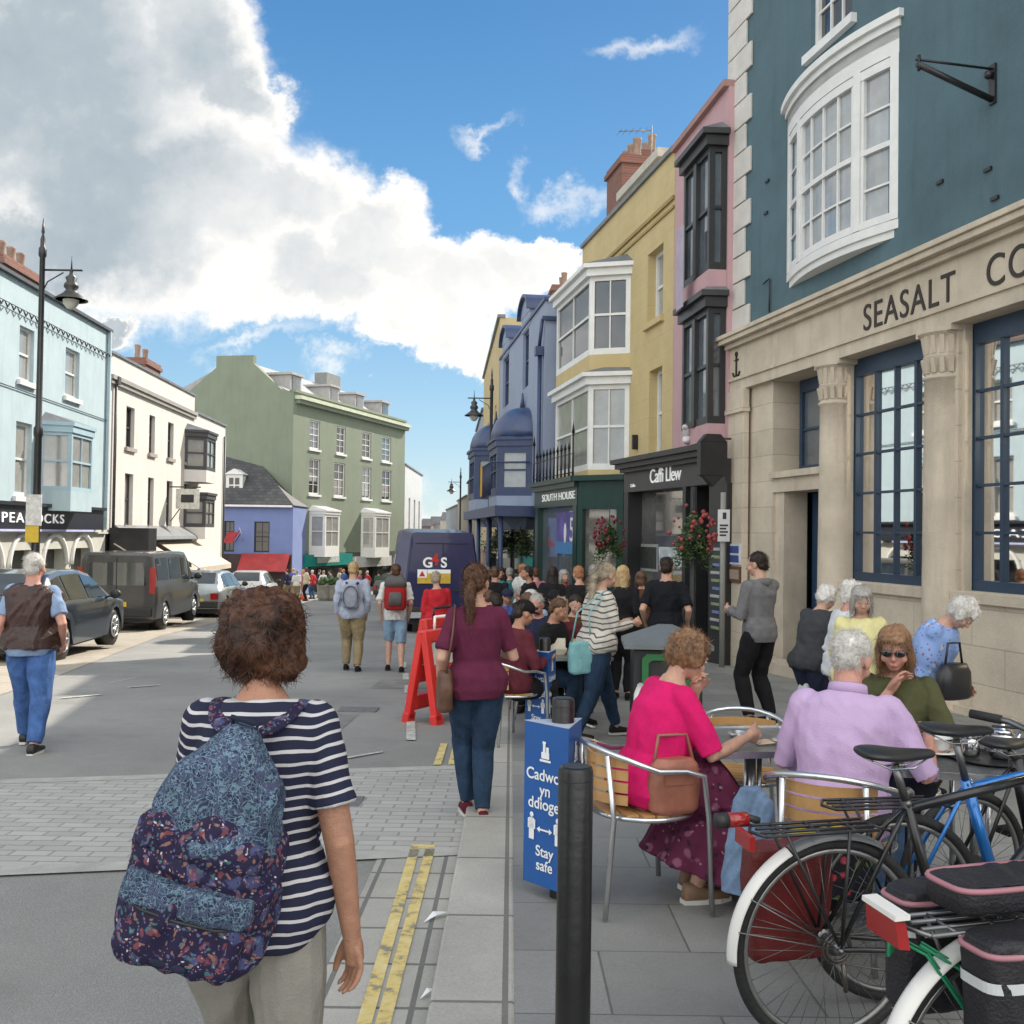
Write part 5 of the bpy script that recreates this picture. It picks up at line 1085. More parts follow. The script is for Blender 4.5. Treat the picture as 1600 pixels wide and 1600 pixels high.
# ------------------------------------------------------------------ lamp posts
def lamp(label, x, y, side, ground=None):
    z = gz(y) + (ground or 0); rt = root('street_lamp', label, 'street lamp', (x, y, z), 0, 'tall black street lamps')
    H = 8.5; mb = MB(); mb.lathe([(.17, 0), (.17, .1), (.13, .2), (.12, 1.1), (.14, 1.15), (.085, 1.3), (.075, 4.2), (.095, 4.25), (.095, 4.4), (.065, 4.45), (.055, H - .5), (.08, H - .45), (.08, H - .3), (.05, H - .25), (.05, H - .1), (.02, H), (.035, H + .05), (.005, H + .35)], 14); mb.build('pole', BLACKP, rt)
    s = side; zz = H - .75; mb = MB(); mb.tube([(0, 0, zz), (s * .85, 0, zz)], .022, 8); mb.tube([(0, 0, zz - .5), (s * .12, 0, zz - .25), (s * .45, 0, zz - .05)], .014, 6); mb.tube([(s * .62, 0, zz), (s * .62, 0, zz + .3)], [.02, .004], 6); mb.build('arm', BLACKP, rt)
    hd = MB(); c = (s * .62, 0, zz); hd.lathe([(.03, 0), (.05, -.1), (.12, -.16), (.09, -.24), (.14, -.30), (.15, -.36), (.10, -.42), (.17, -.5), (.34, -.62), (.345, -.64), (.16, -.56)], 20, c); h = hd.build('lamp_head', mat('lamp_iron', (.035, .033, .03), .4), rt)
    MB().lathe([(.30, -.63), (.16, -.63), (.15, -.72), (.09, -.8), (.02, -.83)], 18, c).build('lens', mat('lamp_lens', (.5, .5, .45), .15, .1, 9), h)
    return rt
p = PZ(52, 1000, 21.5); l = lamp('tall black street lamp in front of the light blue house', p.x, 21.5, 1, .1)
mb = MB(); mb.box(-.16, .16, -.13, -.1, 2.35, 3.0); sp_ = mb.build('sign_plate', mat('plate_white', (.6, .6, .58), .5, .3, 8), l); MB().box(-.16, .12, -.14, -.135, 2.0, 2.34).build('yellow_plate', PLY, l)
p = PZ(767, 700, 36.5); lamp('tall black street lamp beside the domed blue building', p.x, 36.5, -1, .07)
p = PZ(719, 800, 70); lamp('farthest tiny street lamp down the right side', p.x, 70, -1)

# ------------------------------------------------------------------ bollards and blue signs
SIGNB = mat('sign_blue', (.012, .09, .32), .45, .08, 2)
def bollard(label, px, Z):
    p = PZ(px, 1100, Z); z = gz(Z) + .07; rt = root('bollard', label, 'bollard', (p.x, Z, z), 0, 'black bollards along the kerb')
    mb = MB(); r = .054; mb.lathe([(r, -.05), (r, .925), (r - .004, .936), (r - .012, .94), (.001, .94)], 28); o = mb.build('post', mat('bollard_black', (.012, .012, .013), .35, .3, 5, .1, 30), rt); q = o.modifiers.new('e', 'EDGE_SPLIT'); q.split_angle = R(25)
    mb = MB(); mb.torus((0, 0, .9), r, .002, 28, 4, Matrix.Rotation(R(90), 3, 'X')); mb.build('rim', BLACKP, rt); return rt
bollard('tall black bollard standing nearest the camera', 901, 3.17); bollard('middle black bollard poking out of the larger blue sign sleeve', 880, 4.9); bollard('farthest black bollard, in the smaller looking blue sign sleeve', 850, 9.4)
def sleeve(label, px, Z, rot, full):
    p = PZ(px, 1100, Z); z = gz(Z) + .07; rt = root('bollard_sign', label, 'sign', (p.x, Z, z), 0, 'blue three sided distancing signs round the bollards')
    Rr = .165; A = [(Rr * math.cos(R(a + rot)), Rr * math.sin(R(a + rot))) for a in (150, 270, 30)]
    z0, z1 = .06, .82
    mb = MB(); mb.prism(A, z0, z1); mb.T = Matrix(); o = mb.build('sleeve', SIGNB, rt)
    MB().prism([(a * 1.01, b * 1.01) for a, b in A], z1 + .001, z1 + .004).build('rim', mat('sleeve_edge', (.4, .45, .55), .5), rt)
    W = mat('sign_print', (.75, .77, .78), .5, .04, 9)
    for i in (0, 1):
        a, b = Vector((*A[i], 0)), Vector((*A[i + 1], 0)); d = (b - a).normalized(); ang = math.atan2(d.y, d.x); c = (a + b) / 2; n = Vector((d.y, -d.x, 0)) * .004; w = (b - a).length
        c = c + n
        for t, zz, s in (('Cadwch', .555, .076), ('yn', .485, .076), ('ddiogel', .42, .076), ('Stay', .20, .07), ('safe', .135, .07)):
            text('lettering', t, s, W, o, (c.x, c.y, zz), (R(90), 0, ang), .0005, 'CENTER', off=.001)
        T = Matrix.Translation(c) @ Matrix.Rotation(ang, 4, 'Z'); mb = MB(T)
        for s in (-1, 1):
            x = s * .085; mb.box(x - .016, x + .016, -.002, 0, .27, .37); mb.box(x - .024, x + .024, -.002, 0, .32, .365); mb.ell((x, -.001, .385), (.013, .001, .013), 10, 6)
            mb.add([(s * .05, -.001, .325), (s * .03, -.001, .34), (s * .03, -.001, .31)], [(0, 1, 2)])
        mb.box(-.03, .03, -.002, 0, .321, .329)
        # small castle crest
        mb.box(-.025, .025, -.002, 0, .66, .69); mb.box(-.015, .0, -.002, 0, .69, .73); mb.box(.005, .022, -.002, 0, .69, .715); mb.box(-.018, .003, -.002, 0, .73, .74); mb.box(-.035, .035, -.002, 0, .645, .655)
        mb.build('print', W, o)
sleeve('larger looking blue distancing sign with Welsh wording round the middle bollard', 873, 4.9, 14, True)
sleeve('smaller looking blue distancing sign behind the first, by the striped jumper woman', 848, 9.4, 14, False)

# ------------------------------------------------------------------ red barriers, cone, planters, bin
RP = mat('barrier_red', (.62, .03, .025), .4, .12, 3, .1, 20)
def barrier(label, x, y, rz):
    rt = root('plastic_barrier', label, 'barrier', (x, y, gz(y)), rz, 'red plastic barriers fencing off the tables')
    for s in (-1, 1):
        T = Matrix.Translation((s * .19, 0, 0)) @ Matrix.Rotation(R(-10 * s), 4, 'Y'); mb = MB(T); t = .04
        for y0, y1, z0, z1 in ((-.5, -.41, .05, 1.0), (.41, .5, .05, 1.0), (-.41, .41, .88, 1.0), (-.41, .41, .48, .62), (-.41, .41, .14, .3), (-.05, .05, .3, .52), (-.52, -.38, 0, .12), (.38, .52, 0, .12)): mb.box(-t, t, y0, y1, z0, z1)
        p_ = mb.build('panel', RP, rt, bevel=.012)
        mb = MB(T); mb.box(-.012, .012, -.40, .40, .63, .87); mb.build('reflector', mat('reflector_white', (.62, .6, .58), .5, .3, 6), p_)
    mb = MB(); mb.tube([(0, -.25, .98), (0, -.25, 1.12), (0, .25, 1.12), (0, .25, .98)], .018, 6); mb.build('handle', BLACKP if y > 12 else WHITE, rt)
for (px, py, lab) in ((672, 1122, 'nearest red plastic barrier, beside the maroon shirt woman'), (678, 1078, 'second red plastic barrier, just behind the nearest one'), (683, 1045, 'third red plastic barrier, farthest from the maroon shirt woman')):
    q = G(px, py); barrier(lab, q.x + .18 - .06 * (q.y - 11) / 3, q.y, R(-30))
q = G(484, 936); c = root('traffic_cone', 'small orange red traffic cone in the road by the far crowd', 'cone', (q.x, 55, gz(55))); MB().lathe([(.17, .04), (.12, .3), (.06, .8), (.03, .85)], 16).build('cone', mat('cone_orange', (.75, .12, .06), .5), c); MB().box(-.22, .22, -.22, .22, 0, .04).build('base', RP, c); MB().lathe([(.125, .3), (.085, .55)], 16).build('band', WHITE, c)
for i, (px, lab) in enumerate(((507, 'left of two pale round planters in front of the far crowd'), (523, 'right of two pale round planters in front of the far crowd'))):
    x = PZ(px, 900, 54).x; c = root('planter', lab, 'planter', (x, 54, gz(54))); MB().lathe([(.28, 0), (.36, .25), (.4, .8), (.42, .82), (.36, .82), (.34, .75)], 18).build('pot', mat('planter_grey', (.3, .29, .26), .8, .2, 4), c)
    mb = MB(); [mb.ell((rnd.uniform(-.25, .25), rnd.uniform(-.25, .25), .9 + rnd.random() * .25), .12, 6, 4) for _ in range(12)]; mb.build('plants', mat('foliage', (.05, .09, .03), .7, .4, 14), c)
p = PZ(1040, 1000, 8.9); z = gz(8.9) + .07; b = root('litter_bin', 'black litter bin with green opening and a hipped grey lid', 'bin', (p.x, 8.9, z), R(-4))
bk = mat('bin_black', (.018, .02, .02), .45, .15, 4); gn = mat('bin_green', (.02, .13, .04), .4)
mb = MB(); w = .29; mb.box(-w, w, -w, w, .03, .92); mb.box(-w - .03, w + .03, -w - .03, w + .03, 0, .05); mb.build('body', bk, b, bevel=.02)
mb = MB(); a = .37; mb.box(-a, a, -a, a, .921, .96); mb.add([(-a, -a, .96), (a, -a, .96), (a, a, .96), (-a, a, .96), (-.06, -.06, 1.1), (.06, -.06, 1.1), (.06, .06, 1.1), (-.06, .06, 1.1)], [(0, 1, 5, 4), (1, 2, 6, 5), (2, 3, 7, 6), (3, 0, 4, 7), (4, 5, 6, 7)]); mb.build('lid', mat('lid_grey', (.13, .145, .15), .45, .1, 4), b)
mb = MB(); P = [(.22, .1), (.18, .14), (-.18, .14), (-.22, .1), (-.22, -.1), (-.18, -.14), (.18, -.14), (.22, -.1)]
mb.loft([[(x, -w - .04, .74 + z_) for x, z_ in P], [(x * .75, -w - .04, .74 + z_ * .62) for x, z_ in P], [(x * .72, -w + .0, .74 + z_ * .6) for x, z_ in P]], False, False); mb.build('opening', gn, b)
MB().box(-.16, .16, -w - .006, -w - .002, .66, .82).build('opening_dark', PLK, b)
MB().box(-.02, .22, -w - .008, -w - .002, .28, .5).build('sticker', mat('sticker_blue', (.02, .12, .45), .5, .4, 12), b)
MB().ell((0.06, -w - .01, .545), (.035, .006, .035), 10, 6).build('emblem', mat('emblem_gold', (.3, .35, .1), .5), b)

# ------------------------------------------------------------------ signs on the cafe side, hanging baskets, gull
p = PZ(1128, 1000, 17.2); st_ = root('drain_and_sign', 'white parking notice fixed to a grey post by the bank corner', 'sign', (p.x, 17.2, gz(17.2)))
MB().tube([(0, 0, 0), (0, 0, 3.0)], .045, 8).build('post', mat('post_grey', (.25, .25, .23), .6), st_)
zt, zb = PZ(1128, 796, 17.1).z - gz(17.2), PZ(1128, 846, 17.1).z - gz(17.2)
pn = MB().box(-.1, .1, -.07, -.05, zb, zt).build('panel', mat('panel_white', (.6, .6, .6), .5), st_)
mb = MB(); [mb.box(-.07, .07 - .03 * (k % 2), -.073, -.07, zt - .28 - k * .055, zt - .25 - k * .055) for k in range(4)]; mb.box(-.02, .04, -.073, -.07, zt - .16, zt - .05); mb.build('print', PLK, pn)
FOL = [mat('leaf_dark', (.022, .045, .014), .6, .4, 20), mat('leaf_mid', (.05, .10, .025), .6, .3, 20), mat('leaf_light', (.10, .15, .04), .6, .3, 20)]
def foliage(n, rx, rz_, size, seed, drop=.3, shape=None):
    r = random.Random(seed); mb = MB()
    for _ in range(n):
        while True:
            v = Vector((r.uniform(-1, 1), r.uniform(-1, 1), r.uniform(-1, 1)))
            if v.length < 1: break
        v *= (.55 + .45 * r.random()); k = 1 + .25 * noise.noise(v * 2.2 + Vector((seed, 0, 0)))
        c = Vector((v.x * rx, v.y * rx, v.z * rz_ - drop * abs(v.x))) * k
        a, b_ = Vector((r.gauss(0, 1), r.gauss(0, 1), r.gauss(0, .6))).normalized(), Vector((r.gauss(0, 1), r.gauss(0, 1), r.gauss(0, 1))).normalized(); s = size * r.uniform(.6, 1.3)
        mb.m = 0 if r.random() < .4 else (1 if r.random() < .7 else 2); mb.add([c, c + a * s + b_ * s * .3, c + a * s * 1.7, c + a * s - b_ * s * .3], [(0, 1, 2, 3)])
    return mb
def basket(label, px, py, Z, rx, rz_, fl, seed, post=False, n=2200, hang=None):
    p = PZ(px, py, Z); rt = root('hanging_basket', label, 'hanging basket', p, 0, 'hanging baskets of flowers')
    foliage(n, rx, rz_, .045 if Z < 25 else .08, seed, .5).build('plants', FOL, rt, fixn=False)
    mb = MB(); r = random.Random(seed + 1)
    for _ in range(n // 20):
        a = r.uniform(0, 6.28); q = r.uniform(-.8, 1); c = Vector((math.cos(a) * rx * math.sqrt(1 - q * q * .8), math.sin(a) * rx * math.sqrt(1 - q * q * .8), q * rz_)) * r.uniform(.85, 1.08)
        if noise.noise(c * 3.1 + Vector((seed, 5, 0))) > -.15: mb.ell(c, r.uniform(.02, .04), 5, 4)
    mb.build('flowers', fl, rt, kind='stuff')
    MB().lathe([(.05, -rz_ * .6), (rx * .4, -rz_ * .5), (rx * .55, -.02), (.02, .0)], 14).build('bowl', PLK, rt)
    mb = MB(); mb.tube([(0, 0, 0), (0, 0, rz_ + .25)], .01, 5); mb.build('chain', BLACKP, rt)
    if post: MB().tube([(.02, .05, -3.2), (.02, .05, rz_ + .3)], .045, 8).build('post', PLK, rt)
basket('big green basket with red flowers on a post before the cafe window', 1082, 832, 15.2, .33, .38, mat('flower_red', (.30, .05, .05), .6, .3, 9), 3, True)
basket('basket of trailing dark red flowers by the green shop window', 952, 838, 21.2, .34, .40, mat('flower_maroon', (.20, .015, .03), .6, .3, 9), 9)
basket('left leafy green basket under the navy canopy', 785, 840, 34, .75, .55, FOL[2], 14, n=1300); basket('right leafy green basket under the navy canopy', 828, 842, 31, .5, .5, FOL[2], 17, n=1000)
u, z = FC.px(1080, 690, .1); gp_ = FC.a + FC.u * u + FC.n * .15; gl_ = root('gull', 'white and grey gull perched on the cafe cornice', 'bird', (gp_.x, gp_.y, z + .02), R(60))
mb = MB(); mb.ell((0, 0, .05), (.22, .10, .10), 12, 8, Matrix.Rotation(R(-25), 3, 'Y')); mb.tube([(-.12, 0, .12), (-.18, 0, .2)], [.07, .055], 8, True, True, True); mb.ell((-.2, 0, .22), (.07, .055, .055), 10, 8); mb.tube([(-.26, 0, .22), (-.33, 0, .20)], [.018, .005], 6); mb.build('body', mat('gull_white', (.62, .62, .62), .7), gl_)
mb = MB(); mb.ell((.08, 0, .07), (.22, .112, .07), 12, 8, Matrix.Rotation(R(-25), 3, 'Y')); mb.build('wing', mat('gull_grey', (.2, .21, .22), .7), gl_)
mb = MB(); mb.tube([(0, -.03, -.03), (0, -.03, -.12)], .008, 5); mb.tube([(0, .03, -.03), (0, .03, -.12)], .008, 5); mb.build('legs', mat('gull_leg', (.5, .3, .2), .7), gl_)

# ------------------------------------------------------------------ cafe furniture
WOOD = mat('slat_wood', (.46, .26, .10), .45, .2, 5); 
def chair(label, x, y, rz, z=None):
    z = gz(y) + .07 if z is None else z; rt = root('bistro_chair', label, 'chair', (x, y, z), rz, 'aluminium and wood cafe chairs'); r = .0135
    # local: faces +y
    arc = [( .27 * math.cos(a), -.05 - .24 * math.sin(a), .76 - .09 * (1 - math.sin(a))) for a in [math.pi * k / 14 for k in range(15)]]
    rail = [(.27, .22, .02), (.27, .2, .45), (.275, .17, .64), (.275, .08, .665)] + arc + [(-.275, .08, .665), (-.275, .17, .64), (-.27, .2, .45), (-.27, .22, .02)]
    MB().tube(rail, r, 8).build('frame', CHROME, rt)
    for s in (-1, 1): MB().tube([(s * .16, -.25, .73), (s * .17, -.22, .45), (s * .2, -.27, .02)], r, 8).build('leg', CHROME, rt)
    MB().torus((0, 0, .445), .235, .012, 30, 6, Matrix.Rotation(R(90), 3, 'X')).build('seat_ring', CHROME, rt)
    mb = MB()
    for k in range(7): yy = -.195 + k * .065; w = math.sqrt(max(.22 ** 2 - yy * yy, .002)); mb.box(-w, w, yy - .028, yy + .028, .447, .462)
    mb.build('seat', WOOD, rt)
    mb = MB()
    for k in range(4):
        zz = .53 + k * .055; n = 8
        P = [(.235 * math.cos(a), -.03 - .235 * math.sin(a)) for a in [R(35 + 110 * i / n) for i in range(n + 1)]]; Q = [(a * .955, -.03 + (b + .03) * .955) for a, b in P]; mb.prism(P + Q[::-1], zz - .022, zz + .022)
    mb.build('backrest', WOOD, rt); return rt
def table(label, x, y, rz, w=.6, z=None, m_=None):
    z = gz(y) + .07 if z is None else z; rt = root('cafe_table', label, 'table', (x, y, z), rz, 'square metal cafe tables'); h = w / 2
    MB().box(-h, h, -h, h, .70, .72).build('tabletop', m_ or mat('table_metal', (.30, .31, .32), .3, .3, 6, .15, 60, metal=.7), rt)
    mb = MB(); mb.box(-h - .012, h + .012, -h - .012, -h - .001, .695, .726); mb.box(-h - .012, h + .012, h + .001, h + .012, .695, .726); mb.box(-h - .012, -h - .001, -h, h, .695, .726); mb.box(h + .001, h + .012, -h, h, .695, .726); mb.build('rim', CHROME, rt)
    mb = MB(); mb.tube([(0, 0, .04), (0, 0, .7)], .03, 12); mb.tube([(.05, 0, .06), (.05, 0, .7)], .014, 8); mb.build('pedestal', CHROME, rt)
    for a in (45, 135, 225, 315): MB().tube([(0, 0, .07), (.30 * math.cos(R(a)), .30 * math.sin(R(a)), .015)], .018, 8).build('foot', CHROME, rt)
    return rt
CER = mat('white_china', (.72, .71, .69), .2, .03, 9, spec=.7)
def cup(label, x, y, z, r=.045):
    rt = root('cup', label, 'cup', (x, y, z), rnd.uniform(0, 6)); MB().lathe([(.001, .018), (r * .5, .016), (r * .8, .03), (r, .075), (r * 1.02, .076), (r * .93, .072), (r * .7, .03), (.001, .025)], 18).build('bowl', CER, rt)
    MB().torus((-r * 1.2, 0, .048), .018, .005, 12, 5).build('handle', CER, rt); MB().lathe([(.001, .002), (r * .7, .002), (r * 1.65, .014), (r * 1.7, .017), (r * .8, .012), (.001, .012)], 22).build('saucer', CER, rt)
def teapot(label, x, y, z, s=1.0):
    rt = root('teapot', label, 'teapot', (x, y, z), R(20)); rt.scale = (s, s, s); m = mat('steel_pot', (.6, .6, .6), .12, .05, 9, metal=1)
    MB().lathe([(.001, 0), (.05, .0), (.055, .02), (.052, .085), (.045, .1), (.001, .1)], 20).build('pot_body', m, rt); MB().lathe([(.046, .101), (.035, .115), (.008, .12), (.012, .135), (.001, .14)], 16).build('lid', m, rt)
    MB().tube([(.05, 0, .05), (.08, 0, .075), (.095, 0, .1)], [.014, .01, .008], 8).build('spout', m, rt); MB().tube([(-.05, 0, .085), (-.09, 0, .08), (-.09, 0, .035), (-.053, 0, .025)], .006, 6).build('handle', m, rt)
# ------------------------------------------------------------------ people
nrm = lambda v: v / (np.linalg.norm(v) + 1e-9)
def mesh_from(mb, voxel, smooth=4, name='body'):
    me = bpy.data.meshes.new(name); me.from_pydata([tuple(p) for p in mb.v], [], mb.f)
    bm = bmesh.new(); bm.from_mesh(me); bmesh.ops.recalc_face_normals(bm, faces=bm.faces); bm.to_mesh(me); bm.free()
    o = bpy.data.objects.new('tmp', me); COL.objects.link(o)
    r = o.modifiers.new('r', 'REMESH'); r.mode = 'VOXEL'; r.voxel_size = voxel; r.use_smooth_shade = True
    if smooth: q = o.modifiers.new('q', 'SMOOTH'); q.iterations = smooth; q.factor = .5
    bpy.context.view_layer.update()
    out = bpy.data.meshes.new_from_object(o.evaluated_get(bpy.context.evaluated_depsgraph_get()))
    COL.objects.unlink(o); bpy.data.objects.remove(o); bpy.data.meshes.remove(me); out.name = name
    out.materials.clear(); return out
def get(me): a = np.empty(len(me.vertices) * 3); me.vertices.foreach_get('co', a); return a.reshape(-1, 3)
def put(me, a): me.vertices.foreach_set('co', a.ravel()); me.update()
def folds(me, amp, f=22.0, seed=0, zs=(1, 1, .45)):
    """soft cloth folds pushed along the normals"""
    a = get(me); nn = np.empty(len(me.vertices) * 3); me.vertices.foreach_get('normal', nn); nn = nn.reshape(-1, 3)
    r = np.random.RandomState(seed); h = np.zeros(len(a)); p = a * np.array(zs)
    w = np.stack([np.sin(p @ (r.randn(3) * 9) + r.rand() * 6) for _ in range(3)], 1) * .06
    for k in range(7):
        d = r.randn(3); d /= np.linalg.norm(d); fr = f * (1 + .45 * k); h += (1 - np.abs(np.sin((p + w) @ d * fr + r.rand() * 6))) / (1 + .5 * k)
    h = np.clip((h - h.mean()) / (h.std() + 1e-6), -.9, 3); put(me, a + nn * (h * amp)[:, None])
def link(me, name, m, parent, label=None):
    for x in (m if isinstance(m, (list, tuple)) else [m]): me.materials.append(x)
    o = bpy.data.objects.new(name, me); COL.objects.link(o); o.parent = parent
    if label: o['label'] = label
    return o
SKIN = {'fair': mat('skin_fair', (.50, .29, .21), .55, .14, 22, .25, 260), 'tan': mat('skin_tan', (.40, .205, .13), .55, .16, 22, .3, 260), 'pink': mat('skin_pink', (.50, .25, .19), .55, .16, 22, .25, 260)}
for m_ in SKIN.values(): p_ = m_.node_tree.nodes['Principled BSDF']; p_.inputs['Subsurface Weight'].default_value = .0
EYEW, EYEB, LIP = mat('eye_white', (.6, .58, .55), .3, .02, 9), mat('eye_dark', (.03, .02, .015), .2, .02, 9), mat('lip', (.42, .13, .11), .5, .05, 9)
def haircol(name, a, b):
    m = bpy.data.materials.new(name); m.use_nodes = True; nt = m.node_tree; p = nt.nodes['Principled BSDF']; p.inputs['Roughness'].default_value = .5; p.inputs['Specular IOR Level'].default_value = .35
    tc = nt.nodes.new('ShaderNodeTexCoord'); t = nt.nodes.new('ShaderNodeTexNoise'); t.inputs['Scale'].default_value = 60; t.inputs['Detail'].default_value = 2
    t2 = nt.nodes.new('ShaderNodeTexNoise'); t2.inputs['Scale'].default_value = 9; ad = nt.nodes.new('ShaderNodeMath'); ad.operation = 'ADD'
    nt.links.new(tc.outputs['Object'], t.inputs[0]); nt.links.new(tc.outputs['Object'], t2.inputs[0]); nt.links.new(t.outputs[0], ad.inputs[0]); nt.links.new(t2.outputs[0], ad.inputs[1])
    r = nt.nodes.new('ShaderNodeValToRGB'); nt.links.new(ad.outputs[0], r.inputs[0]); nt.links.new(r.outputs[0], p.inputs[0])
    r.color_ramp.elements[0].position = .35; r.color_ramp.elements[0].color = (*a, 1); r.color_ramp.elements[1].position = .66; r.color_ramp.elements[1].color = (*b, 1)
    for e in r.color_ramp.elements: e.position = e.position * 1.0
    ml = nt.nodes.new('ShaderNodeMath'); ml.operation = 'MULTIPLY'; ml.inputs[1].default_value = .5; nt.links.new(ad.outputs[0], ml.inputs[0]); nt.links.new(ml.outputs[0], r.inputs[0])
    return m
HAIR = {'brown': haircol('hair_brown', (.014, .005, .003), (.115, .046, .022)), 'auburn': haircol('hair_auburn', (.09, .045, .022), (.30, .165, .085)), 'dark': haircol('hair_dark', (.008, .005, .004), (.035, .02, .014)),
        'white': haircol('hair_white', (.42, .40, .37), (.74, .72, .68)), 'grey': haircol('hair_grey', (.16, .15, .14), (.42, .40, .37)), 'blond': haircol('hair_blond', (.30, .19, .08), (.58, .42, .22)), 'chestnut': haircol('hair_chestnut', (.045, .02, .012), (.15, .07, .035)),
        'ginger': haircol('hair_ginger', (.25, .10, .05), (.48, .24, .12)), 'straw': haircol('hair_straw', (.20, .165, .12), (.46, .38, .28))}
def V(*a): return np.array(a, float)
def ik(a, t, l1, l2, pole):
    d = t - a; D = min(np.linalg.norm(d), (l1 + l2) * .999); dn = nrm(d); t = a + dn * D
    x = (l1 * l1 - l2 * l2 + D * D) / (2 * D); h = math.sqrt(max(l1 * l1 - x * x, 0)); pl = nrm(np.array(pole, float) - dn * np.dot(pole, dn)); return a + dn * x + pl * h, t
def rotz(v, a): c, s = math.cos(a), math.sin(a); return V(v[0] * c - v[1] * s, v[0] * s + v[1] * c, v[2])
PEOPLE = 0
def person(label, x, y, yaw, H=1.68, sex='f', fat=1.0, hz=None, lean=3, side=0, twist=0, head=(0, 0), hands=None, feet=None, poleR=None, poleL=None, kneeR=(0, 1, .1), kneeL=(0, 1, .1),
           skin='fair', top=None, sleeve=.45, hem=.06, bottom=None, blen=.97, skirt=None, shoe=None, hair=('short', 'brown'), det=0, group=None, z=None, hat=None, glasses=None, neck=0, tuck=False, shw=1.0, extras=None, face=True, ext=True):
    """yaw 0 looks down the street (+Y), positive turns left; everything in the person's own frame: x right, y forward, z up.
    top/bottom/shoe: materials; sleeve, blen: share of the arm / leg covered; hands, feet: targets (left, right)"""
    global PEOPLE; PEOPLE += 1; seed = PEOPLE * 13
    z0 = gz(y) + (.07 if x > -.27 else 0) if z is None else z
    vx = {0: .022, 1: .012, 2: .007, 3: .0048}[det]
    hz = (.53 * H) if hz is None else hz; up = nrm(V(math.sin(R(side)), math.sin(R(lean)), math.cos(R(lean)))); P = V(0, 0, hz)
    rt_ = rotz(V(1, 0, 0), R(twist)); rt_ = nrm(rt_ - up * np.dot(rt_, up)); fw = np.cross(up, rt_)
    C = lambda t, w=0, d=0: P + up * t * H + rt_ * w * H + fw * d * H
    NB = C(.312); sw = (.088 if sex == 'f' else .100) * shw
    SH = {s: C(.264, s * sw, -.004) for s in (-1, 1)}
    hy, hp = R(head[0]), R(head[1]); hd = nrm(up + fw * (.25 + math.sin(hp) * .9)); HC = NB + up * .012 * H + hd * .070 * H
    hf = rotz(fw, hy); hf = nrm(hf * math.cos(hp) - np.array([0, 0, 1]) * math.sin(hp)); hr = nrm(np.cross(hf, V(0, 0, 1))); hu = np.cross(hr, hf)
    Hm = Matrix((hr, hf, hu)).transposed()
    hands = hands or ((-.16, .04, -.33), (.16, .04, -.33))
    ua, fa_ = .178 * H, .150 * H; EL, WR = {}, {}
    for s, t, pl in ((-1, hands[0], poleL or (-.35, -1, -.3)), (1, hands[1], poleR or (.35, -1, -.3))):
        if isinstance(t, str): EL[s], WR[s] = ik(SH[s], HC + hf * .125 - hu * (.155 if t == 'mouth' else .185) + hr * s * .02, ua, fa_, pl); continue
        t = np.array(t, float); t[2] = t[2] * (1.40 if t[2] <= -.3 else 1) * H / 1.68 if t[2] < 0 else t[2]; t = (SH[s] * V(0, 0, 1) + V(0, 0, t[2]) + V(t[0], t[1], 0)) if t[2] < 0 else t
        EL[s], WR[s] = ik(SH[s], t, ua, fa_, pl)
    feet = feet or ((-.085, .02, .0), (.085, -.05, .0)); HP, KN, AN = {}, {}, {}
    for s, t, k in ((-1, feet[0], kneeL), (1, feet[1], kneeR)):
        HP[s] = P + rt_ * s * .052 * H - up * .02 * H; t = np.array(t, float) + V(0, 0, .05 * H); KN[s], AN[s] = ik(HP[s], t, .245 * H, .24 * H, k)
    f = fat; F_ = sex == 'f'
    # torso profile: height share, half width, half depth
    prof = [(-.055, .075, .06), (-.02, .098 if F_ else .09, .072), (.03, .100 if F_ else .09, .070), (.09, .078 if F_ else .084, .060), (.15, .084 if F_ else .092, .066), (.215, .092 if F_ else .104, .068 if not F_ else .074), (.262, .092 if F_ else .106, .056), (.283, .068 if F_ else .082, .046), (.298, .047, .038), (.318, .034, .032)]
    def torso(mb, g=0.0, t0=-9, t1=9, extra=0.0, n=20):
        rings = []
        for t, w, d in prof:
            if t < t0 or t > t1: continue
            ff = 1 + (f - 1) * (1 if t < .2 else .45); w, d = w * ff * H + g, d * (1 + (f - 1) * 1.35 * (1 if t < .2 else .4)) * H + g
            if extra and t < .06: w += extra; d += extra
            c = C(t, 0, .006 * math.sin(t * 12)); ring = []
            for k in range(n):
                q = 2 * math.pi * k / n; cx, sy = math.cos(q), math.sin(q); cx = math.copysign(abs(cx) ** .85, cx); ring.append(tuple(c + rt_ * w * cx + fw * d * sy))
            rings.append(ring)
        mb.loft(rings)
    def limb(mb, pts, rr, n=12): mb.tube([tuple(p) for p in pts], rr, n, True, True, True)
    def lerp(a, b, t): return a + (b - a) * t
    ar = [.0275 * H * (1 + (f - 1) * .8), .0255 * H * (1 + (f - 1) * .6), .0225 * H, .0205 * H, .0145 * H]
    lr = [.050 * H * f, .049 * H * f, .034 * H * (1 + (f - 1) * .6), .034 * H * (1 + (f - 1) * .5), .020 * H]
    def arm(mb, s, g=0, upto=1.0):
        pts = [SH[s], lerp(SH[s], EL[s], .5), EL[s], lerp(EL[s], WR[s], .35), WR[s]]; cum = [0, .26, .53, .7, 1.0]
        P_, r_ = [pts[0]], [ar[0] + g]
        for i in range(1, 5):
            if cum[i] <= upto + 1e-6: P_.append(pts[i]); r_.append(ar[i] + g)
            else: t = (upto - cum[i - 1]) / (cum[i] - cum[i - 1]); P_.append(lerp(pts[i - 1], pts[i], t)); r_.append(lerp(ar[i - 1], ar[i], t) + g); break
        if g and ext: r_[-1] += g * .5
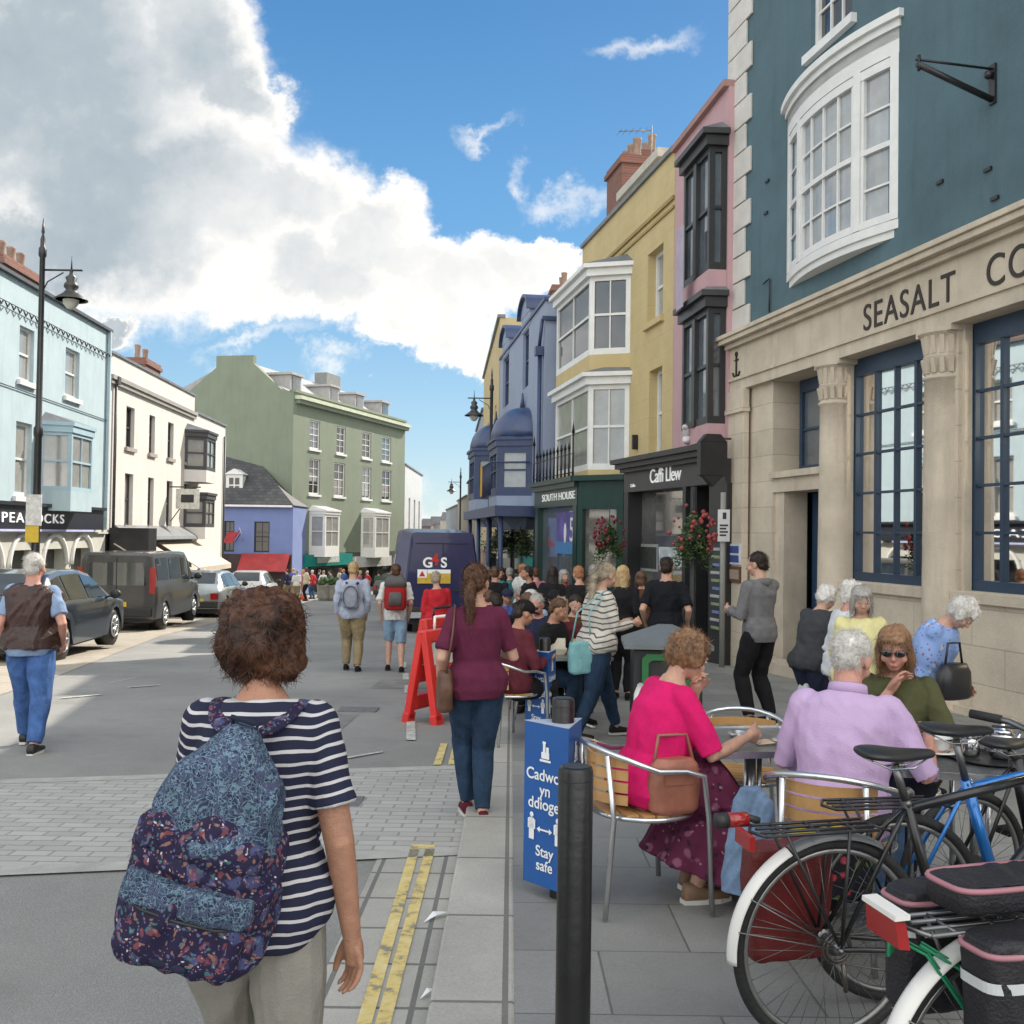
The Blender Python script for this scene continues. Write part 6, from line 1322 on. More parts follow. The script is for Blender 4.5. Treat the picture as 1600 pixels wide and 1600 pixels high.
        mb.tube([tuple(p) for p in P_], r_, 14, True, True, False); mb.ell(tuple(P_[0]), r_[0], 12, 8)
    def leg(mb, s, g=0, upto=1.0, flare=0):
        pts = [HP[s], lerp(HP[s], KN[s], .4), KN[s], lerp(KN[s], AN[s], .3), AN[s] - V(0, 0, .01)]; cum = [0, .2, .5, .65, 1.0]; P_, r_ = [pts[0]], [lr[0] + g]
        for i in range(1, 5):
            if cum[i] <= upto + 1e-6: P_.append(pts[i]); r_.append(lr[i] + g + flare * cum[i])
            else: t = (upto - cum[i - 1]) / (cum[i] - cum[i - 1]); P_.append(lerp(pts[i - 1], pts[i], t)); r_.append(lerp(lr[i - 1], lr[i], t) + g + flare * cum[i]); break
        mb.tube([tuple(p) for p in P_], r_, 14); mb.ell(tuple(P_[0]), r_[0], 12, 8)
    # ---- body
    mb = MB(); torso(mb, -.008); hl = .066 * H
    rm = Hm
    e = lambda c, r: mb.ell(tuple(HC + rm @ Vector(c)), r, 16, 12, rm)
    K = H / 1.68
    e((0, -.012 * K, .022 * K), (.074 * K, .092 * K, .088 * K)); e((0, .022 * K, -.030 * K), (.058 * K, .066 * K, .078 * K)); e((0, .05 * K, -.085 * K), (.03 * K, .028 * K, .022 * K))
    if det > 0:
        e((0, .092 * K, -.028 * K), (.013 * K, .020 * K, .015 * K)); e((0, .084 * K, -.008 * K), (.009 * K, .015 * K, .026 * K)); e((0, .078 * K, .018 * K), (.045 * K, .012 * K, .010 * K)); e((0, .082 * K, -.062 * K), (.022 * K, .01 * K, .009 * K))
        for s in (-1, 1): e((s * .076 * K, -.005 * K, -.015 * K), (.010 * K, .020 * K, .031 * K)); e((s * .04 * K, .055 * K, -.035 * K), (.025 * K, .025 * K, .025 * K))
    limb(mb, [NB - up * .02 * H - fw * .008 * H, HC + rm @ Vector((0, -.02 * K, -.05 * K))], [.047 * K, .050 * K] if sex == 'f' else [.06 * K, .058 * K])
    for s in (-1, 1):
        arm(mb, s); leg(mb, s); mb.ell(tuple(SH[s]), ar[0] * 1.05, 12, 8)
        # foot
        limb(mb, [AN[s] + V(0, -.02, -.02) * K, AN[s] + V(s * .01, .13 * K, -.055 * H + .03)], [.033 * K, .028 * K])
    hm = get_hand(mb, EL, WR, K, det, np, hands)
    me = mesh_from(mb, vx, 4 if det < 2 else 3, 'person')
    rt = root('person', label, 'person', (x, y, z0), yaw, group) if False else None
    me.materials.append(SKIN[skin]); b = bpy.data.objects.new('person', me); COL.objects.link(b); b.location = (x, y, z0); b.rotation_euler = (0, 0, yaw); b['label'] = label; b['category'] = 'person'
    if group: b['group'] = group
    # ---- clothes
    if bottom:
        mb = MB(); 
        if skirt: 
            rings = []
            for t in [i / 8 for i in range(9)]:
                kz = (KN[-1] + KN[1]) / 2; az = (AN[-1] + AN[1]) / 2; c = (lerp(C(.03), kz, t / .55) if t < .55 else lerp(kz, az, (t - .55) / .45 * skirt)); w = (.10 + .055 * t) * H * f; d = (.08 + .05 * t) * H * f
                ax = lerp(up, V(0, .5, .8), min(t * 1.6, 1)) if hz < .4 * H else up
                tt = nrm(kz - C(.03)) if t < .5 else nrm(az - kz); b2 = nrm(np.cross(tt, rt_)); ring = []
                for k in range(28): q = 2 * math.pi * k / 28; wv = 1 + .10 * t * math.sin(q * 7 + seed); ring.append(tuple(c + rt_ * w * math.cos(q) * wv + b2 * d * math.sin(q) * wv))
                rings.append(ring)
            mb.loft(rings); torso(mb, .012, -.06, .05)
        else:
            torso(mb, .013, -.06, .06)
            for s in (-1, 1): leg(mb, s, .015 * (1.2 if sex == 'm' else .9), blen, .006 if sex == 'm' else 0)
        m2 = mesh_from(mb, vx * 1.05, 3, 'trousers')
        if det > 0: folds(m2, .0042 if det > 1 else .006, 13, seed)
        link(m2, 'skirt' if skirt else ('shorts' if blen < .6 else 'trousers'), bottom, b)
    if top:
        mb = MB(); g = .020 if sex == 'm' else .016
        torso(mb, g, -.06 if hem > .05 else 0, .315, extra=.016)
        if sleeve > 0:
            for s in (-1, 1): arm(mb, s, g * .75, sleeve)
        m2 = mesh_from(mb, vx * 1.05, 3, 'top')
        if det > 0: folds(m2, (.0042 if det > 1 else .0065) if det < 3 else .003, 12, seed + 5, (1, 1, .7))
        ob = link(m2, 'shirt', top, b)
        # stripe coordinate: along the trunk, along each sleeve
        a = get(m2); t = (a - P) @ up; col = t.copy()
        for s in (-1, 1):
            d = nrm(EL[s] - SH[s]); q = (a - SH[s]) @ d; lat = (a - SH[s]) @ (rt_ * s); ms = np.clip((lat + .01) / .05, 0, 1) * (q > -.1); ms = ms * ms * (3 - 2 * ms); col = col * (1 - ms) + (np.dot(SH[s] - P, up) - q) * ms
        at_ = m2.attributes.new('stripe', 'FLOAT', 'POINT'); at_.data.foreach_set('value', col.astype(np.float32))
    if shoe:
        for s in (-1, 1):
            mb = MB(); a = AN[s]; fl = a[2] - .05 * H; c = V(a[0], a[1], fl + .0)
            if det == 0: mb.ell((a[0] + s * .01, a[1] + .05 * K, fl + .045), (.05 * K, .145 * K, .05), 10, 6); o = mb.build('shoe', shoe, b); continue
            rings = []
            for t, w, h, yo in ((0, .022, .05, -.065), (.08, .034, .085, -.055), (.3, .036, .09, 0), (.5, .038, .065, .05), (.75, .044, .05, .11), (.93, .036, .04, .16), (1, .012, .03, .178)):
                ring = []
                for k in range(14): q = 2 * math.pi * k / 14; zz = math.sin(q); ring.append((c[0] + s * .008 * t + w * K * math.copysign(abs(math.cos(q)) ** .6, math.cos(q)), c[1] + yo * K, c[2] + .012 + (h * .5 * (zz + 1)) * K))
                rings.append(ring)
            mb.loft(rings); so = mb.build('shoe', shoe, b)
            mb = MB(); P2 = [(c[0] + s * .008 * t + sg * w * K, c[1] + yo * K) for sg in (1, -1) for t, w, h, yo in (((0, .026, 0, -.07), (.3, .038, 0, 0), (.75, .046, 0, .11), (1, .016, 0, .183)) if sg == 1 else ((1, .016, 0, .183), (.75, .046, 0, .11), (.3, .038, 0, 0), (0, .026, 0, -.07)))]
            mb.prism(P2, c[2], c[2] + .022); mb.build('sole', MATS.get('sole_pale') if det > 1 else PLK, so)
    # ---- face
    hc = HC
    def loc(c): return tuple(hc + rm @ Vector([q * K for q in c]))
    if det > 0 and face:
        for s in (-1, 1):
            if not glasses:
                MB().ell(loc((s * .030, .078, .004)), (.011 * K, .008 * K, .006 * K), 8, 6, rm).build('eye', EYEW, b); MB().ell(loc((s * .030, .084, .004)), (.0055 * K, .003, .0055 * K), 8, 6, rm).build('iris', EYEB, b)
        MB().ell(loc((0, .0905, -.063)), (.021 * K, .005 * K, .006 * K), 10, 6, rm).build('mouth', LIP, b)
    if glasses:
        mb = MB()
        for s in (-1, 1):
            mb.ell(loc((s * .031, .094, .003)), (.026 * K, .008 * K, .019 * K), 14, 8, rm); mb.tube([loc((s * .055, .088, .010)), loc((s * .08, .03, .010)), loc((s * .08, -.01, .004))], .0028, 5)
        mb.tube([loc((-.01, .1, .008)), loc((.01, .1, .008))], .0028, 5); mb.build('sunglasses', mat('lens_black', (.008, .008, .008), .1, .02, 9, spec=1), b)
    # ---- hair
    if hair:
        style, hc_ = hair; hmat = HAIR[hc_]; mb = MB(); he = lambda c, r: mb.ell(loc(c), tuple(q * K for q in r), 16, 12, rm)
        if style == 'short': he((0, -.022, .036), (.079, .092, .084)); he((0, -.06, -.02), (.066, .05, .06))
        elif style == 'balding': he((0, -.045, .0), (.079, .068, .066)); he((0, -.05, -.03), (.068, .05, .045))
        elif style == 'perm': he((0, -.018, .04), (.092, .102, .088)); he((0, -.055, -.01), (.085, .062, .075)); [he((s * .07, .0, .0), (.026, .05, .05)) for s in (-1, 1)]
        elif style == 'bob': he((0, -.022, .036), (.086, .098, .086)); he((0, -.045, -.05), (.084, .06, .085)); [he((s * .073, .0, -.045), (.022, .045, .085)) for s in (-1, 1)]; he((0, .052, .062), (.066, .032, .028))
        elif style == 'curly': he((0, -.03, .032), (.099, .112, .094)); he((0, -.052, -.02), (.106, .090, .078)); he((0, -.052, -.062), (.084, .064, .055)); [he((s * .082, -.005, -.03), (.026, .055, .07)) for s in (-1, 1)]
        elif style in ('pony', 'long'):
            he((0, -.022, .036), (.080, .093, .084)); he((0, -.06, -.01), (.070, .05, .07))
            if style == 'pony':
                mb.tube([loc((0, -.10, .0)), loc((.0, -.14, -.05)), loc((0.005, -.14, -.14)), loc((.01, -.12, -.26)), loc((.01, -.10, -.36))], [.024, .036, .036, .030, .008], 12)
            else: mb.loft([[loc((.088 * w * math.cos(q), -.035 + .06 * d * math.sin(q), zz)) for q in [2 * math.pi * k / 16 for k in range(16)]] for w, d, zz in ((.95, 1, .03), (1.05, 1, -.08), (1.1, .9, -.2), (.9, .7, -.33))])
        m2 = mesh_from(mb, vx * .95, 3, 'hair'); hv = get(m2)
        # keep the face clear of hair
        rel = (hv - np.array(hc)) @ np.array(rm); fm = (rel[:, 1] > .05 * K) & (rel[:, 2] < .045 * K) & (np.abs(rel[:, 0]) < .06 * K)
        if style != 'balding': rel[fm, 1] = .045 * K; put(m2, rel @ np.array(rm).T + np.array(hc))
        if det > 0: folds(m2, .003 if style in ('short', 'balding', 'pony', 'bob', 'long') else .006, 34, seed)
        hb = link(m2, 'hair', hmat, b)
        ns = {0: 0, 1: 420, 2: 1900, 3: 13000}[det]
        if ns and style != 'balding' or (ns and det >= 2):
            strands(m2, ns, hmat, hb, np.array(hc), np.array(rm), K, style, seed, det)
    if hat: 
        mb = MB(); mb.ell(loc((0, -.01, .05)), (.088 * K, .102 * K, .075 * K), 16, 10, rm)
        if hat[1] == 'peak': mb.ell(loc((0, .10, .035)), (.06 * K, .06 * K, .008), 12, 6, rm)
        mb.build('hat', hat[0], b)
    PP = dict(torso=torso, b=b, P=P, C=C, SH=SH, EL=EL, WR=WR, KN=KN, AN=AN, NB=NB, HC=HC, up=up, fw=fw, rt=rt_, H=H, x=x, y=y, z=z0, yaw=yaw, ar=ar)
    PP['M'] = Matrix.Translation((x, y, z0)) @ Matrix.Rotation(yaw, 4, 'Z')
    return PP
def get_hand(mb, EL, WR, K, det, np_, hands):
    for s in (-1, 1):
        d = nrm(WR[s] - EL[s]); ref = V(0, 1, 0) if abs(d[1]) < .8 else V(0, 0, -1)
        side = nrm(np.cross(d, V(s, 0, 0)) if abs(d[0]) < .8 else np.cross(d, V(0, 1, 0)))   # palm breadth
        pn = nrm(np.cross(d, side)); w = WR[s]
        mb.tube([tuple(w - d * .01), tuple(w + d * .03 * K), tuple(w + d * .075 * K)], [.022 * K, .027 * K, .025 * K], 10)
        if det < 2: mb.tube([tuple(w + d * .07 * K), tuple(w + d * .13 * K)], [.026 * K, .016 * K], 8); continue
        curl = pn * (-s if np.dot(pn, V(s, 0, 0)) > 0 else 1)
        inn = nrm(V(-s, .15, 0) - d * np.dot(V(-s, .15, 0), d))
        bs = nrm(np.cross(d, inn)); 
        if bs[1] < 0: bs = -bs
        if det == 3: ct, sn = math.cos(R(50)), math.sin(R(50)); bs, inn = bs * ct + inn * sn, inn * ct - bs * sn
        for i, (o, ln) in enumerate(((.033, .072), (.0115, .080), (-.0105, .074), (-.032, .058))):
            a0 = w + d * .035 * K + bs * o * .8 * K; a1 = w + d * .078 * K + bs * o * K; c1 = nrm(d + inn * (.22 + .14 * i) + bs * (.10 - .07 * i)); c2 = nrm(d + inn * (.8 + .1 * i)); a2 = a1 + c1 * ln * .5 * K; a3 = a2 + c2 * ln * .3 * K; a4 = a3 + nrm(d * .4 + inn) * ln * .22 * K
            mb.tube([tuple(q) for q in (a0, a1, a2, a3, a4)], [.0105 * K, .0090 * K, .0084 * K, .0077 * K, .0066 * K], 8, True, True, True)
        t0 = w + d * .02 * K + bs * .02 * K; t1 = w + d * .055 * K + bs * .042 * K + inn * .012 * K; t2 = t1 + nrm(d + bs * .35 + inn * .4) * .032 * K; t3 = t2 + nrm(d + inn * .5) * .024 * K
        mb.tube([tuple(q) for q in (t0, t1, t2, t3)], [.015 * K, .013 * K, .011 * K, .008 * K], 8, True, True, True)
def strands(me, n, m, parent, hc, rm, K, style, seed, det):
    """hair strands: narrow ribbons rooted on the hair mass"""
    r = np.random.RandomState(seed); a = get(me); nn = np.empty(len(me.vertices) * 3); me.vertices.foreach_get('normal', nn); nn = nn.reshape(-1, 3)
    rel = (a - hc) @ rm; ok = np.where(~((rel[:, 1] > .04 * K) & (rel[:, 2] < .06 * K)))[0]
    if len(ok) < 10: return
    idx = r.choice(ok, n); p = a[idx] - nn[idx] * .006; d = nn[idx].copy(); down = V(0, 0, -1)
    N0 = nn[idx]
    L = {'short': .03, 'balding': .02, 'perm': .030, 'bob': .07, 'curly': .036, 'pony': .04, 'long': .10}[style] * K; segs = 6 if det == 3 else 4
    grav = {'short': .7, 'balding': .7, 'perm': .25, 'bob': 1.2, 'curly': 1.0, 'pony': 1.0, 'long': 1.4}[style]; crl = {'curly': 1.0, 'perm': .9}.get(style, .28)
    back = rm @ V(0, -1, 0)
    if style in ('short', 'pony', 'balding'): d = d * .35 + back * .5 + r.randn(n, 3) * .2
    elif style in ('bob', 'long'): d = d * .3 + r.randn(n, 3) * .12 + down * .8
    elif style == 'curly':
        q_ = r.randn(n, 3) * .8 + down * .9; N_ = nn[idx]; d = q_ - N_ * (q_ * N_).sum(1)[:, None] * .92; d /= np.linalg.norm(d, axis=1)[:, None]; d += N_ * .05; p = p + N_ * .006
    else: d = d * .7 + r.randn(n, 3) * .5
    L = L * (0.6 + .8 * r.rand(n, 1)); w = {3: .0010, 2: .0013, 1: .0022}[det]
    cd_ = r.randn(n, 3); pts = [p]
    for i in range(segs):
        cd_ = cd_ * .55 + r.randn(n, 3) * .75; nxt = d + down * grav * .28 * i / segs * 2 + cd_ * crl * .4 - (N0 * .42 if style == 'curly' else 0); nxt /= np.linalg.norm(nxt, axis=1)[:, None]; d = nxt; p = p + d * L / segs; pts.append(p)
    sd_ = np.cross(pts[-1] - pts[0], nn[idx]); sd_ /= (np.linalg.norm(sd_, axis=1)[:, None] + 1e-9)
    v = []; k = segs + 1
    for i, q in enumerate(pts): ww = w * (1 - .75 * i / segs); v += [q - sd_ * ww, q + sd_ * ww]
    v = np.stack(v, 1).reshape(-1, 3); base = (np.arange(n) * 2 * k)[:, None]
    fs = np.concatenate([base + np.array([2 * i, 2 * i + 1, 2 * i + 3, 2 * i + 2]) for i in range(segs)], 1).reshape(-1, 4)
    nm = bpy.data.meshes.new('strands'); nm.vertices.add(len(v)); nm.vertices.foreach_set('co', v.ravel()); nm.loops.add(len(fs) * 4); nm.loops.foreach_set('vertex_index', fs.ravel().astype(np.int32))
    nm.polygons.add(len(fs)); nm.polygons.foreach_set('loop_start', (np.arange(len(fs)) * 4).astype(np.int32)); nm.polygons.foreach_set('loop_total', np.full(len(fs), 4, np.int32)); nm.update(calc_edges=True)
    nm.polygons.foreach_set('use_smooth', np.ones(len(fs), bool)); nm.materials.append(m); o = bpy.data.objects.new('strands', nm); COL.objects.link(o); o.parent = parent; o['kind'] = 'stuff'

def stripes(name, c1, c2, period, duty, coord='stripe', noise_=.0):
    m = bpy.data.materials.new(name); m.use_nodes = True; nt = m.node_tree; p = nt.nodes['Principled BSDF']; p.inputs['Roughness'].default_value = .85; p.inputs['Specular IOR Level'].default_value = .2
    a = nt.nodes.new('ShaderNodeAttribute'); a.attribute_name = coord; tc = nt.nodes.new('ShaderNodeTexCoord'); t = nt.nodes.new('ShaderNodeTexNoise'); t.inputs['Scale'].default_value = 5; nt.links.new(tc.outputs['Object'], t.inputs[0])
    def mm(op, x, y):
        q = nt.nodes.new('ShaderNodeMath'); q.operation = op
        for i, v_ in enumerate((x, y)):
            if isinstance(v_, (int, float)): q.inputs[i].default_value = v_
            else: nt.links.new(v_, q.inputs[i])
        return q.outputs[0]
    v_ = mm('ADD', a.outputs['Fac'], mm('MULTIPLY', mm('SUBTRACT', t.outputs[0], .5), .035)); f_ = mm('FRACT', mm('DIVIDE', mm('ADD', v_, 5), period), 0); s = mm('LESS_THAN', f_, duty)
    x = nt.nodes.new('ShaderNodeMix'); x.data_type = 'RGBA'; nt.links.new(s, x.inputs[0]); x.inputs[6].default_value = (*c1, 1); x.inputs[7].default_value = (*c2, 1); nt.links.new(x.outputs[2], p.inputs[0])
    t2 = nt.nodes.new('ShaderNodeTexNoise'); t2.inputs['Scale'].default_value = 260; nt.links.new(tc.outputs['Object'], t2.inputs[0]); b = nt.nodes.new('ShaderNodeBump'); b.inputs['Strength'].default_value = .25; b.inputs['Distance'].default_value = .003; nt.links.new(t2.outputs[0], b.inputs['Height']); nt.links.new(b.outputs[0], p.inputs['Normal'])
    return m
def cloth(name, c, var=.14, s=14, bump=.3): return mat(name, c, .88, var, s, bump, 180, spec=.2)
mat('sole_pale', (.6, .58, .54), .6, .05, 9)
DENIM = cloth('denim', (.045, .085, .17), .3, 9); DENIM_D = cloth('denim_dark', (.022, .045, .085), .3, 9); DENIM_B = cloth('denim_bright', (.055, .12, .30), .3, 9)
BLKC = cloth('black_cloth', (.012, .012, .014)); GREYC = cloth('grey_marl', (.16, .16, .165)); NAVYC = cloth('navy_cloth', (.02, .025, .05)); WHC = cloth('white_cloth', (.62, .62, .6), .06)
def patterned(name, base, cols, scale, seed=0, swirl=False):
    m = bpy.data.materials.new(name); m.use_nodes = True; MATS[name] = m; nt = m.node_tree; N, L = nt.nodes, nt.links; p = N['Principled BSDF']; p.inputs['Roughness'].default_value = .8; p.inputs['Specular IOR Level'].default_value = .25
    tc = N.new('ShaderNodeTexCoord'); last = None
    mp = N.new('ShaderNodeMapping'); mp.inputs['Location'].default_value = (seed, seed * .7, 0); L.new(tc.outputs['Object'], mp.inputs[0])
    wn = N.new('ShaderNodeTexNoise'); wn.inputs['Scale'].default_value = scale * .7; wn.inputs['Detail'].default_value = 3; L.new(mp.outputs[0], wn.inputs[0])
    va = N.new('ShaderNodeVectorMath'); va.operation = 'MULTIPLY_ADD'; L.new(wn.outputs['Color'], va.inputs[0]); va.inputs[1].default_value = (.06,) * 3; L.new(mp.outputs[0], va.inputs[2])
    cur = None
    for i, (c, sc_, th) in enumerate(cols):
        v = N.new('ShaderNodeTexVoronoi'); v.inputs['Scale'].default_value = scale * sc_; L.new(va.outputs[0], v.inputs[0])
        if swirl: v.feature = 'DISTANCE_TO_EDGE'
        r = N.new('ShaderNodeMapRange'); r.inputs[1].default_value = th; r.inputs[2].default_value = th * 1.35 + .01; r.inputs[3].default_value = 1; r.inputs[4].default_value = 0; L.new(v.outputs['Distance'], r.inputs[0])
        # thin the motifs out with a per cell lottery
        f = r.outputs[0]
        if not swirl:
            sp = N.new('ShaderNodeSeparateColor'); L.new(v.outputs['Color'], sp.inputs[0]); g_ = N.new('ShaderNodeMath'); g_.operation = 'GREATER_THAN'; g_.inputs[1].default_value = .5; L.new(sp.outputs[i % 3], g_.inputs[0]); ml = N.new('ShaderNodeMath'); ml.operation = 'MULTIPLY'; L.new(f, ml.inputs[0]); L.new(g_.outputs[0], ml.inputs[1]); f = ml.outputs[0]
        x = N.new('ShaderNodeMix'); x.data_type = 'RGBA'; L.new(f, x.inputs[0]); x.inputs[7].default_value = (*c, 1)
        if cur is None: x.inputs[6].default_value = (*base, 1)
        else: L.new(cur, x.inputs[6])
        cur = x.outputs[2]
    t4 = N.new('ShaderNodeTexNoise'); t4.inputs['Scale'].default_value = scale * .35; L.new(mp.outputs[0], t4.inputs[0]); mr = N.new('ShaderNodeMapRange'); mr.inputs[3].default_value = .6; mr.inputs[4].default_value = 1.35; L.new(t4.outputs[0], mr.inputs[0])
    vm_ = N.new('ShaderNodeVectorMath'); vm_.operation = 'MULTIPLY'; L.new(cur, vm_.inputs[0]); L.new(mr.outputs[0], vm_.inputs[1]); L.new(vm_.outputs[0], p.inputs[0])
    return m
FLORAL = patterned('floral_cloth', (.018, .014, .045), [((.055, .065, .15), .8, .30), ((.15, .05, .07), 1.3, .28), ((.05, .14, .16), 1.7, .22), ((.22, .12, .10), 2.1, .25), ((.10, .11, .22), 2.6, .25), ((.5, .46, .48), 1.5, .12), ((.02, .015, .035), 3.4, .25), ((.34, .20, .20), 3.8, .16)], 30)
PAISLEY = patterned('paisley_cloth', (.035, .06, .105), [((.10, .17, .23), .9, .045), ((.02, .025, .06), 1.6, .06), ((.15, .22, .28), 2.6, .035), ((.06, .07, .13), .6, .02)], 34, 3, True)
# ------------------------------------------------------------------ the nearest walker and her backpack
def at(px, Z): return PZ(px, 1000, Z).x
TEE = stripes('breton_stripes', (.020, .023, .048), (.52, .51, .52), .0265, .28)
w = person('woman from behind in a navy and white striped tee with bushy brown hair', at(406, 2.42), 2.42, R(-5), 1.56, 'f', 1.0, lean=4, head=(-34, 7), hands=((-.12, .24, -.16), (.225, .03, -.38)), poleR=(.5, -1, -.2), skin='tan',
           top=TEE, sleeve=.36, bottom=cloth('grey_chinos', (.25, .24, .21), .12, 8), shoe=BLKC, hair=('curly', 'brown'), det=3, feet=((-.1, .05, 0), (.1, -.15, 0)), face=True, shw=.99, poleL=(-.4, -.6, -1))
def backpack(P, label, w_, h, d_, mtop, mbot, mpock, mflap, z0, dx=0, tilt=0, straps=None, dist=.13, det=True):
    """hangs on the back of person P; local frame: x right, y towards the wearer, z up"""
    M = P['M']; c = Vector(P['C'](0)) ; loc = M @ Vector((dx, P['C'](.12)[1] - dist - d_, z0))
    rt = root('backpack', label, 'backpack', loc, P['yaw']); rt.rotation_euler = (R(4), R(tilt), P['yaw'])
    def rg(z, ww, dd, yo=0, n=36): return [(ww * math.copysign(abs(math.cos(q)) ** .62, math.cos(q)), yo + dd * math.copysign(abs(math.sin(q)) ** .62, math.sin(q)), z) for q in [2 * math.pi * k / n for k in range(n)]]
    lo = [(0, .70, .62), (.03, .92, .85), (.12, 1.0, 1), (.35, 1.0, 1.02), (.5, .95, 1.0), (.56, .92, .98)]
    mb = MB(); mb.loft([rg(h * t, w_ * a, d_ * b) for t, a, b in lo] + [rg(h * .60, w_ * .86, d_ * .93)]); o = mesh_from(mb, .006, 3, 'bag'); folds(o, .0045, 20, 4, (1, 1, 1)); link(o, 'bag_body', mbot, rt)
    up_ = [(.54, .93, .99), (.64, .87, .93), (.76, .73, .82), (.87, .54, .66), (.95, .34, .45), (1.0, .16, .25)]
    mb = MB(); mb.loft([rg(h * t, w_ * a, d_ * b, (1 - b) * d_ * .6) for t, a, b in up_]); o = mesh_from(mb, .006, 3, 'bag_top'); folds(o, .0065, 17, 9, (1, 1, .7)); link(o, 'bag_top', mtop, rt)
    # dark panel coming to a point on the top half
    mb = MB(); mb.loft([rg(h * t, w_ * a, d_ * .5 * b, -d_ * .55 + s_) for t, a, b, s_ in ((.5, .9, .98, 0), (.6, .78, .98, .004), (.66, .5, .95, .012), (.70, .2, .85, .02))]); o = mesh_from(mb, .006, 3, 'bag_panel'); folds(o, .004, 20, 2); link(o, 'bag_panel', mbot, rt)
    mb = MB(); mb.loft([rg(h * t, w_ * .84 * a, d_ * .42 * b, -d_ * .86, 28) for t, a, b in ((.03, .85, .7), (.08, 1, 1), (.24, 1, 1), (.33, .98, .9))]); o = mesh_from(mb, .006, 3, 'pocket'); folds(o, .004, 18, 3); pk = link(o, 'pocket', mbot, rt)
    mb = MB(); mb.loft([rg(h * t, w_ * .88 * a, d_ * .46 * b, -d_ * .86, 28) for t, a, b in ((.275, .97, 1), (.30, 1, 1.03), (.36, 1, 1), (.40, .96, .85))]); o = mesh_from(mb, .006, 3, 'flap'); folds(o, .003, 20, 8); link(o, 'pocket_flap', mflap, pk)
    mb = MB(); mb.tube([(-w_ * .8, -d_ * .98, h * .275), (-w_ * .5, -d_ * 1.27, h * .27), (0, -d_ * 1.34, h * .268), (w_ * .5, -d_ * 1.27, h * .27), (w_ * .8, -d_ * .98, h * .275)], .0035, 6); mb.build('zip', PLK, pk)
    mb = MB(); 
    for s in (-1, 1): mb.ell((s * .022 - .0, -d_ * 1.31, h * .075), (.019, .004, .009), 14, 8)
    mb.build('label_patch', NAVYC, pk)
    # straps over the shoulders
    W2 = rt.matrix_world if False else Matrix.Translation(loc) @ Matrix.Rotation(P['yaw'], 4, 'Z') @ Matrix.Rotation(R(tilt), 4, 'Y') @ Matrix.Rotation(R(4), 4, 'X'); inv = W2.inverted()
    for s in (-1, 1):
        sh = lambda t, ww, dd: inv @ (M @ Vector(P['C'](t, ww, dd)))
        g = P['ar'][0]; pts = [Vector((s * .015, d_ * .35, h * .98)), sh(.262, s * .045, -.064), sh(.298, s * .060, -.022), sh(.295, s * .064, .022), sh(.24, s * .07, .062), sh(.15, s * .085, .06), sh(.08, s * .09, .01), Vector((s * w_ * .8, d_ * .6, h * .12))]
        rings = []
        for i, p in enumerate(pts):
            t = (pts[min(i + 1, 7)] - pts[max(i - 1, 0)]).normalized(); b_ = (inv.to_3x3() @ (M.to_3x3() @ Vector(P['rt']))).normalized(); b_ = (b_ - t * b_.dot(t)).normalized(); n_ = t.cross(b_); wd = .027 if 0 < i < 5 else .012; th = .009
            rings.append([p + b_ * wd * math.cos(q) + n_ * th * math.sin(q) for q in [2 * math.pi * k / 12 for k in range(12)]])
        mb = MB(); mb.loft(rings); o = mb.build('strap', mbot, rt, subd=2)
    mb = MB(); mb.tube([(-.02, d_ * .5, h * .97), (-.03, d_ * .45, h * 1.04), (.03, d_ * .45, h * 1.04), (.02, d_ * .5, h * .97)], .007, 8); mb.build('grab_loop', NAVYC, rt)
    return rt
backpack(w, 'floral and blue paisley backpack worn by the striped tee woman in the foreground', .165, .51, .09, PAISLEY, FLORAL, FLORAL, PAISLEY, .755, -.095, 13, dist=.085)

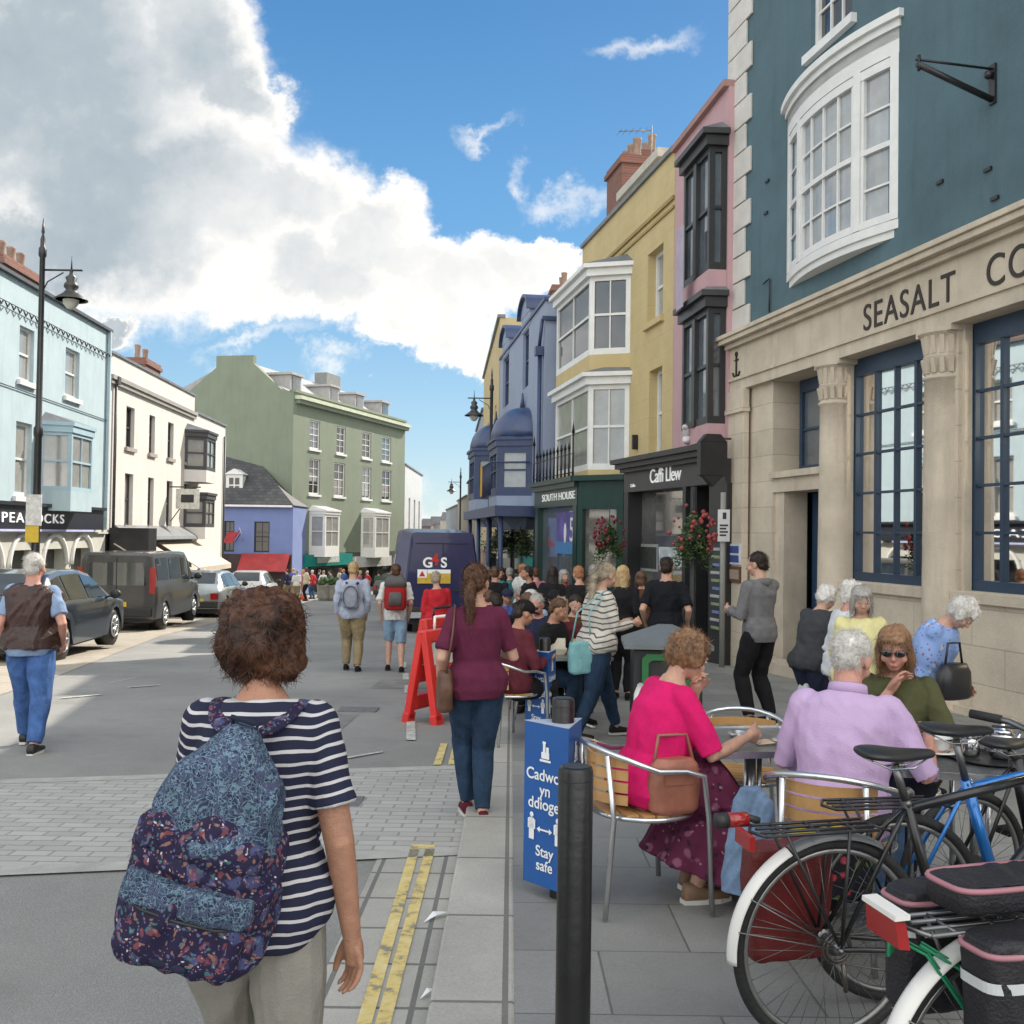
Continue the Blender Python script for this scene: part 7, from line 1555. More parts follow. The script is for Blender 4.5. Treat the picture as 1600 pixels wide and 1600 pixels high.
# ------------------------------------------------------------------ other walkers, near to far
def g2(px, py): q = G(px, py); return q.x, q.y
def bag_strap(P, mbname, m, pts, r=.012): pass
MAR = cloth('maroon_jersey', (.105, .018, .045)); 
p = person('woman with a long brown ponytail in a maroon tee and jeans, standing on the kerb', at(745, 6.62), 6.62, R(8), 1.67, 'f', 1.02, lean=2, head=(-22, 8), hands=((-.22, .10, -.33), (.15, .26, -.24)), poleL=(-.4, -1, -.4), poleR=(.5, -1, -.4), top=MAR, sleeve=.42, bottom=DENIM_D, shoe=cloth('maroon_canvas', (.09, .012, .025)),
           hair=('pony', 'chestnut'), det=2, feet=((-.03, .16, 0), (.045, -.08, 0)), z=gz(6.62))
def shoulder_bag(P, label, m, side, zc, w_=.14, h=.2, d_=.06, off=.19, fw_=-.02, long=True, name='shoulder_bag'):
    M = P['M']; c = Vector(P['C'](0)); loc = M @ Vector((side * off, c.y + fw_, zc)); rt = root(name, label, 'bag', loc, P['yaw'])
    mb = MB(); mb.loft([[(d_ * a * math.copysign(abs(math.cos(q)) ** .6, math.cos(q)), w_ * a * math.copysign(abs(math.sin(q)) ** .6, math.sin(q)), z) for q in [2 * math.pi * k / 24 for k in range(24)]] for z, a in ((-h, .8), (-h * .93, .98), (-h * .4, 1.02), (-.02, .92), (0, .75))]); o = mesh_from(mb, .008, 2, 'bag'); folds(o, .003, 16, 3); link(o, 'bag_body', m, rt)
    if long:
        inv = (Matrix.Translation(loc) @ Matrix.Rotation(P['yaw'], 4, 'Z')).inverted(); sh = inv @ (M @ Vector(P['C'](.295, side * .08, 0)))
        MB().tube([(0, w_ * .8, -.02), (sh.x + side * .03, .05, sh.z * .6), sh + Vector((side * .01, .03, .012)), sh + Vector((side * .01, -.04, .01)), (sh.x + side * .03, -.07, sh.z * .6), (0, -w_ * .8, -.02)], .008, 6).build('strap', m, rt)
    else: MB().tube([(0, w_ * .5, -.02), (0, w_ * .35, h * .9), (0, -w_ * .35, h * .9), (0, -w_ * .5, -.02)], .007, 6).build('handle', m, rt)
    return rt
shoulder_bag(p, 'brown leather shoulder bag at the left hip of the maroon tee woman', mat('brown_leather', (.10, .045, .025), .5, .25, 12), -1, .98, .13, .26, .05, .205, -.03)
x, y = g2(8, 1184)
p = person('white haired man in a brown waistcoat and blue jeans walking away at the left edge', x, 9.0, R(4), 1.73, 'm', 1.14, lean=2, head=(-8, 4), hands=((-.22, .08, -.34), (.24, .10, -.32)), poleR=(.6, -1, -.1), skin='pink', top=cloth('blue_shirt', (.22, .30, .45)), sleeve=.38, bottom=DENIM_B, shoe=mat('black_shoe', (.012, .012, .012), .5), hair=('short', 'white'), det=2, feet=((-.13, .26, 0), (.13, -.24, 0)), kneeL=(-.3, 1, .1), kneeR=(.3, 1, .1))
mb = MB(); C = p['C']
p['torso'](mb, .045, -.03, .300, .016); mv = mesh_from(mb, .010, 3, 'waistcoat'); folds(mv, .007, 13, 3, (1, 1, .7)); link(mv, 'waistcoat', mat('brown_leather_vest', (.032, .011, .008), .42, .45, 4, .3, 60), p['b'])
for (px, py, lab, H, top, sl, bot, bl, hr, bag, seed) in ((549, 1048, 'blond haired walker in a pale blue shirt and khaki trousers carrying a small blue rucksack', 1.76, cloth('pale_blue_shirt', (.34, .38, .47)), .9, cloth('khaki', (.24, .19, .11)), .97, ('short', 'blond'), 'blue', 1),
                                                 (616, 1049, 'walker in pale denim shorts with a big red rucksack, right of the khaki trousered one', 1.73, WHC, .45, cloth('pale_denim', (.24, .36, .50)), .52, ('short', 'chestnut'), 'red', 2)):
    x, y = g2(px, py)
    p = person(lab, x, y, R(2 if seed == 1 else 6), H, 'm', 1.12 if seed == 1 else .98, lean=3, top=top, sleeve=sl, bottom=bot, blen=bl, shoe=BLKC, hair=hr, det=1, hands=((-.22, .02, -.36), (.22, .05, -.34)), feet=((-.10, .10, 0), (.11, -.15, 0)), shw=1.12)
    M = p['M']; loc = M @ Vector(p['C'](.04, 0, -.13 if seed == 1 else -.15))
    rt = root('rucksack', 'small blue and grey rucksack on the pale shirted walker' if seed == 1 else 'big red and grey hiking rucksack on the shorts wearing walker', 'backpack', loc, p['yaw'])
    a, h, d_ = (.13, .38, .08) if seed == 1 else (.175, .52, .13)
    c1, c2 = (cloth('ruck_grey', (.26, .28, .33)), cloth('ruck_navy', (.02, .045, .13))) if seed == 1 else (cloth('ruck_red', (.33, .02, .022)), cloth('ruck_grey_dark', (.10, .10, .10)))
    def rg(z, ww, dd, yo=0): return [(ww * math.copysign(abs(math.cos(q)) ** .6, math.cos(q)), yo + dd * math.copysign(abs(math.sin(q)) ** .6, math.sin(q)), z) for q in [2 * math.pi * k / 20 for k in range(20)]]
    mb = MB(); mb.loft([rg(0, a * .8, d_ * .8), rg(.04, a, d_), rg(h * .6, a, d_), rg(h * .9, a * .9, d_ * .8), rg(h, a * .6, d_ * .4)]); mb.build('bag_body', c1, rt)
    if seed == 1:
        mb = MB(); mb.torus((0, -d_ * .95, h * .48), 1, .02, 28, 6); mb.v = [Vector((v.x * a * .9, v.y, h * .48 + (v.z - h * .48) * h * .46)) for v in mb.v]; mb.build('piping', c2, rt)
    else:
        mb = MB(); mb.loft([rg(h * .72, a * 1.02, d_ * 1.05), rg(h * .9, a * .98, d_ * 1.0), rg(h * 1.02, a * .7, d_ * .6)]); mb.build('lid', c2, rt)
        mb = MB(); mb.loft([rg(.08, a * .6, d_ * .3, -d_), rg(h * .4, a * .6, d_ * .35, -d_), rg(h * .55, a * .5, d_ * .1, -d_)]); mb.build('pocket', c2, rt)
    for s in (-1, 1): MB().tube([(s * .06, .06, h * .9), (s * .09, .12, h * 1.05), (s * .1, .22, h * .9), (s * .12, .2, .2)], .018, 6).build('strap', c2, rt)
x = at(682, 15.5); person('grey haired person in a red jacket and pale trousers next to the security van', x, 15.5, R(20), 1.62, 'f', 1.15, top=cloth('red_jacket', (.42, .02, .03)), sleeve=.95, bottom=cloth('pale_grey_cloth', (.35, .34, .32)), shoe=BLKC, hair=('short', 'straw'), det=1, head=(-30, 10), hands=((-.12, .22, -.2), (.12, .22, -.2)), shw=1.1)
ST = stripes('grey_stripes', (.52, .49, .44), (.10, .09, .085), .052, .27)
p = person('woman in a white and grey striped jumper with a greying blond ponytail walking right', at(932, 9.6), 9.6, R(-68), 1.66, 'f', 1.2, lean=5, head=(12, 12), hands=((-.10, .30, -.26), (.12, .32, -.24)), top=ST, sleeve=.93, bottom=DENIM_D, shoe=cloth('black_trainer', (.02, .02, .02)), hair=('pony', 'straw'), det=2, feet=((-.08, .26, 0), (.09, -.24, 0)))
shoulder_bag(p, 'turquoise shopping bag hanging behind the striped jumper woman', cloth('turquoise', (.20, .42, .44)), 1, .92, .12, .30, .05, .10, -.21, True, 'tote_bag')
person('long haired blond woman in black standing with her back turned before the cafe', at(972, 12.6), 12.6, R(-15), 1.66, 'f', 1.05, top=BLKC, sleeve=.9, bottom=BLKC, shoe=BLKC, hair=('long', 'blond'), det=1, head=(-25, 5))
person('short haired man in a black tee seen from behind beyond the litter bin', at(1040, 12.0), 12.0, R(-12), 1.76, 'm', 1.1, top=cloth('black_tee', (.010, .011, .015)), sleeve=.42, bottom=BLKC, shoe=BLKC, hair=('short', 'dark'), det=1, hands=((-.24, .1, -.3), (.24, .1, -.3)), skin='fair')
p = person('dark haired man in a grey hoodie and black trousers turning his head left', at(1187, 10.6), 10.6, R(32), 1.80, 'm', .98, lean=1, head=(28, 8), hands=((-.14, .30, -.24), (.02, .32, -.26)), top=GREYC, sleeve=.93, bottom=BLKC, shoe=BLKC, hair=('short', 'dark'), det=2, feet=((-.12, .02, 0), (.13, -.04, 0)), skin='fair')
mb = MB(); mb.tube([tuple(p['C'](.29, -.05, .0)), tuple(p['C'](.292, -.03, -.04)), tuple(p['C'](.285, 0, -.055)), tuple(p['C'](.292, .03, -.04)), tuple(p['C'](.29, .05, .0))], [.02, .035, .045, .035, .02], 12, True, True, True); mb.build('hood', GREYC, p['b'])
# the four older women by the bank wall
p = person('white haired woman in a charcoal top carrying a big white plastic bag', at(1268, 8.9), 8.9, R(-60), 1.5, 'f', 1.25, lean=14, head=(10, 16), hands=((-.02, .16, -.36), (.1, .25, -.22)), top=cloth('charcoal', (.05, .052, .058)), sleeve=.5, bottom=NAVYC, shoe=BLKC, hair=('perm', 'white'), det=1, skin='fair')
hp = p['M'] @ Vector(p['WR'][-1]); rt = root('plastic_bag', 'crumpled white plastic carrier bag held by the charcoal topped woman', 'bag', hp + Vector((-.10, -.05, -.08)), 0)
mb = MB(); mb.loft([[(a * math.cos(q) * (1 + .1 * math.sin(5 * q)), b_ * math.sin(q), z) for q in [2 * math.pi * k / 28 for k in range(28)]] for z, a, b_ in ((-.42, .10, .05), (-.40, .15, .09), (-.2, .155, .10), (-.05, .11, .06), (.0, .06, .03))]); o = mesh_from(mb, .007, 1, 'bag'); folds(o, .007, 14, 3, (1.2, 1.2, .6)); link(o, 'bag_body', mat('polythene', (.60, .61, .63), .35, .12, 6, spec=.6), rt); MB().tube([(-.03, 0, 0), (.02, 0, .07), (.09, .03, .08), (.06, 0, 0)], .006, 6).build('handle', MATS['polythene'], rt)
person('white permed woman in a white cardigan between the charcoal and the yellow topped women', at(1318, 8.3), 8.3, R(-85), 1.52, 'f', 1.15, lean=4, head=(5, 5), top=cloth('white_knit', (.60, .62, .64), .08, 22), sleeve=.93, bottom=cloth('stone_trousers', (.4, .38, .33)), shoe=BLKC, hair=('perm', 'white'), det=1, hands=((-.1, .12, -.3), (.12, .1, -.3)), skin='pink')
YC = cloth('pale_yellow', (.66, .61, .30), .06); p = person('grey bobbed woman in a pale yellow cardigan facing the camera', at(1345, 7.6), 7.6, R(165), 1.50, 'f', 1.2, lean=4, head=(5, 14), top=YC, sleeve=.93, bottom=NAVYC, shoe=BLKC, hair=('bob', 'grey'), det=1, hands=((-.12, .15, -.28), (.12, .15, -.28)), skin='fair')
mb = MB(); mb.loft([[tuple(p['C'](t, w_ * math.cos(q), d_ + .012 * math.sin(q))) for q in [2 * math.pi * k / 12 for k in range(12)]] for t, w_, d_ in ((-.03, .03, .098), (.06, .032, .093), (.15, .034, .094), (.23, .034, .082), (.27, .025, .062))]); mb.build('blouse', WHC, p['b'])
BF = patterned('blue_flower_cloth', (.22, .33, .60), [((.45, .48, .55), 1.0, .2), ((.30, .08, .14), 1.6, .16), ((.09, .14, .36), 2.2, .22)], 16, 5)
p = person('white haired woman in a pale blue patterned shirt bending forward by the bank wall', at(1432, 7.3), 7.3, R(-130), 1.53, 'f', 1.25, lean=26, head=(5, 42), top=BF, sleeve=.6, bottom=NAVYC, shoe=BLKC, hair=('perm', 'white'), det=2, hands=((-.05, .30, -.3), (-.1, .26, -.32)), skin='fair')
q_ = PZ(1490, 1062, 7.0); rt = root('handbag', 'black leather handbag beside the bending white haired woman', 'bag', q_, R(30)); mb = MB(); mb.loft([[(.16 * a * math.copysign(abs(math.cos(q)) ** .6, math.cos(q)), .07 * a * math.sin(q), z) for q in [2 * math.pi * k / 20 for k in range(20)]] for z, a in ((-.13, .8), (-.11, 1), (.05, .95), (.11, .7))]); mb.build('bag_body', mat('black_leather', (.015, .015, .018), .35, .2, 6), rt); MB().tube([(-.09, 0, .1), (-.06, 0, .25), (.06, 0, .25), (.09, 0, .1)], .009, 6).build('handle', MATS['black_leather'], rt)
# ------------------------------------------------------------------ bicycles
SPK = mat('spoke_steel', (.20, .20, .20), .4, .1, 9, metal=.9); TYRE = mat('tyre', (.016, .016, .016), .75, .25, 30, .3, 90); CHAINM = mat('chain_steel', (.12, .11, .10), .4, .3, 30, metal=.8)
def bicycle(label, x, y, rz, frame, rr=.345, tube_r=.017, wb=1.06, guard=None, rack=True, saddle_h=.95, reflector=True, guardmat=None, saddle=True, arc=(70, 188), lean=3, z=None):
    z = gz(y) + .07 if z is None else z; rt = root('bicycle', label, 'bicycle', (x, y, z), rz); rt.rotation_euler = (R(lean), 0, rz)
    # local: x forward, rear hub over the origin
    for cx, nm in ((0, 'rear_wheel'), (wb, 'front_wheel')):
        w = MB(Matrix.Translation((cx, 0, rr))).torus((0, 0, 0), rr - .019, .019, 60, 8).build('wheel', TYRE, rt)
        mb = MB(Matrix.Translation((cx, 0, rr))); mb.torus((0, 0, 0), rr - .042, .011, 60, 6); mb.build('rim', mat('rim_grey', (.30, .30, .29), .35, .15, 9, metal=.8), w)
        mb = MB(Matrix.Translation((cx, 0, rr)))
        for k in range(36):
            a = 2 * math.pi * k / 36; b_ = a + (.55 if k % 2 else -.55) * (1 if k % 4 < 2 else -1); yy = .03 if k % 2 else -.03
            mb.tube([(.026 * math.cos(b_), yy, .026 * math.sin(b_)), ((rr - .045) * math.cos(a), 0, (rr - .045) * math.sin(a))], .0012, 3)
        mb.build('spokes', SPK, w)
        mb = MB(Matrix.Translation((cx, 0, rr))); mb.tube([(0, -.06, 0), (0, .06, 0)], .018, 12); mb.tube([(0, -.034, 0), (0, -.03, 0)], .03, 14); mb.tube([(0, .03, 0), (0, .034, 0)], .03, 14); mb.tube([(0, -.075, 0), (0, .075, 0)], .006, 8); mb.build('hub', SPK, w)
    bb = Vector((.44, 0, .29)); st = Vector((.26, 0, .80)); ht = Vector((.80, 0, .86)); hb = Vector((.83, 0, .70)); rh = Vector((0, 0, rr)); fh = Vector((wb, 0, rr))
    mb = MB(); mb.tube([bb, st], tube_r, 12); mb.tube([st - (st - bb) * .06, ht], tube_r * .95, 12); mb.tube([bb, hb], tube_r * 1.15, 12); mb.tube([hb - Vector((-.01, 0, .03)), ht + Vector((-.01, 0, .03))], tube_r * 1.15, 12)
    for s in (-.055, .055): mb.tube([rh + Vector((0, s, 0)), bb + Vector((0, s * .6, 0))], .009, 8); mb.tube([rh + Vector((0, s, 0)), rh + (st - rh) * .8 + Vector((0, s * .5, 0)), st - (st - bb) * .04], .008, 8)
    mb.build('frame', frame, rt)
    mb = MB(); 
    for s in (-.05, .05): mb.tube([fh + Vector((0, s, 0)), fh + Vector((-.06, s, .2)), Vector((.845, s * .9, .64)), Vector((.84, 0, .68))], [.009, .012, .013, .014], 8)
    mb.build('fork', frame, rt)
    sp = st + Vector((-.045, 0, saddle_h - .80 - .05)); mb = MB(); mb.tube([st, sp], .0135, 10); mb.tube([st + Vector((.003, -.02, -.01)), st + Vector((.003, .02, -.01))], .01, 8); mb.build('seat_post', SPK, rt)
    mb = MB(); rings = []
    for t, w_, h_ in ((-.13, .03, .02), (-.12, .07, .035), (-.07, .082, .045), (0, .06, .045), (.07, .028, .04), (.13, .02, .035), (.15, .012, .02)):
        rings.append([(sp.x + t, w_ * math.cos(q), sp.z + .03 + h_ * .5 * math.sin(q) + (.012 if t < -.05 else 0)) for q in [2 * math.pi * k / 16 for k in range(16)]])
    mb.loft(rings); sd_ = mb.build('saddle', mat('saddle_black', (.02, .02, .021), .4, .2, 12), rt, subd=1)
    mb = MB(); [mb.tube([(sp.x - .1, s, sp.z + .02), (sp.x - .03, s * .7, sp.z - .01), (sp.x + .06, s * .7, sp.z - .01), (sp.x + .12, s * .3, sp.z + .02)], .0035, 6) for s in (-.03, .03)]; mb.build('rails', CHROME, sd_)
    # bars
    hs = ht + Vector((-.015, 0, .10)); mb = MB(); mb.tube([ht, hs], .0125, 8); mb.tube([hs, hs + Vector((.05, 0, .01))], .014, 8); c = hs + Vector((.05, 0, .01)); mb.tube([c + Vector((-.10, -.29, .035)), c + Vector((-.03, -.18, .03)), c, c + Vector((-.03, .18, .03)), c + Vector((-.10, .29, .035))], .0115, 8); hbm = mb.build('handlebar', SPK, rt)
    for s in (-1, 1):
        MB().tube([c + Vector((-.045, s * .205, .032)), c + Vector((-.10, s * .30, .035))], .0165, 10).build('grip', RUB, hbm); MB().tube([c + Vector((-.01, s * .15, .02)), c + Vector((.03, s * .2, -.0)), c + Vector((-.02, s * .28, -.01))], .005, 6).build('brake_lever', SPK, hbm)
        mb = MB(); mb.tube([c + Vector((.02, s * .16, .02)), c + Vector((.14, s * .08, .06)), c + Vector((.12, 0, -.08)), Vector((.82, 0, .7))], .0025, 5); mb.build('cable', PLK, hbm)
    # cranks and chain
    mb = MB(Matrix.Translation(bb)); mb.torus((0, -.05, 0), .09, .004, 36, 6); mb.tube([(0, -.052, 0), (0, -.048, 0)], .05, 20); [mb.tube([(0, -.05, 0), (.088 * math.cos(a), -.05, .088 * math.sin(a))], .006, 6) for a in [k * math.pi * 2 / 5 for k in range(5)]]; mb.tube([(0, -.06, 0), (0, .06, 0)], .02, 10)
    a = R(-70); d = Vector((math.cos(a), 0, math.sin(a))) * .17; mb.tube([(0, -.068, 0), d + Vector((0, -.07, 0))], .010, 8); mb.tube([(0, .068, 0), -d + Vector((0, .07, 0))], .010, 8); cr = mb.build('crankset', CHAINM, rt)
    for s, dd in ((-1, d), (1, -d)): e = bb + dd + Vector((0, s * .115, 0)); MB().box(e.x - .045, e.x + .045, e.y - .04, e.y + .04, e.z - .011, e.z + .011).build('pedal', PLK, cr)
    mb = MB(); mb.tube([(0, -.05, rr + .045), (bb.x, -.05, bb.z + .092)], .003, 5); mb.tube([(0, -.05, rr - .045), (bb.x, -.05, bb.z - .092)], .003, 5); mb.torus((0, -.05, rr), .04, .005, 20, 5); mb.torus((0, -.043, rr), .05, .004, 20, 5); mb.tube([(.02, -.05, rr - .05), (.03, -.055, rr - .14)], .008, 6); mb.build('chain', CHAINM, rt)
    if guard:
        gm, ga, gb = guard
        def gd(a0, a1, m_, nm, par):
            mb = MB(); n = 26; rings = []
            for i in range(n + 1):
                q = R(a0 + (a1 - a0) * i / n); ring = []
                for j in range(9): w_ = -1 + 2 * j / 8; rad = rr + .018 - .016 * w_ * w_; ring.append((rad * math.cos(q), .030 * w_, rr + rad * math.sin(q)))
                for j in range(8, -1, -1): w_ = -1 + 2 * j / 8; rad = rr + .015 - .016 * w_ * w_; ring.append((rad * math.cos(q), .029 * w_, rr + rad * math.sin(q)))
                rings.append(ring)
            return mb.loft(rings).build(nm, m_, par)
        g0 = gd(ga, gb, gm, 'mudguard', rt)
        if guardmat: gd(arc[0], arc[1], guardmat, 'mudguard_tail', rt)
        mb = MB()
        for s in (-1, 1):
            for aa in (150, 168) if guardmat else (100, 140): q = R(aa); mb.tube([(0, s * .06, rr), ((rr + .005) * math.cos(q), s * .032, rr + (rr + .005) * math.sin(q))], .0024, 5)
        mb.build('stay', SPK, g0)
    if rack:
        z_ = rr * 2 + .035; rm_ = rack if not isinstance(rack, bool) else BLACKP; mb = MB(); [mb.tube([(-.27, s * .055, z_), (.13, s * .055, z_)], .0055, 6) for s in (-1, -.35, .35, 1)]; mb.tube([(-.27, -.055, z_), (-.30, 0, z_), (-.27, .055, z_)], .0055, 6); [mb.tube([(t, -.055, z_), (t, .055, z_)], .0045, 6) for t in (-.2, -.08, .05)]
        for s in (-1, 1): mb.tube([(-.2, s * .06, z_), (-.01, s * .07, rr + .02)], .0055, 6); mb.tube([(.02, s * .06, z_), (0, s * .07, rr + .02)], .0055, 6)
        mb.tube([(.13, 0, z_), (.22, 0, z_ - .03)], .005, 6); rk = mb.build('rack', rm_, rt)
        if reflector: MB().box(-.325, -.305, -.05, .05, z_ - .045, z_ - .0).build('reflector', REDL, rk)
    return rt
BK1 = mat('frame_black', (.007, .007, .008), .35, .1, 6, coat=.3); BLU = mat('frame_blue', (.01, .16, .50), .25, .1, 6, metal=.4, coat=.8); GRY = mat('frame_grey', (.10, .105, .11), .35, .1, 6, coat=.4)
WGD = mat('guard_white', (.72, .71, .68), .3, .05, 6)
def hub(px, py, Y, rr, lean=0): p = PZ(px, py, Y); return p.x, Y
q = hub(1292, 1475, 3.38, .345)
A = bicycle('black bicycle with a half white rear mudguard and rear rack, nearest the aluminium chair', q[0], q[1], R(14), BK1, guard=(GRY, 60, 117), guardmat=WGD, arc=(118, 186), saddle_h=.97)
q = hub(1395, 1430, 3.75, .345)
B = bicycle('bright blue framed bicycle standing behind the black one', q[0], q[1], R(10), BLU, guard=None, rack=True, saddle_h=1.0, tube_r=.021, reflector=False)
q = hub(1562, 1650, 2.52, .345)
Cb = bicycle('bicycle with white mudguard and grey struts in the bottom right corner', q[0], q[1], R(16), GRY, guard=(GRY, 20, 91), guardmat=WGD, arc=(92, 190), rack=SPK, saddle_h=1.0, reflector=False)
q = hub(1500, 1400, 4.15, .345)
D = bicycle('dark bicycle farthest back, with thick tyres leaning by the metal table', q[0], q[1], R(24), BK1, tube_r=.03, rack=False, saddle_h=.88)
def pannier(parent, nm, label, xs, ys, z0, z1, mm, trim, band=None, root_=True, tilt=0):
    M = Matrix.Translation(parent.location) @ parent.rotation_euler.to_matrix().to_4x4(); loc = M @ Vector((xs[0], ys[0], z0)); rt = root(nm, label, 'bag', loc, parent.rotation_euler[2])
    w_, d_, h = (xs[1] - xs[0]), (ys[1] - ys[0]), z1 - z0
    def rg(z, a, b): return [(w_ / 2 + w_ / 2 * a * math.copysign(abs(math.cos(q)) ** .4, math.cos(q)), d_ / 2 + d_ / 2 * b * math.copysign(abs(math.sin(q)) ** .45, math.sin(q)), z) for q in [2 * math.pi * k / 36 for k in range(36)]]
    mb = MB(); mb.loft([rg(0, .85, .8), rg(h * .06, .96, .95), rg(h * .5, 1, 1.02), rg(h * .92, 1, 1), rg(h, .94, .9)]); o = mesh_from(mb, .006, 3, 'pannier'); folds(o, .003, 16, 5); b = link(o, 'bag_body', mm, rt)
    if trim:
        mb = MB(); P = rg(h * .93, 1.02, 1.04); mb.tube([Vector(p) for p in P] + [Vector(P[0])], .007, 6); mb.build('piping', trim, rt)
        mb = MB(); mb.loft([rg(h * .94, 1.0, 1.02), rg(h * 1.0, .98, .98), rg(h * 1.03, .85, .8)]); o = mesh_from(mb, .006, 2, 'lid'); folds(o, .003, 14, 8); link(o, 'lid', mm, rt)
    if band: mb = MB(); P1, P2 = rg(h * .66, 1.02, 1.05), rg(h * .74, 1.02, 1.05); k = 36; mb.add(P1 + P2, [(i, (i + 1) % k, (i + 1) % k + k, i + k) for i in range(k)]); mb.build('reflective_band', band, rt)
    return rt
PB = mat('pannier_black', (.013, .012, .016), .55, .3, 9, .3, 120); PK = mat('piping_pink', (.36, .16, .19), .6, .1, 9); BAND = mat('reflective', (.52, .54, .54), .35, .1, 9)
pannier(Cb, 'pannier', 'black pannier with silver band and pink trim, near side of the corner bicycle', (-.22, .13), (-.21, -.08), .45, .75, PB, PK, BAND)
pannier(Cb, 'pannier', 'black pannier with pink trim on the far side of the corner bicycle', (-.22, .12), (.08, .20), .45, .75, PB, PK, BAND)
pannier(Cb, 'rack_bag', 'black zipped rack bag with pink edging above the corner panniers', (-.20, .15), (-.08, .08), .765, .83, PB, PK)
RD = mat('pannier_red', (.12, .008, .007), .5, .2, 6, .2, 90)
pannier(A, 'pannier', 'dark red pannier seen through the spokes of the black bicycle', (-.22, .08), (.09, .22), .24, .62, RD, None)
M = Matrix.Translation(A.location) @ A.rotation_euler.to_matrix().to_4x4()
mb = MB(); mb.tube([(-.33, .06, .735), (-.26, .06, .735)], .024, 14); c = M @ Vector((0, 0, 0)); t = root('rear_light', 'red cylinder rear lamp with black end sticking out behind the rack', 'lamp', A.location, A.rotation_euler[2]); mb.build('lamp_body', REDL, t); MB().tube([(-.37, .06, .735), (-.33, .06, .735)], .025, 14).build('cap', PLK, t); MB().tube([(-.27, .06, .745), (-.22, .05, .73)], .012, 8).build('bracket', PLK, t)
# green elastic cord and tail reflector on the corner bicycle
t = root('bungee_cord', 'green elastic cord tangled round the corner bicycle rack', 'cord', Cb.location, Cb.rotation_euler[2]); GC = mat('cord_green', (.01, .22, .10), .5, .2, 20)
mb = MB(); r_ = random.Random(4); P = [Vector((-.30, .02, .70)), Vector((-.34, -.03, .66)), Vector((-.27, .04, .64)), Vector((-.33, 0, .70)), Vector((-.25, -.05, .66)), Vector((-.14, -.08, .50)), Vector((.02, -.09, .46)), Vector((.14, -.08, .44)), Vector((-.05, -.09, .55)), Vector((-.26, -.04, .68))]
mb.tube(P, .004, 6); mb.tube([p + Vector((.008, .006, .004)) for p in P], .003, 6); mb.build('cord', GC, t)
mb = MB(); mb.hexa([(-.36, -.06, .705), (-.33, -.06, .70), (-.36, .06, .705), (-.33, .06, .70), (-.37, -.055, .77), (-.34, -.055, .76), (-.37, .055, .77), (-.34, .055, .76)]); mb.build('tail_reflector', REDL, Cb); MB().box(-.375, -.335, -.062, .062, .771, .783).build('reflector_hood', WGD, Cb)

q = hub(1440, 1360, 4.5, .345); bicycle('black bicycle with a low rack between the blue one and the tea table', q[0], q[1], R(6), BK1, tube_r=.022, rack=True, saddle_h=.98, guard=(BLACKP, 30, 170)) if False else None
# ------------------------------------------------------------------ the front tables and their guests
ch1 = chair('aluminium chair with wooden slats holding the woman in pink', .63, 4.82, R(-72))
PINKC = cloth('hot_pink_jersey', (.62, .012, .13), .12, 9)
PURP = patterned('plum_skirt_cloth', (.10, .015, .045), [((.22, .08, .13), 1, .25), ((.04, .01, .03), 1.8, .25), ((.30, .16, .20), 2.2, .15)], 14, 7)
p = person('woman in a hot pink top and plum skirt seated sideways, hand to her mouth', .65, 4.84, R(-72), 1.64, 'f', 1.22, hz=.545, lean=16, head=(4, 12), hands=('mouth', (.12, .46, -.20)), poleL=(-.2, .5, -1), poleR=(.5, -.4, -1), top=PINKC, sleeve=.50, bottom=PURP, skirt=.88, shoe=mat('tan_shoe', (.20, .12, .07), .6), hair=('perm', 'auburn'), det=2, feet=((-.10, .30, 0), (.08, .22, 0)), kneeL=(0, 1, 1), kneeR=(0, 1, 1))
M = p['M']; loc = M @ Vector((.20, .04, .66)); rt = root('handbag', 'tan leather shoulder bag resting on the pink topped woman\'s chair', 'bag', loc, p['yaw']); rt['label'] = 'tan leather shoulder bag at the hip of the woman in pink'
mb = MB(); mb.loft([[(.05 * a * math.cos(q), .125 * a * math.copysign(abs(math.sin(q)) ** .5, math.sin(q)), z) for q in [2 * math.pi * k / 28 for k in range(28)]] for z, a in ((-.20, .75), (-.18, .96), (-.06, 1.02), (.02, .92), (.05, .7))]); o = mesh_from(mb, .006, 3, 'bag'); folds(o, .0015, 20, 3); link(o, 'bag_body', mat('tan_leather', (.30, .115, .075), .5, .2, 9), rt); MB().tube([(.0, .10, .02), (-.02, .07, .15), (-.02, -.07, .15), (.0, -.10, .02)], .009, 6).build('strap', MATS['tan_leather'], rt)
MB().box(.048, .056, -.07, .07, -.06, .0).build('flap', MATS['tan_leather'], rt)
t1 = table('square metal table between the pink and the lilac guests', 1.20, 5.12, R(8), .62)
tz = gz(5.1) + .07 + .722
rt = root('ashtray', 'small steel ashtray on the pink woman\'s table', 'ashtray', (1.16, 5.16, tz)); rt['label'] = 'small steel ashtray on the table beside the woman in pink'; MB().lathe([(.001, .004), (.045, .004), (.055, .022), (.06, .024), (.05, .002), (.001, .0)], 18).build('dish', CHROME, rt)
cup('white cup and saucer on the table next to the woman in pink', 1.36, 5.02, tz)
rt = root('napkin', 'crumpled pale paper napkin on the table near the woman in pink', 'napkin', (1.24, 5.0, tz + .002), .4); MB().add([(-.05, -.03, 0), (.04, -.04, .006), (.05, .03, .012), (-.03, .04, .004), (0, 0, .02)], [(0, 1, 4), (1, 2, 4), (2, 3, 4), (3, 0, 4)]).build('paper', mat('paper_tan', (.55, .4, .28), .8), rt)
chair('empty aluminium chair facing the camera beyond the first table', 1.28, 5.62, R(172))
chair('aluminium chair holding the man in a lilac shirt', 1.36, 4.28, R(-28))
LIL = cloth('lilac_shirt', (.50, .36, .56), .06, 5)
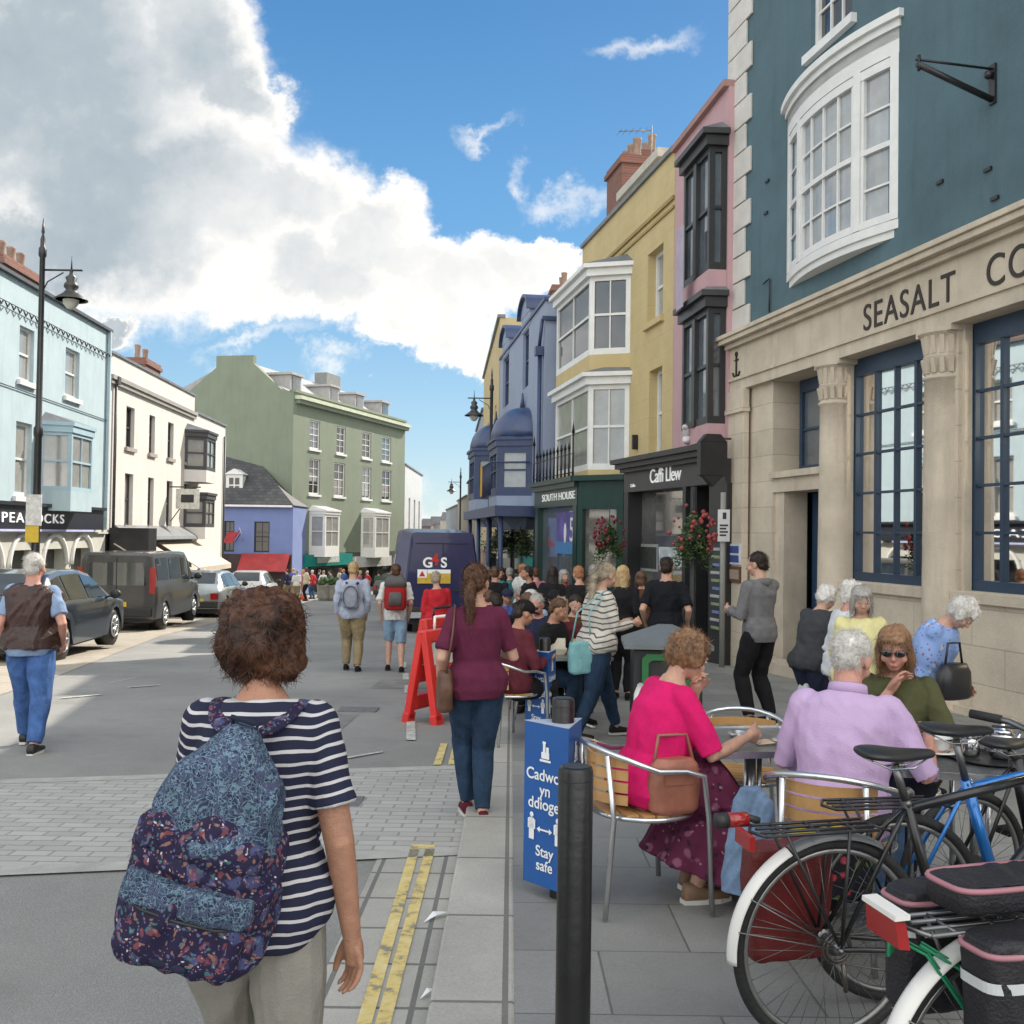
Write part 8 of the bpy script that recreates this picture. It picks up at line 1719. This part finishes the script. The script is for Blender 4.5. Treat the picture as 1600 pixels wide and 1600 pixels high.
p = person('white haired man in a lilac shirt seated with his back to the camera', 1.40, 4.34, R(-30), 1.72, 'm', 1.16, hz=.53, lean=15, head=(-12, 12), hands=((-.12, .34, -.20), (.30, .34, -.16)), poleR=(.6, -.2, -1), poleL=(-.6, -.2, -1), skin='pink', top=LIL, sleeve=.58, bottom=cloth('jeans_pale', (.10, .17, .30), .3, 9), shoe=BLKC, hair=('short', 'white'), det=2, feet=((-.12, .34, 0), (.12, .30, 0)), kneeL=(0, 1, 1), kneeR=(0, 1, 1))
mb = MB(); mb.loft([[tuple(p['C'](t, w_ * math.cos(q), -.003 + w_ * .95 * math.sin(q))) for q in [2 * math.pi * k / 20 for k in range(20)]] for t, w_ in ((.295, .050), (.318, .047), (.322, .043), (.30, .04))]); mb.build('collar', LIL, p['b'])
t2 = table('square metal table with the tea things at the right edge', 2.12, 4.66, R(-12), .72, m_=mat('table_mesh', (.16, .165, .17), .35, .3, 60, .3, 90, metal=.6))
OLV = cloth('olive_jumper', (.075, .078, .035), .15, 9)
chair('aluminium chair under the woman with sunglasses', 1.98, 5.34, R(165))
p = person('woman in sunglasses and an olive jumper resting her chin on her hand', 1.99, 5.26, R(150), 1.64, 'f', 1.15, hz=.55, lean=6, head=(5, 8), hands=((-.26, .40, -.22), 'chin'), poleR=(.1, .8, -1), poleL=(-.5, .2, -1), top=OLV, sleeve=.72, bottom=NAVYC, shoe=BLKC, hair=('bob', 'auburn'), det=2, glasses=True, feet=((-.1, .38, 0), (.1, .34, 0)), kneeL=(0, 1, 1), kneeR=(0, 1, 1), skin='pink')
tz = gz(4.66) + .07 + .722
cup('big white cup near the olive jumper woman', 1.98, 4.74, tz, .06); cup('white cup and saucer on the right edge of the tea table', 2.40, 4.60, tz, .05)
teapot('small steel milk jug left of the teapot', 2.09, 4.66, tz + .012, .8); teapot('steel teapot on the black tray', 2.22, 4.62, tz + .012, 1.1)
rt = root('tray', 'round black tray under the steel teapots', 'tray', (2.17, 4.63, tz + .001)); MB().lathe([(.001, .0), (.17, .0), (.18, .012), (.175, .012), (.165, .004), (.001, .004)], 30).build('plate', BLACKP, rt)
# shopping on the ground behind the racks
rt = root('flower_bag', 'black bag printed with yellow flowers hanging behind the bicycle racks', 'bag', (1.22, 3.95, gz(3.9) + .52), R(5)); YF = patterned('yellow_flower_cloth', (.015, .015, .02), [((.55, .45, .03), .55, .42), ((.10, .16, .05), 1.3, .3), ((.45, .04, .06), 1.4, .25)], 12, 2)
mb = MB(); mb.loft([[(.19 * a * math.copysign(abs(math.cos(q)) ** .6, math.cos(q)), .07 * a * math.sin(q), z) for q in [2 * math.pi * k / 24 for k in range(24)]] for z, a in ((-.14, .85), (-.12, 1), (.06, 1), (.11, .9))]); o = mesh_from(mb, .007, 2, 'bag'); folds(o, .004, 18, 3); link(o, 'bag_body', YF, rt)
rt = root('denim_jacket', 'folded pale denim jacket hanging by the lilac shirted man\'s chair', 'jacket', (1.02, 4.32, gz(4.4) + .56), R(-30)); rt['label'] = 'pale denim jacket hanging between the two front chairs'
mb = MB(); mb.loft([[(.12 * a * math.cos(q), .035 * math.sin(q), z) for q in [2 * math.pi * k / 20 for k in range(20)]] for z, a in ((-.3, 1.1), (-.1, .95), (.1, .7), (.16, .35))]); o = mesh_from(mb, .007, 2, 'jacket'); folds(o, .006, 16, 3, (1, 1, .5)); link(o, 'cloth', cloth('denim_pale', (.17, .25, .38), .25, 9), rt)
# white tubular hoop
p_ = PZ(999, 1040, 7.2); rt = root('cycle_hoop', 'pale tubular cycle hoop in front of the litter bin', 'cycle stand', (p_.x, 7.2, gz(7.2) + .07), R(80)); MB().tube([(-.28, 0, 0), (-.28, 0, .62), (-.2, 0, .72), (.2, 0, .72), (.28, 0, .62), (.28, 0, 0)], .026, 10).build('tube', mat('hoop_white', (.6, .6, .58), .4, .1, 5), rt)
# ------------------------------------------------------------------ the crowd at the pavement tables
r_ = random.Random(21)
CT = {k: cloth('crowd_' + k, c) for k, c in dict(maroon=(.10, .02, .03), navy=(.02, .025, .06), black=(.012, .012, .014), pale=(.30, .38, .50), grey=(.18, .18, .18), brown=(.08, .04, .02), orange=(.35, .10, .03), white=(.55, .55, .53), pink=(.42, .16, .2), teal=(.05, .2, .22), cream=(.5, .45, .34), blue=(.06, .1, .3), red=(.4, .03, .03), green=(.05, .1, .05)).items()}
SP = {}
def crowd(px, py, Y, yaw, lab, topc, hr, seated=True, hat=None, glasses=None, H=1.66, sex='f', det=1, lean=None, sl=.9):
    """px, py: where the crown of the head shows"""
    x = at(px, Y)
    if seated:
        person(lab, x, Y, R(yaw), H, sex, 1.15, hz=.53, lean=8 if lean is None else lean, head=(r_.uniform(-15, 15), r_.uniform(0, 16)), hands=((-.14, .32, -.24), (.14, .32, -.22)), poleL=(-.5, -.3, -1), poleR=(.5, -.3, -1), top=CT[topc], sleeve=sl, bottom=BLKC if topc != 'black' else DENIM_D, shoe=BLKC, hair=hr, det=det, feet=((-.1, .34, 0), (.12, .30, 0)), kneeL=(0, 1, 1), kneeR=(0, 1, 1), hat=hat, glasses=glasses, skin=r_.choice(['fair', 'pink', 'tan']))
        chair('aluminium cafe chair under the ' + lab.replace('seated ', '').split(' with')[0].split(' in ')[0] + ' in ' + topc, x, Y, R(yaw))
    else: person(lab, x, Y, R(yaw), H, sex, 1.12, lean=3, head=(r_.uniform(-20, 20), 5), top=CT[topc], sleeve=sl, bottom=r_.choice([BLKC, DENIM_D, NAVYC]), shoe=BLKC, hair=hr, det=det, hat=hat, glasses=glasses, skin=r_.choice(['fair', 'pink', 'tan']))
crowd(800, 935, 9.3, -55, 'seated person with a dark cap and a brown maroon jacket at the near crowd table', 'maroon', ('short', 'dark'), hat=(CT['black'], 'peak'))
crowd(842, 930, 11.6, 165, 'seated silver haired man in navy facing the camera', 'navy', ('short', 'grey'), glasses=True, sex='m', H=1.72)
crowd(884, 938, 11.0, 150, 'seated sunglasses wearing woman in dark red facing the camera', 'maroon', ('short', 'straw'), glasses=True)
crowd(833, 905, 13.4, 15, 'seated person in a white hat and pale blue shirt, back turned', 'pale', ('short', 'white'), hat=(CT['white'], 'round'), H=1.72, sl=.45)
crowd(868, 915, 13.6, 170, 'seated man in a black cap between the pale hat and the striped jumper', 'black', ('short', 'dark'), hat=(CT['black'], 'peak'), sex='m', H=1.72)
crowd(768, 925, 14.2, 20, 'seated brown haired woman in an orange patterned top', 'orange', ('short', 'chestnut'))
crowd(790, 915, 16.0, -170, 'seated man in a peaked cap and blue top', 'blue', ('short', 'dark'), hat=(CT['navy'], 'peak'), sex='m')
crowd(815, 900, 17.5, 30, 'seated grey haired person in a brown coat', 'brown', ('short', 'grey'))
crowd(850, 898, 18.5, -20, 'seated blond woman in cream', 'cream', ('bob', 'blond'))
crowd(758, 890, 19.5, 10, 'grey haired man in navy standing behind the maroon tee woman', 'navy', ('short', 'grey'), False, sex='m', H=1.74)
crowd(783, 888, 20.5, 160, 'dark haired standing woman in teal by the canopy posts', 'teal', ('long', 'dark'), False)
crowd(812, 880, 21.5, -60, 'standing fair haired man in a white top under the canopy', 'white', ('short', 'ginger'), False, sex='m', H=1.74)
crowd(838, 884, 19.8, 40, 'standing woman in pink among the far tables', 'pink', ('short', 'chestnut'), False)
crowd(905, 885, 14.8, 20, 'red haired person in black next to the striped jumper woman', 'black', ('short', 'ginger'), False, H=1.66)
crowd(878, 888, 17.2, 200, 'standing woman in red near the green shop window', 'red', ('bob', 'grey'), False, H=1.62)
crowd(1003, 905, 15.0, 10, 'brown haired woman in brown half hidden between the two black clad people', 'brown', ('bob', 'chestnut'), False, H=1.6)
crowd(780, 905, 12.2, 25, 'seated dark haired person in black just right of the maroon tee woman', 'black', ('short', 'dark'))
crowd(856, 948, 10.6, -120, 'seated man in a dark jacket leaning towards the near crowd table', 'black', ('short', 'chestnut'), sex='m')
crowd(815, 918, 12.8, -40, 'seated brown haired woman in navy beside the pale hatted person', 'navy', ('bob', 'chestnut'))
crowd(895, 912, 12.6, 190, 'seated person in brown behind the striped jumper woman', 'brown', ('short', 'dark'))
crowd(828, 890, 16.6, 100, 'standing person in black in the middle of the far tables', 'black', ('short', 'dark'), False)
crowd(862, 882, 15.6, 0, 'standing dark haired woman in black near the purple poster', 'black', ('long', 'dark'), False)
crowd(772, 896, 18.0, 0, 'standing man in black by the canopy posts', 'black', ('short', 'chestnut'), False, sex='m', H=1.72)
crowd(796, 886, 22.5, 20, 'standing person in green farthest under the canopy', 'green', ('short', 'grey'), False)
crowd(925, 884, 16.2, -30, 'standing grey haired man in brown by the basket of dark flowers', 'brown', ('short', 'grey'), False, sex='m', H=1.7)
for i, (x, y, lab) in enumerate(((.62, 10.35, 'cafe table with food boxes in front of the crowd'), (.75, 12.5, 'second cafe table of the crowd, by the pale hatted person'), (.05, 15.1, 'cafe table near the cap wearing man in blue'), (.55, 17.9, 'farthest cafe table, by the blond woman in cream'))): table(lab, x, y, R(5), .7)
tz = gz(10.35) + .07 + .722
for i, (dx, c, lab) in enumerate(((-.16, (.55, .5, .4), 'pale open takeaway box on the near crowd table'), (.14, (.55, .30, .03), 'yellow food carton on the near crowd table'))):
    b = root('food_box', lab, 'box', (.62 + dx, 10.3, tz), .3 * i); mb = MB(); mb.loft([[(a * sx, a * .7 * sy, z) for sx, sy in ((-1, -1), (1, -1), (1, 1), (-1, 1))] for z, a in ((0, .08), (.06, .11), (.058, .10), (.01, .075))], True, False); mb.build('tray', mat('box%d' % i, c, .6), b); MB().hexa([(-.1, .08, .06), (.1, .08, .06), (-.1, .09, .06), (.1, .09, .06), (-.1, .12, .15), (.1, .12, .15), (-.1, .125, .15), (.1, .125, .15)]).build('lid', MATS['box%d' % i], b)
pass
# the far crowd in the square: one master per clothing, copied with its parts
masters = []
outs = [('white', 'short', 'grey'), ('pink', 'bob', 'blond'), ('green', 'short', 'dark'), ('navy', 'short', 'chestnut'), ('cream', 'bob', 'chestnut'), ('red', 'short', 'white'), ('blue', 'short', 'blond')]
spots = [(462, 52, 0), (470, 56, 1), (477, 53, 4), (487, 57, 5), (496, 60, 3), (503, 58, 0), (515, 60, 2), (528, 61, 4), (536, 57, 6), (309, 36, 2), (315, 38, 5), (327, 41, 1), (455, 60, 6), (447, 55, 3), (560, 58, 1), (590, 56, 2), (573, 61, 5)]
def relabel(k, i): return 'tiny distant pedestrian in %s with %s hair, %s' % (outs[k][0], outs[k][2], ['among the far crowd left of the planters', 'beside the teal shop fascia', 'near the traffic cone', 'by the parked cars on the left'][i % 4])
SPLAB = ['left of the traffic cone', 'just left of the cone', 'behind the cone', 'right of the cone', 'before the teal fascia', 'above the left planter', 'between the two planters', 'above the right planter', 'right of the planters', 'walking beside the silver car', 'just past the silver car', 'next to the far white car', 'leftmost before the red awning', 'under the red awning', 'behind the blue rucksack walker', 'before the white fascia', 'between the two rucksack walkers']
for i, (px, Y, k) in enumerate(spots):
    lab = 'tiny far pedestrian in %s, %s' % (outs[k][0], SPLAB[i]); x = at(px, Y); yw = R(r_.uniform(0, 360))
    src = next((m for kk, m in masters if kk == k), None)
    if src is None:
        P = person(lab, x, Y, yw, r_.uniform(1.6, 1.76), 'm', 1.1, top=CT[outs[k][0]], sleeve=.6, bottom=r_.choice([BLKC, DENIM, cloth('khaki', (.24, .19, .11))]), shoe=BLKC, hair=(outs[k][1], outs[k][2]), det=0, group='far crowd in the square', z=gz(Y)); masters.append((k, P['b'])); continue
    o = src.copy(); COL.objects.link(o); o.location = (x, Y, gz(Y)); o.rotation_euler = (0, 0, yw); o['label'] = lab
    for c_ in list(src.children):
        d_ = c_.copy(); COL.objects.link(d_); d_.parent = o
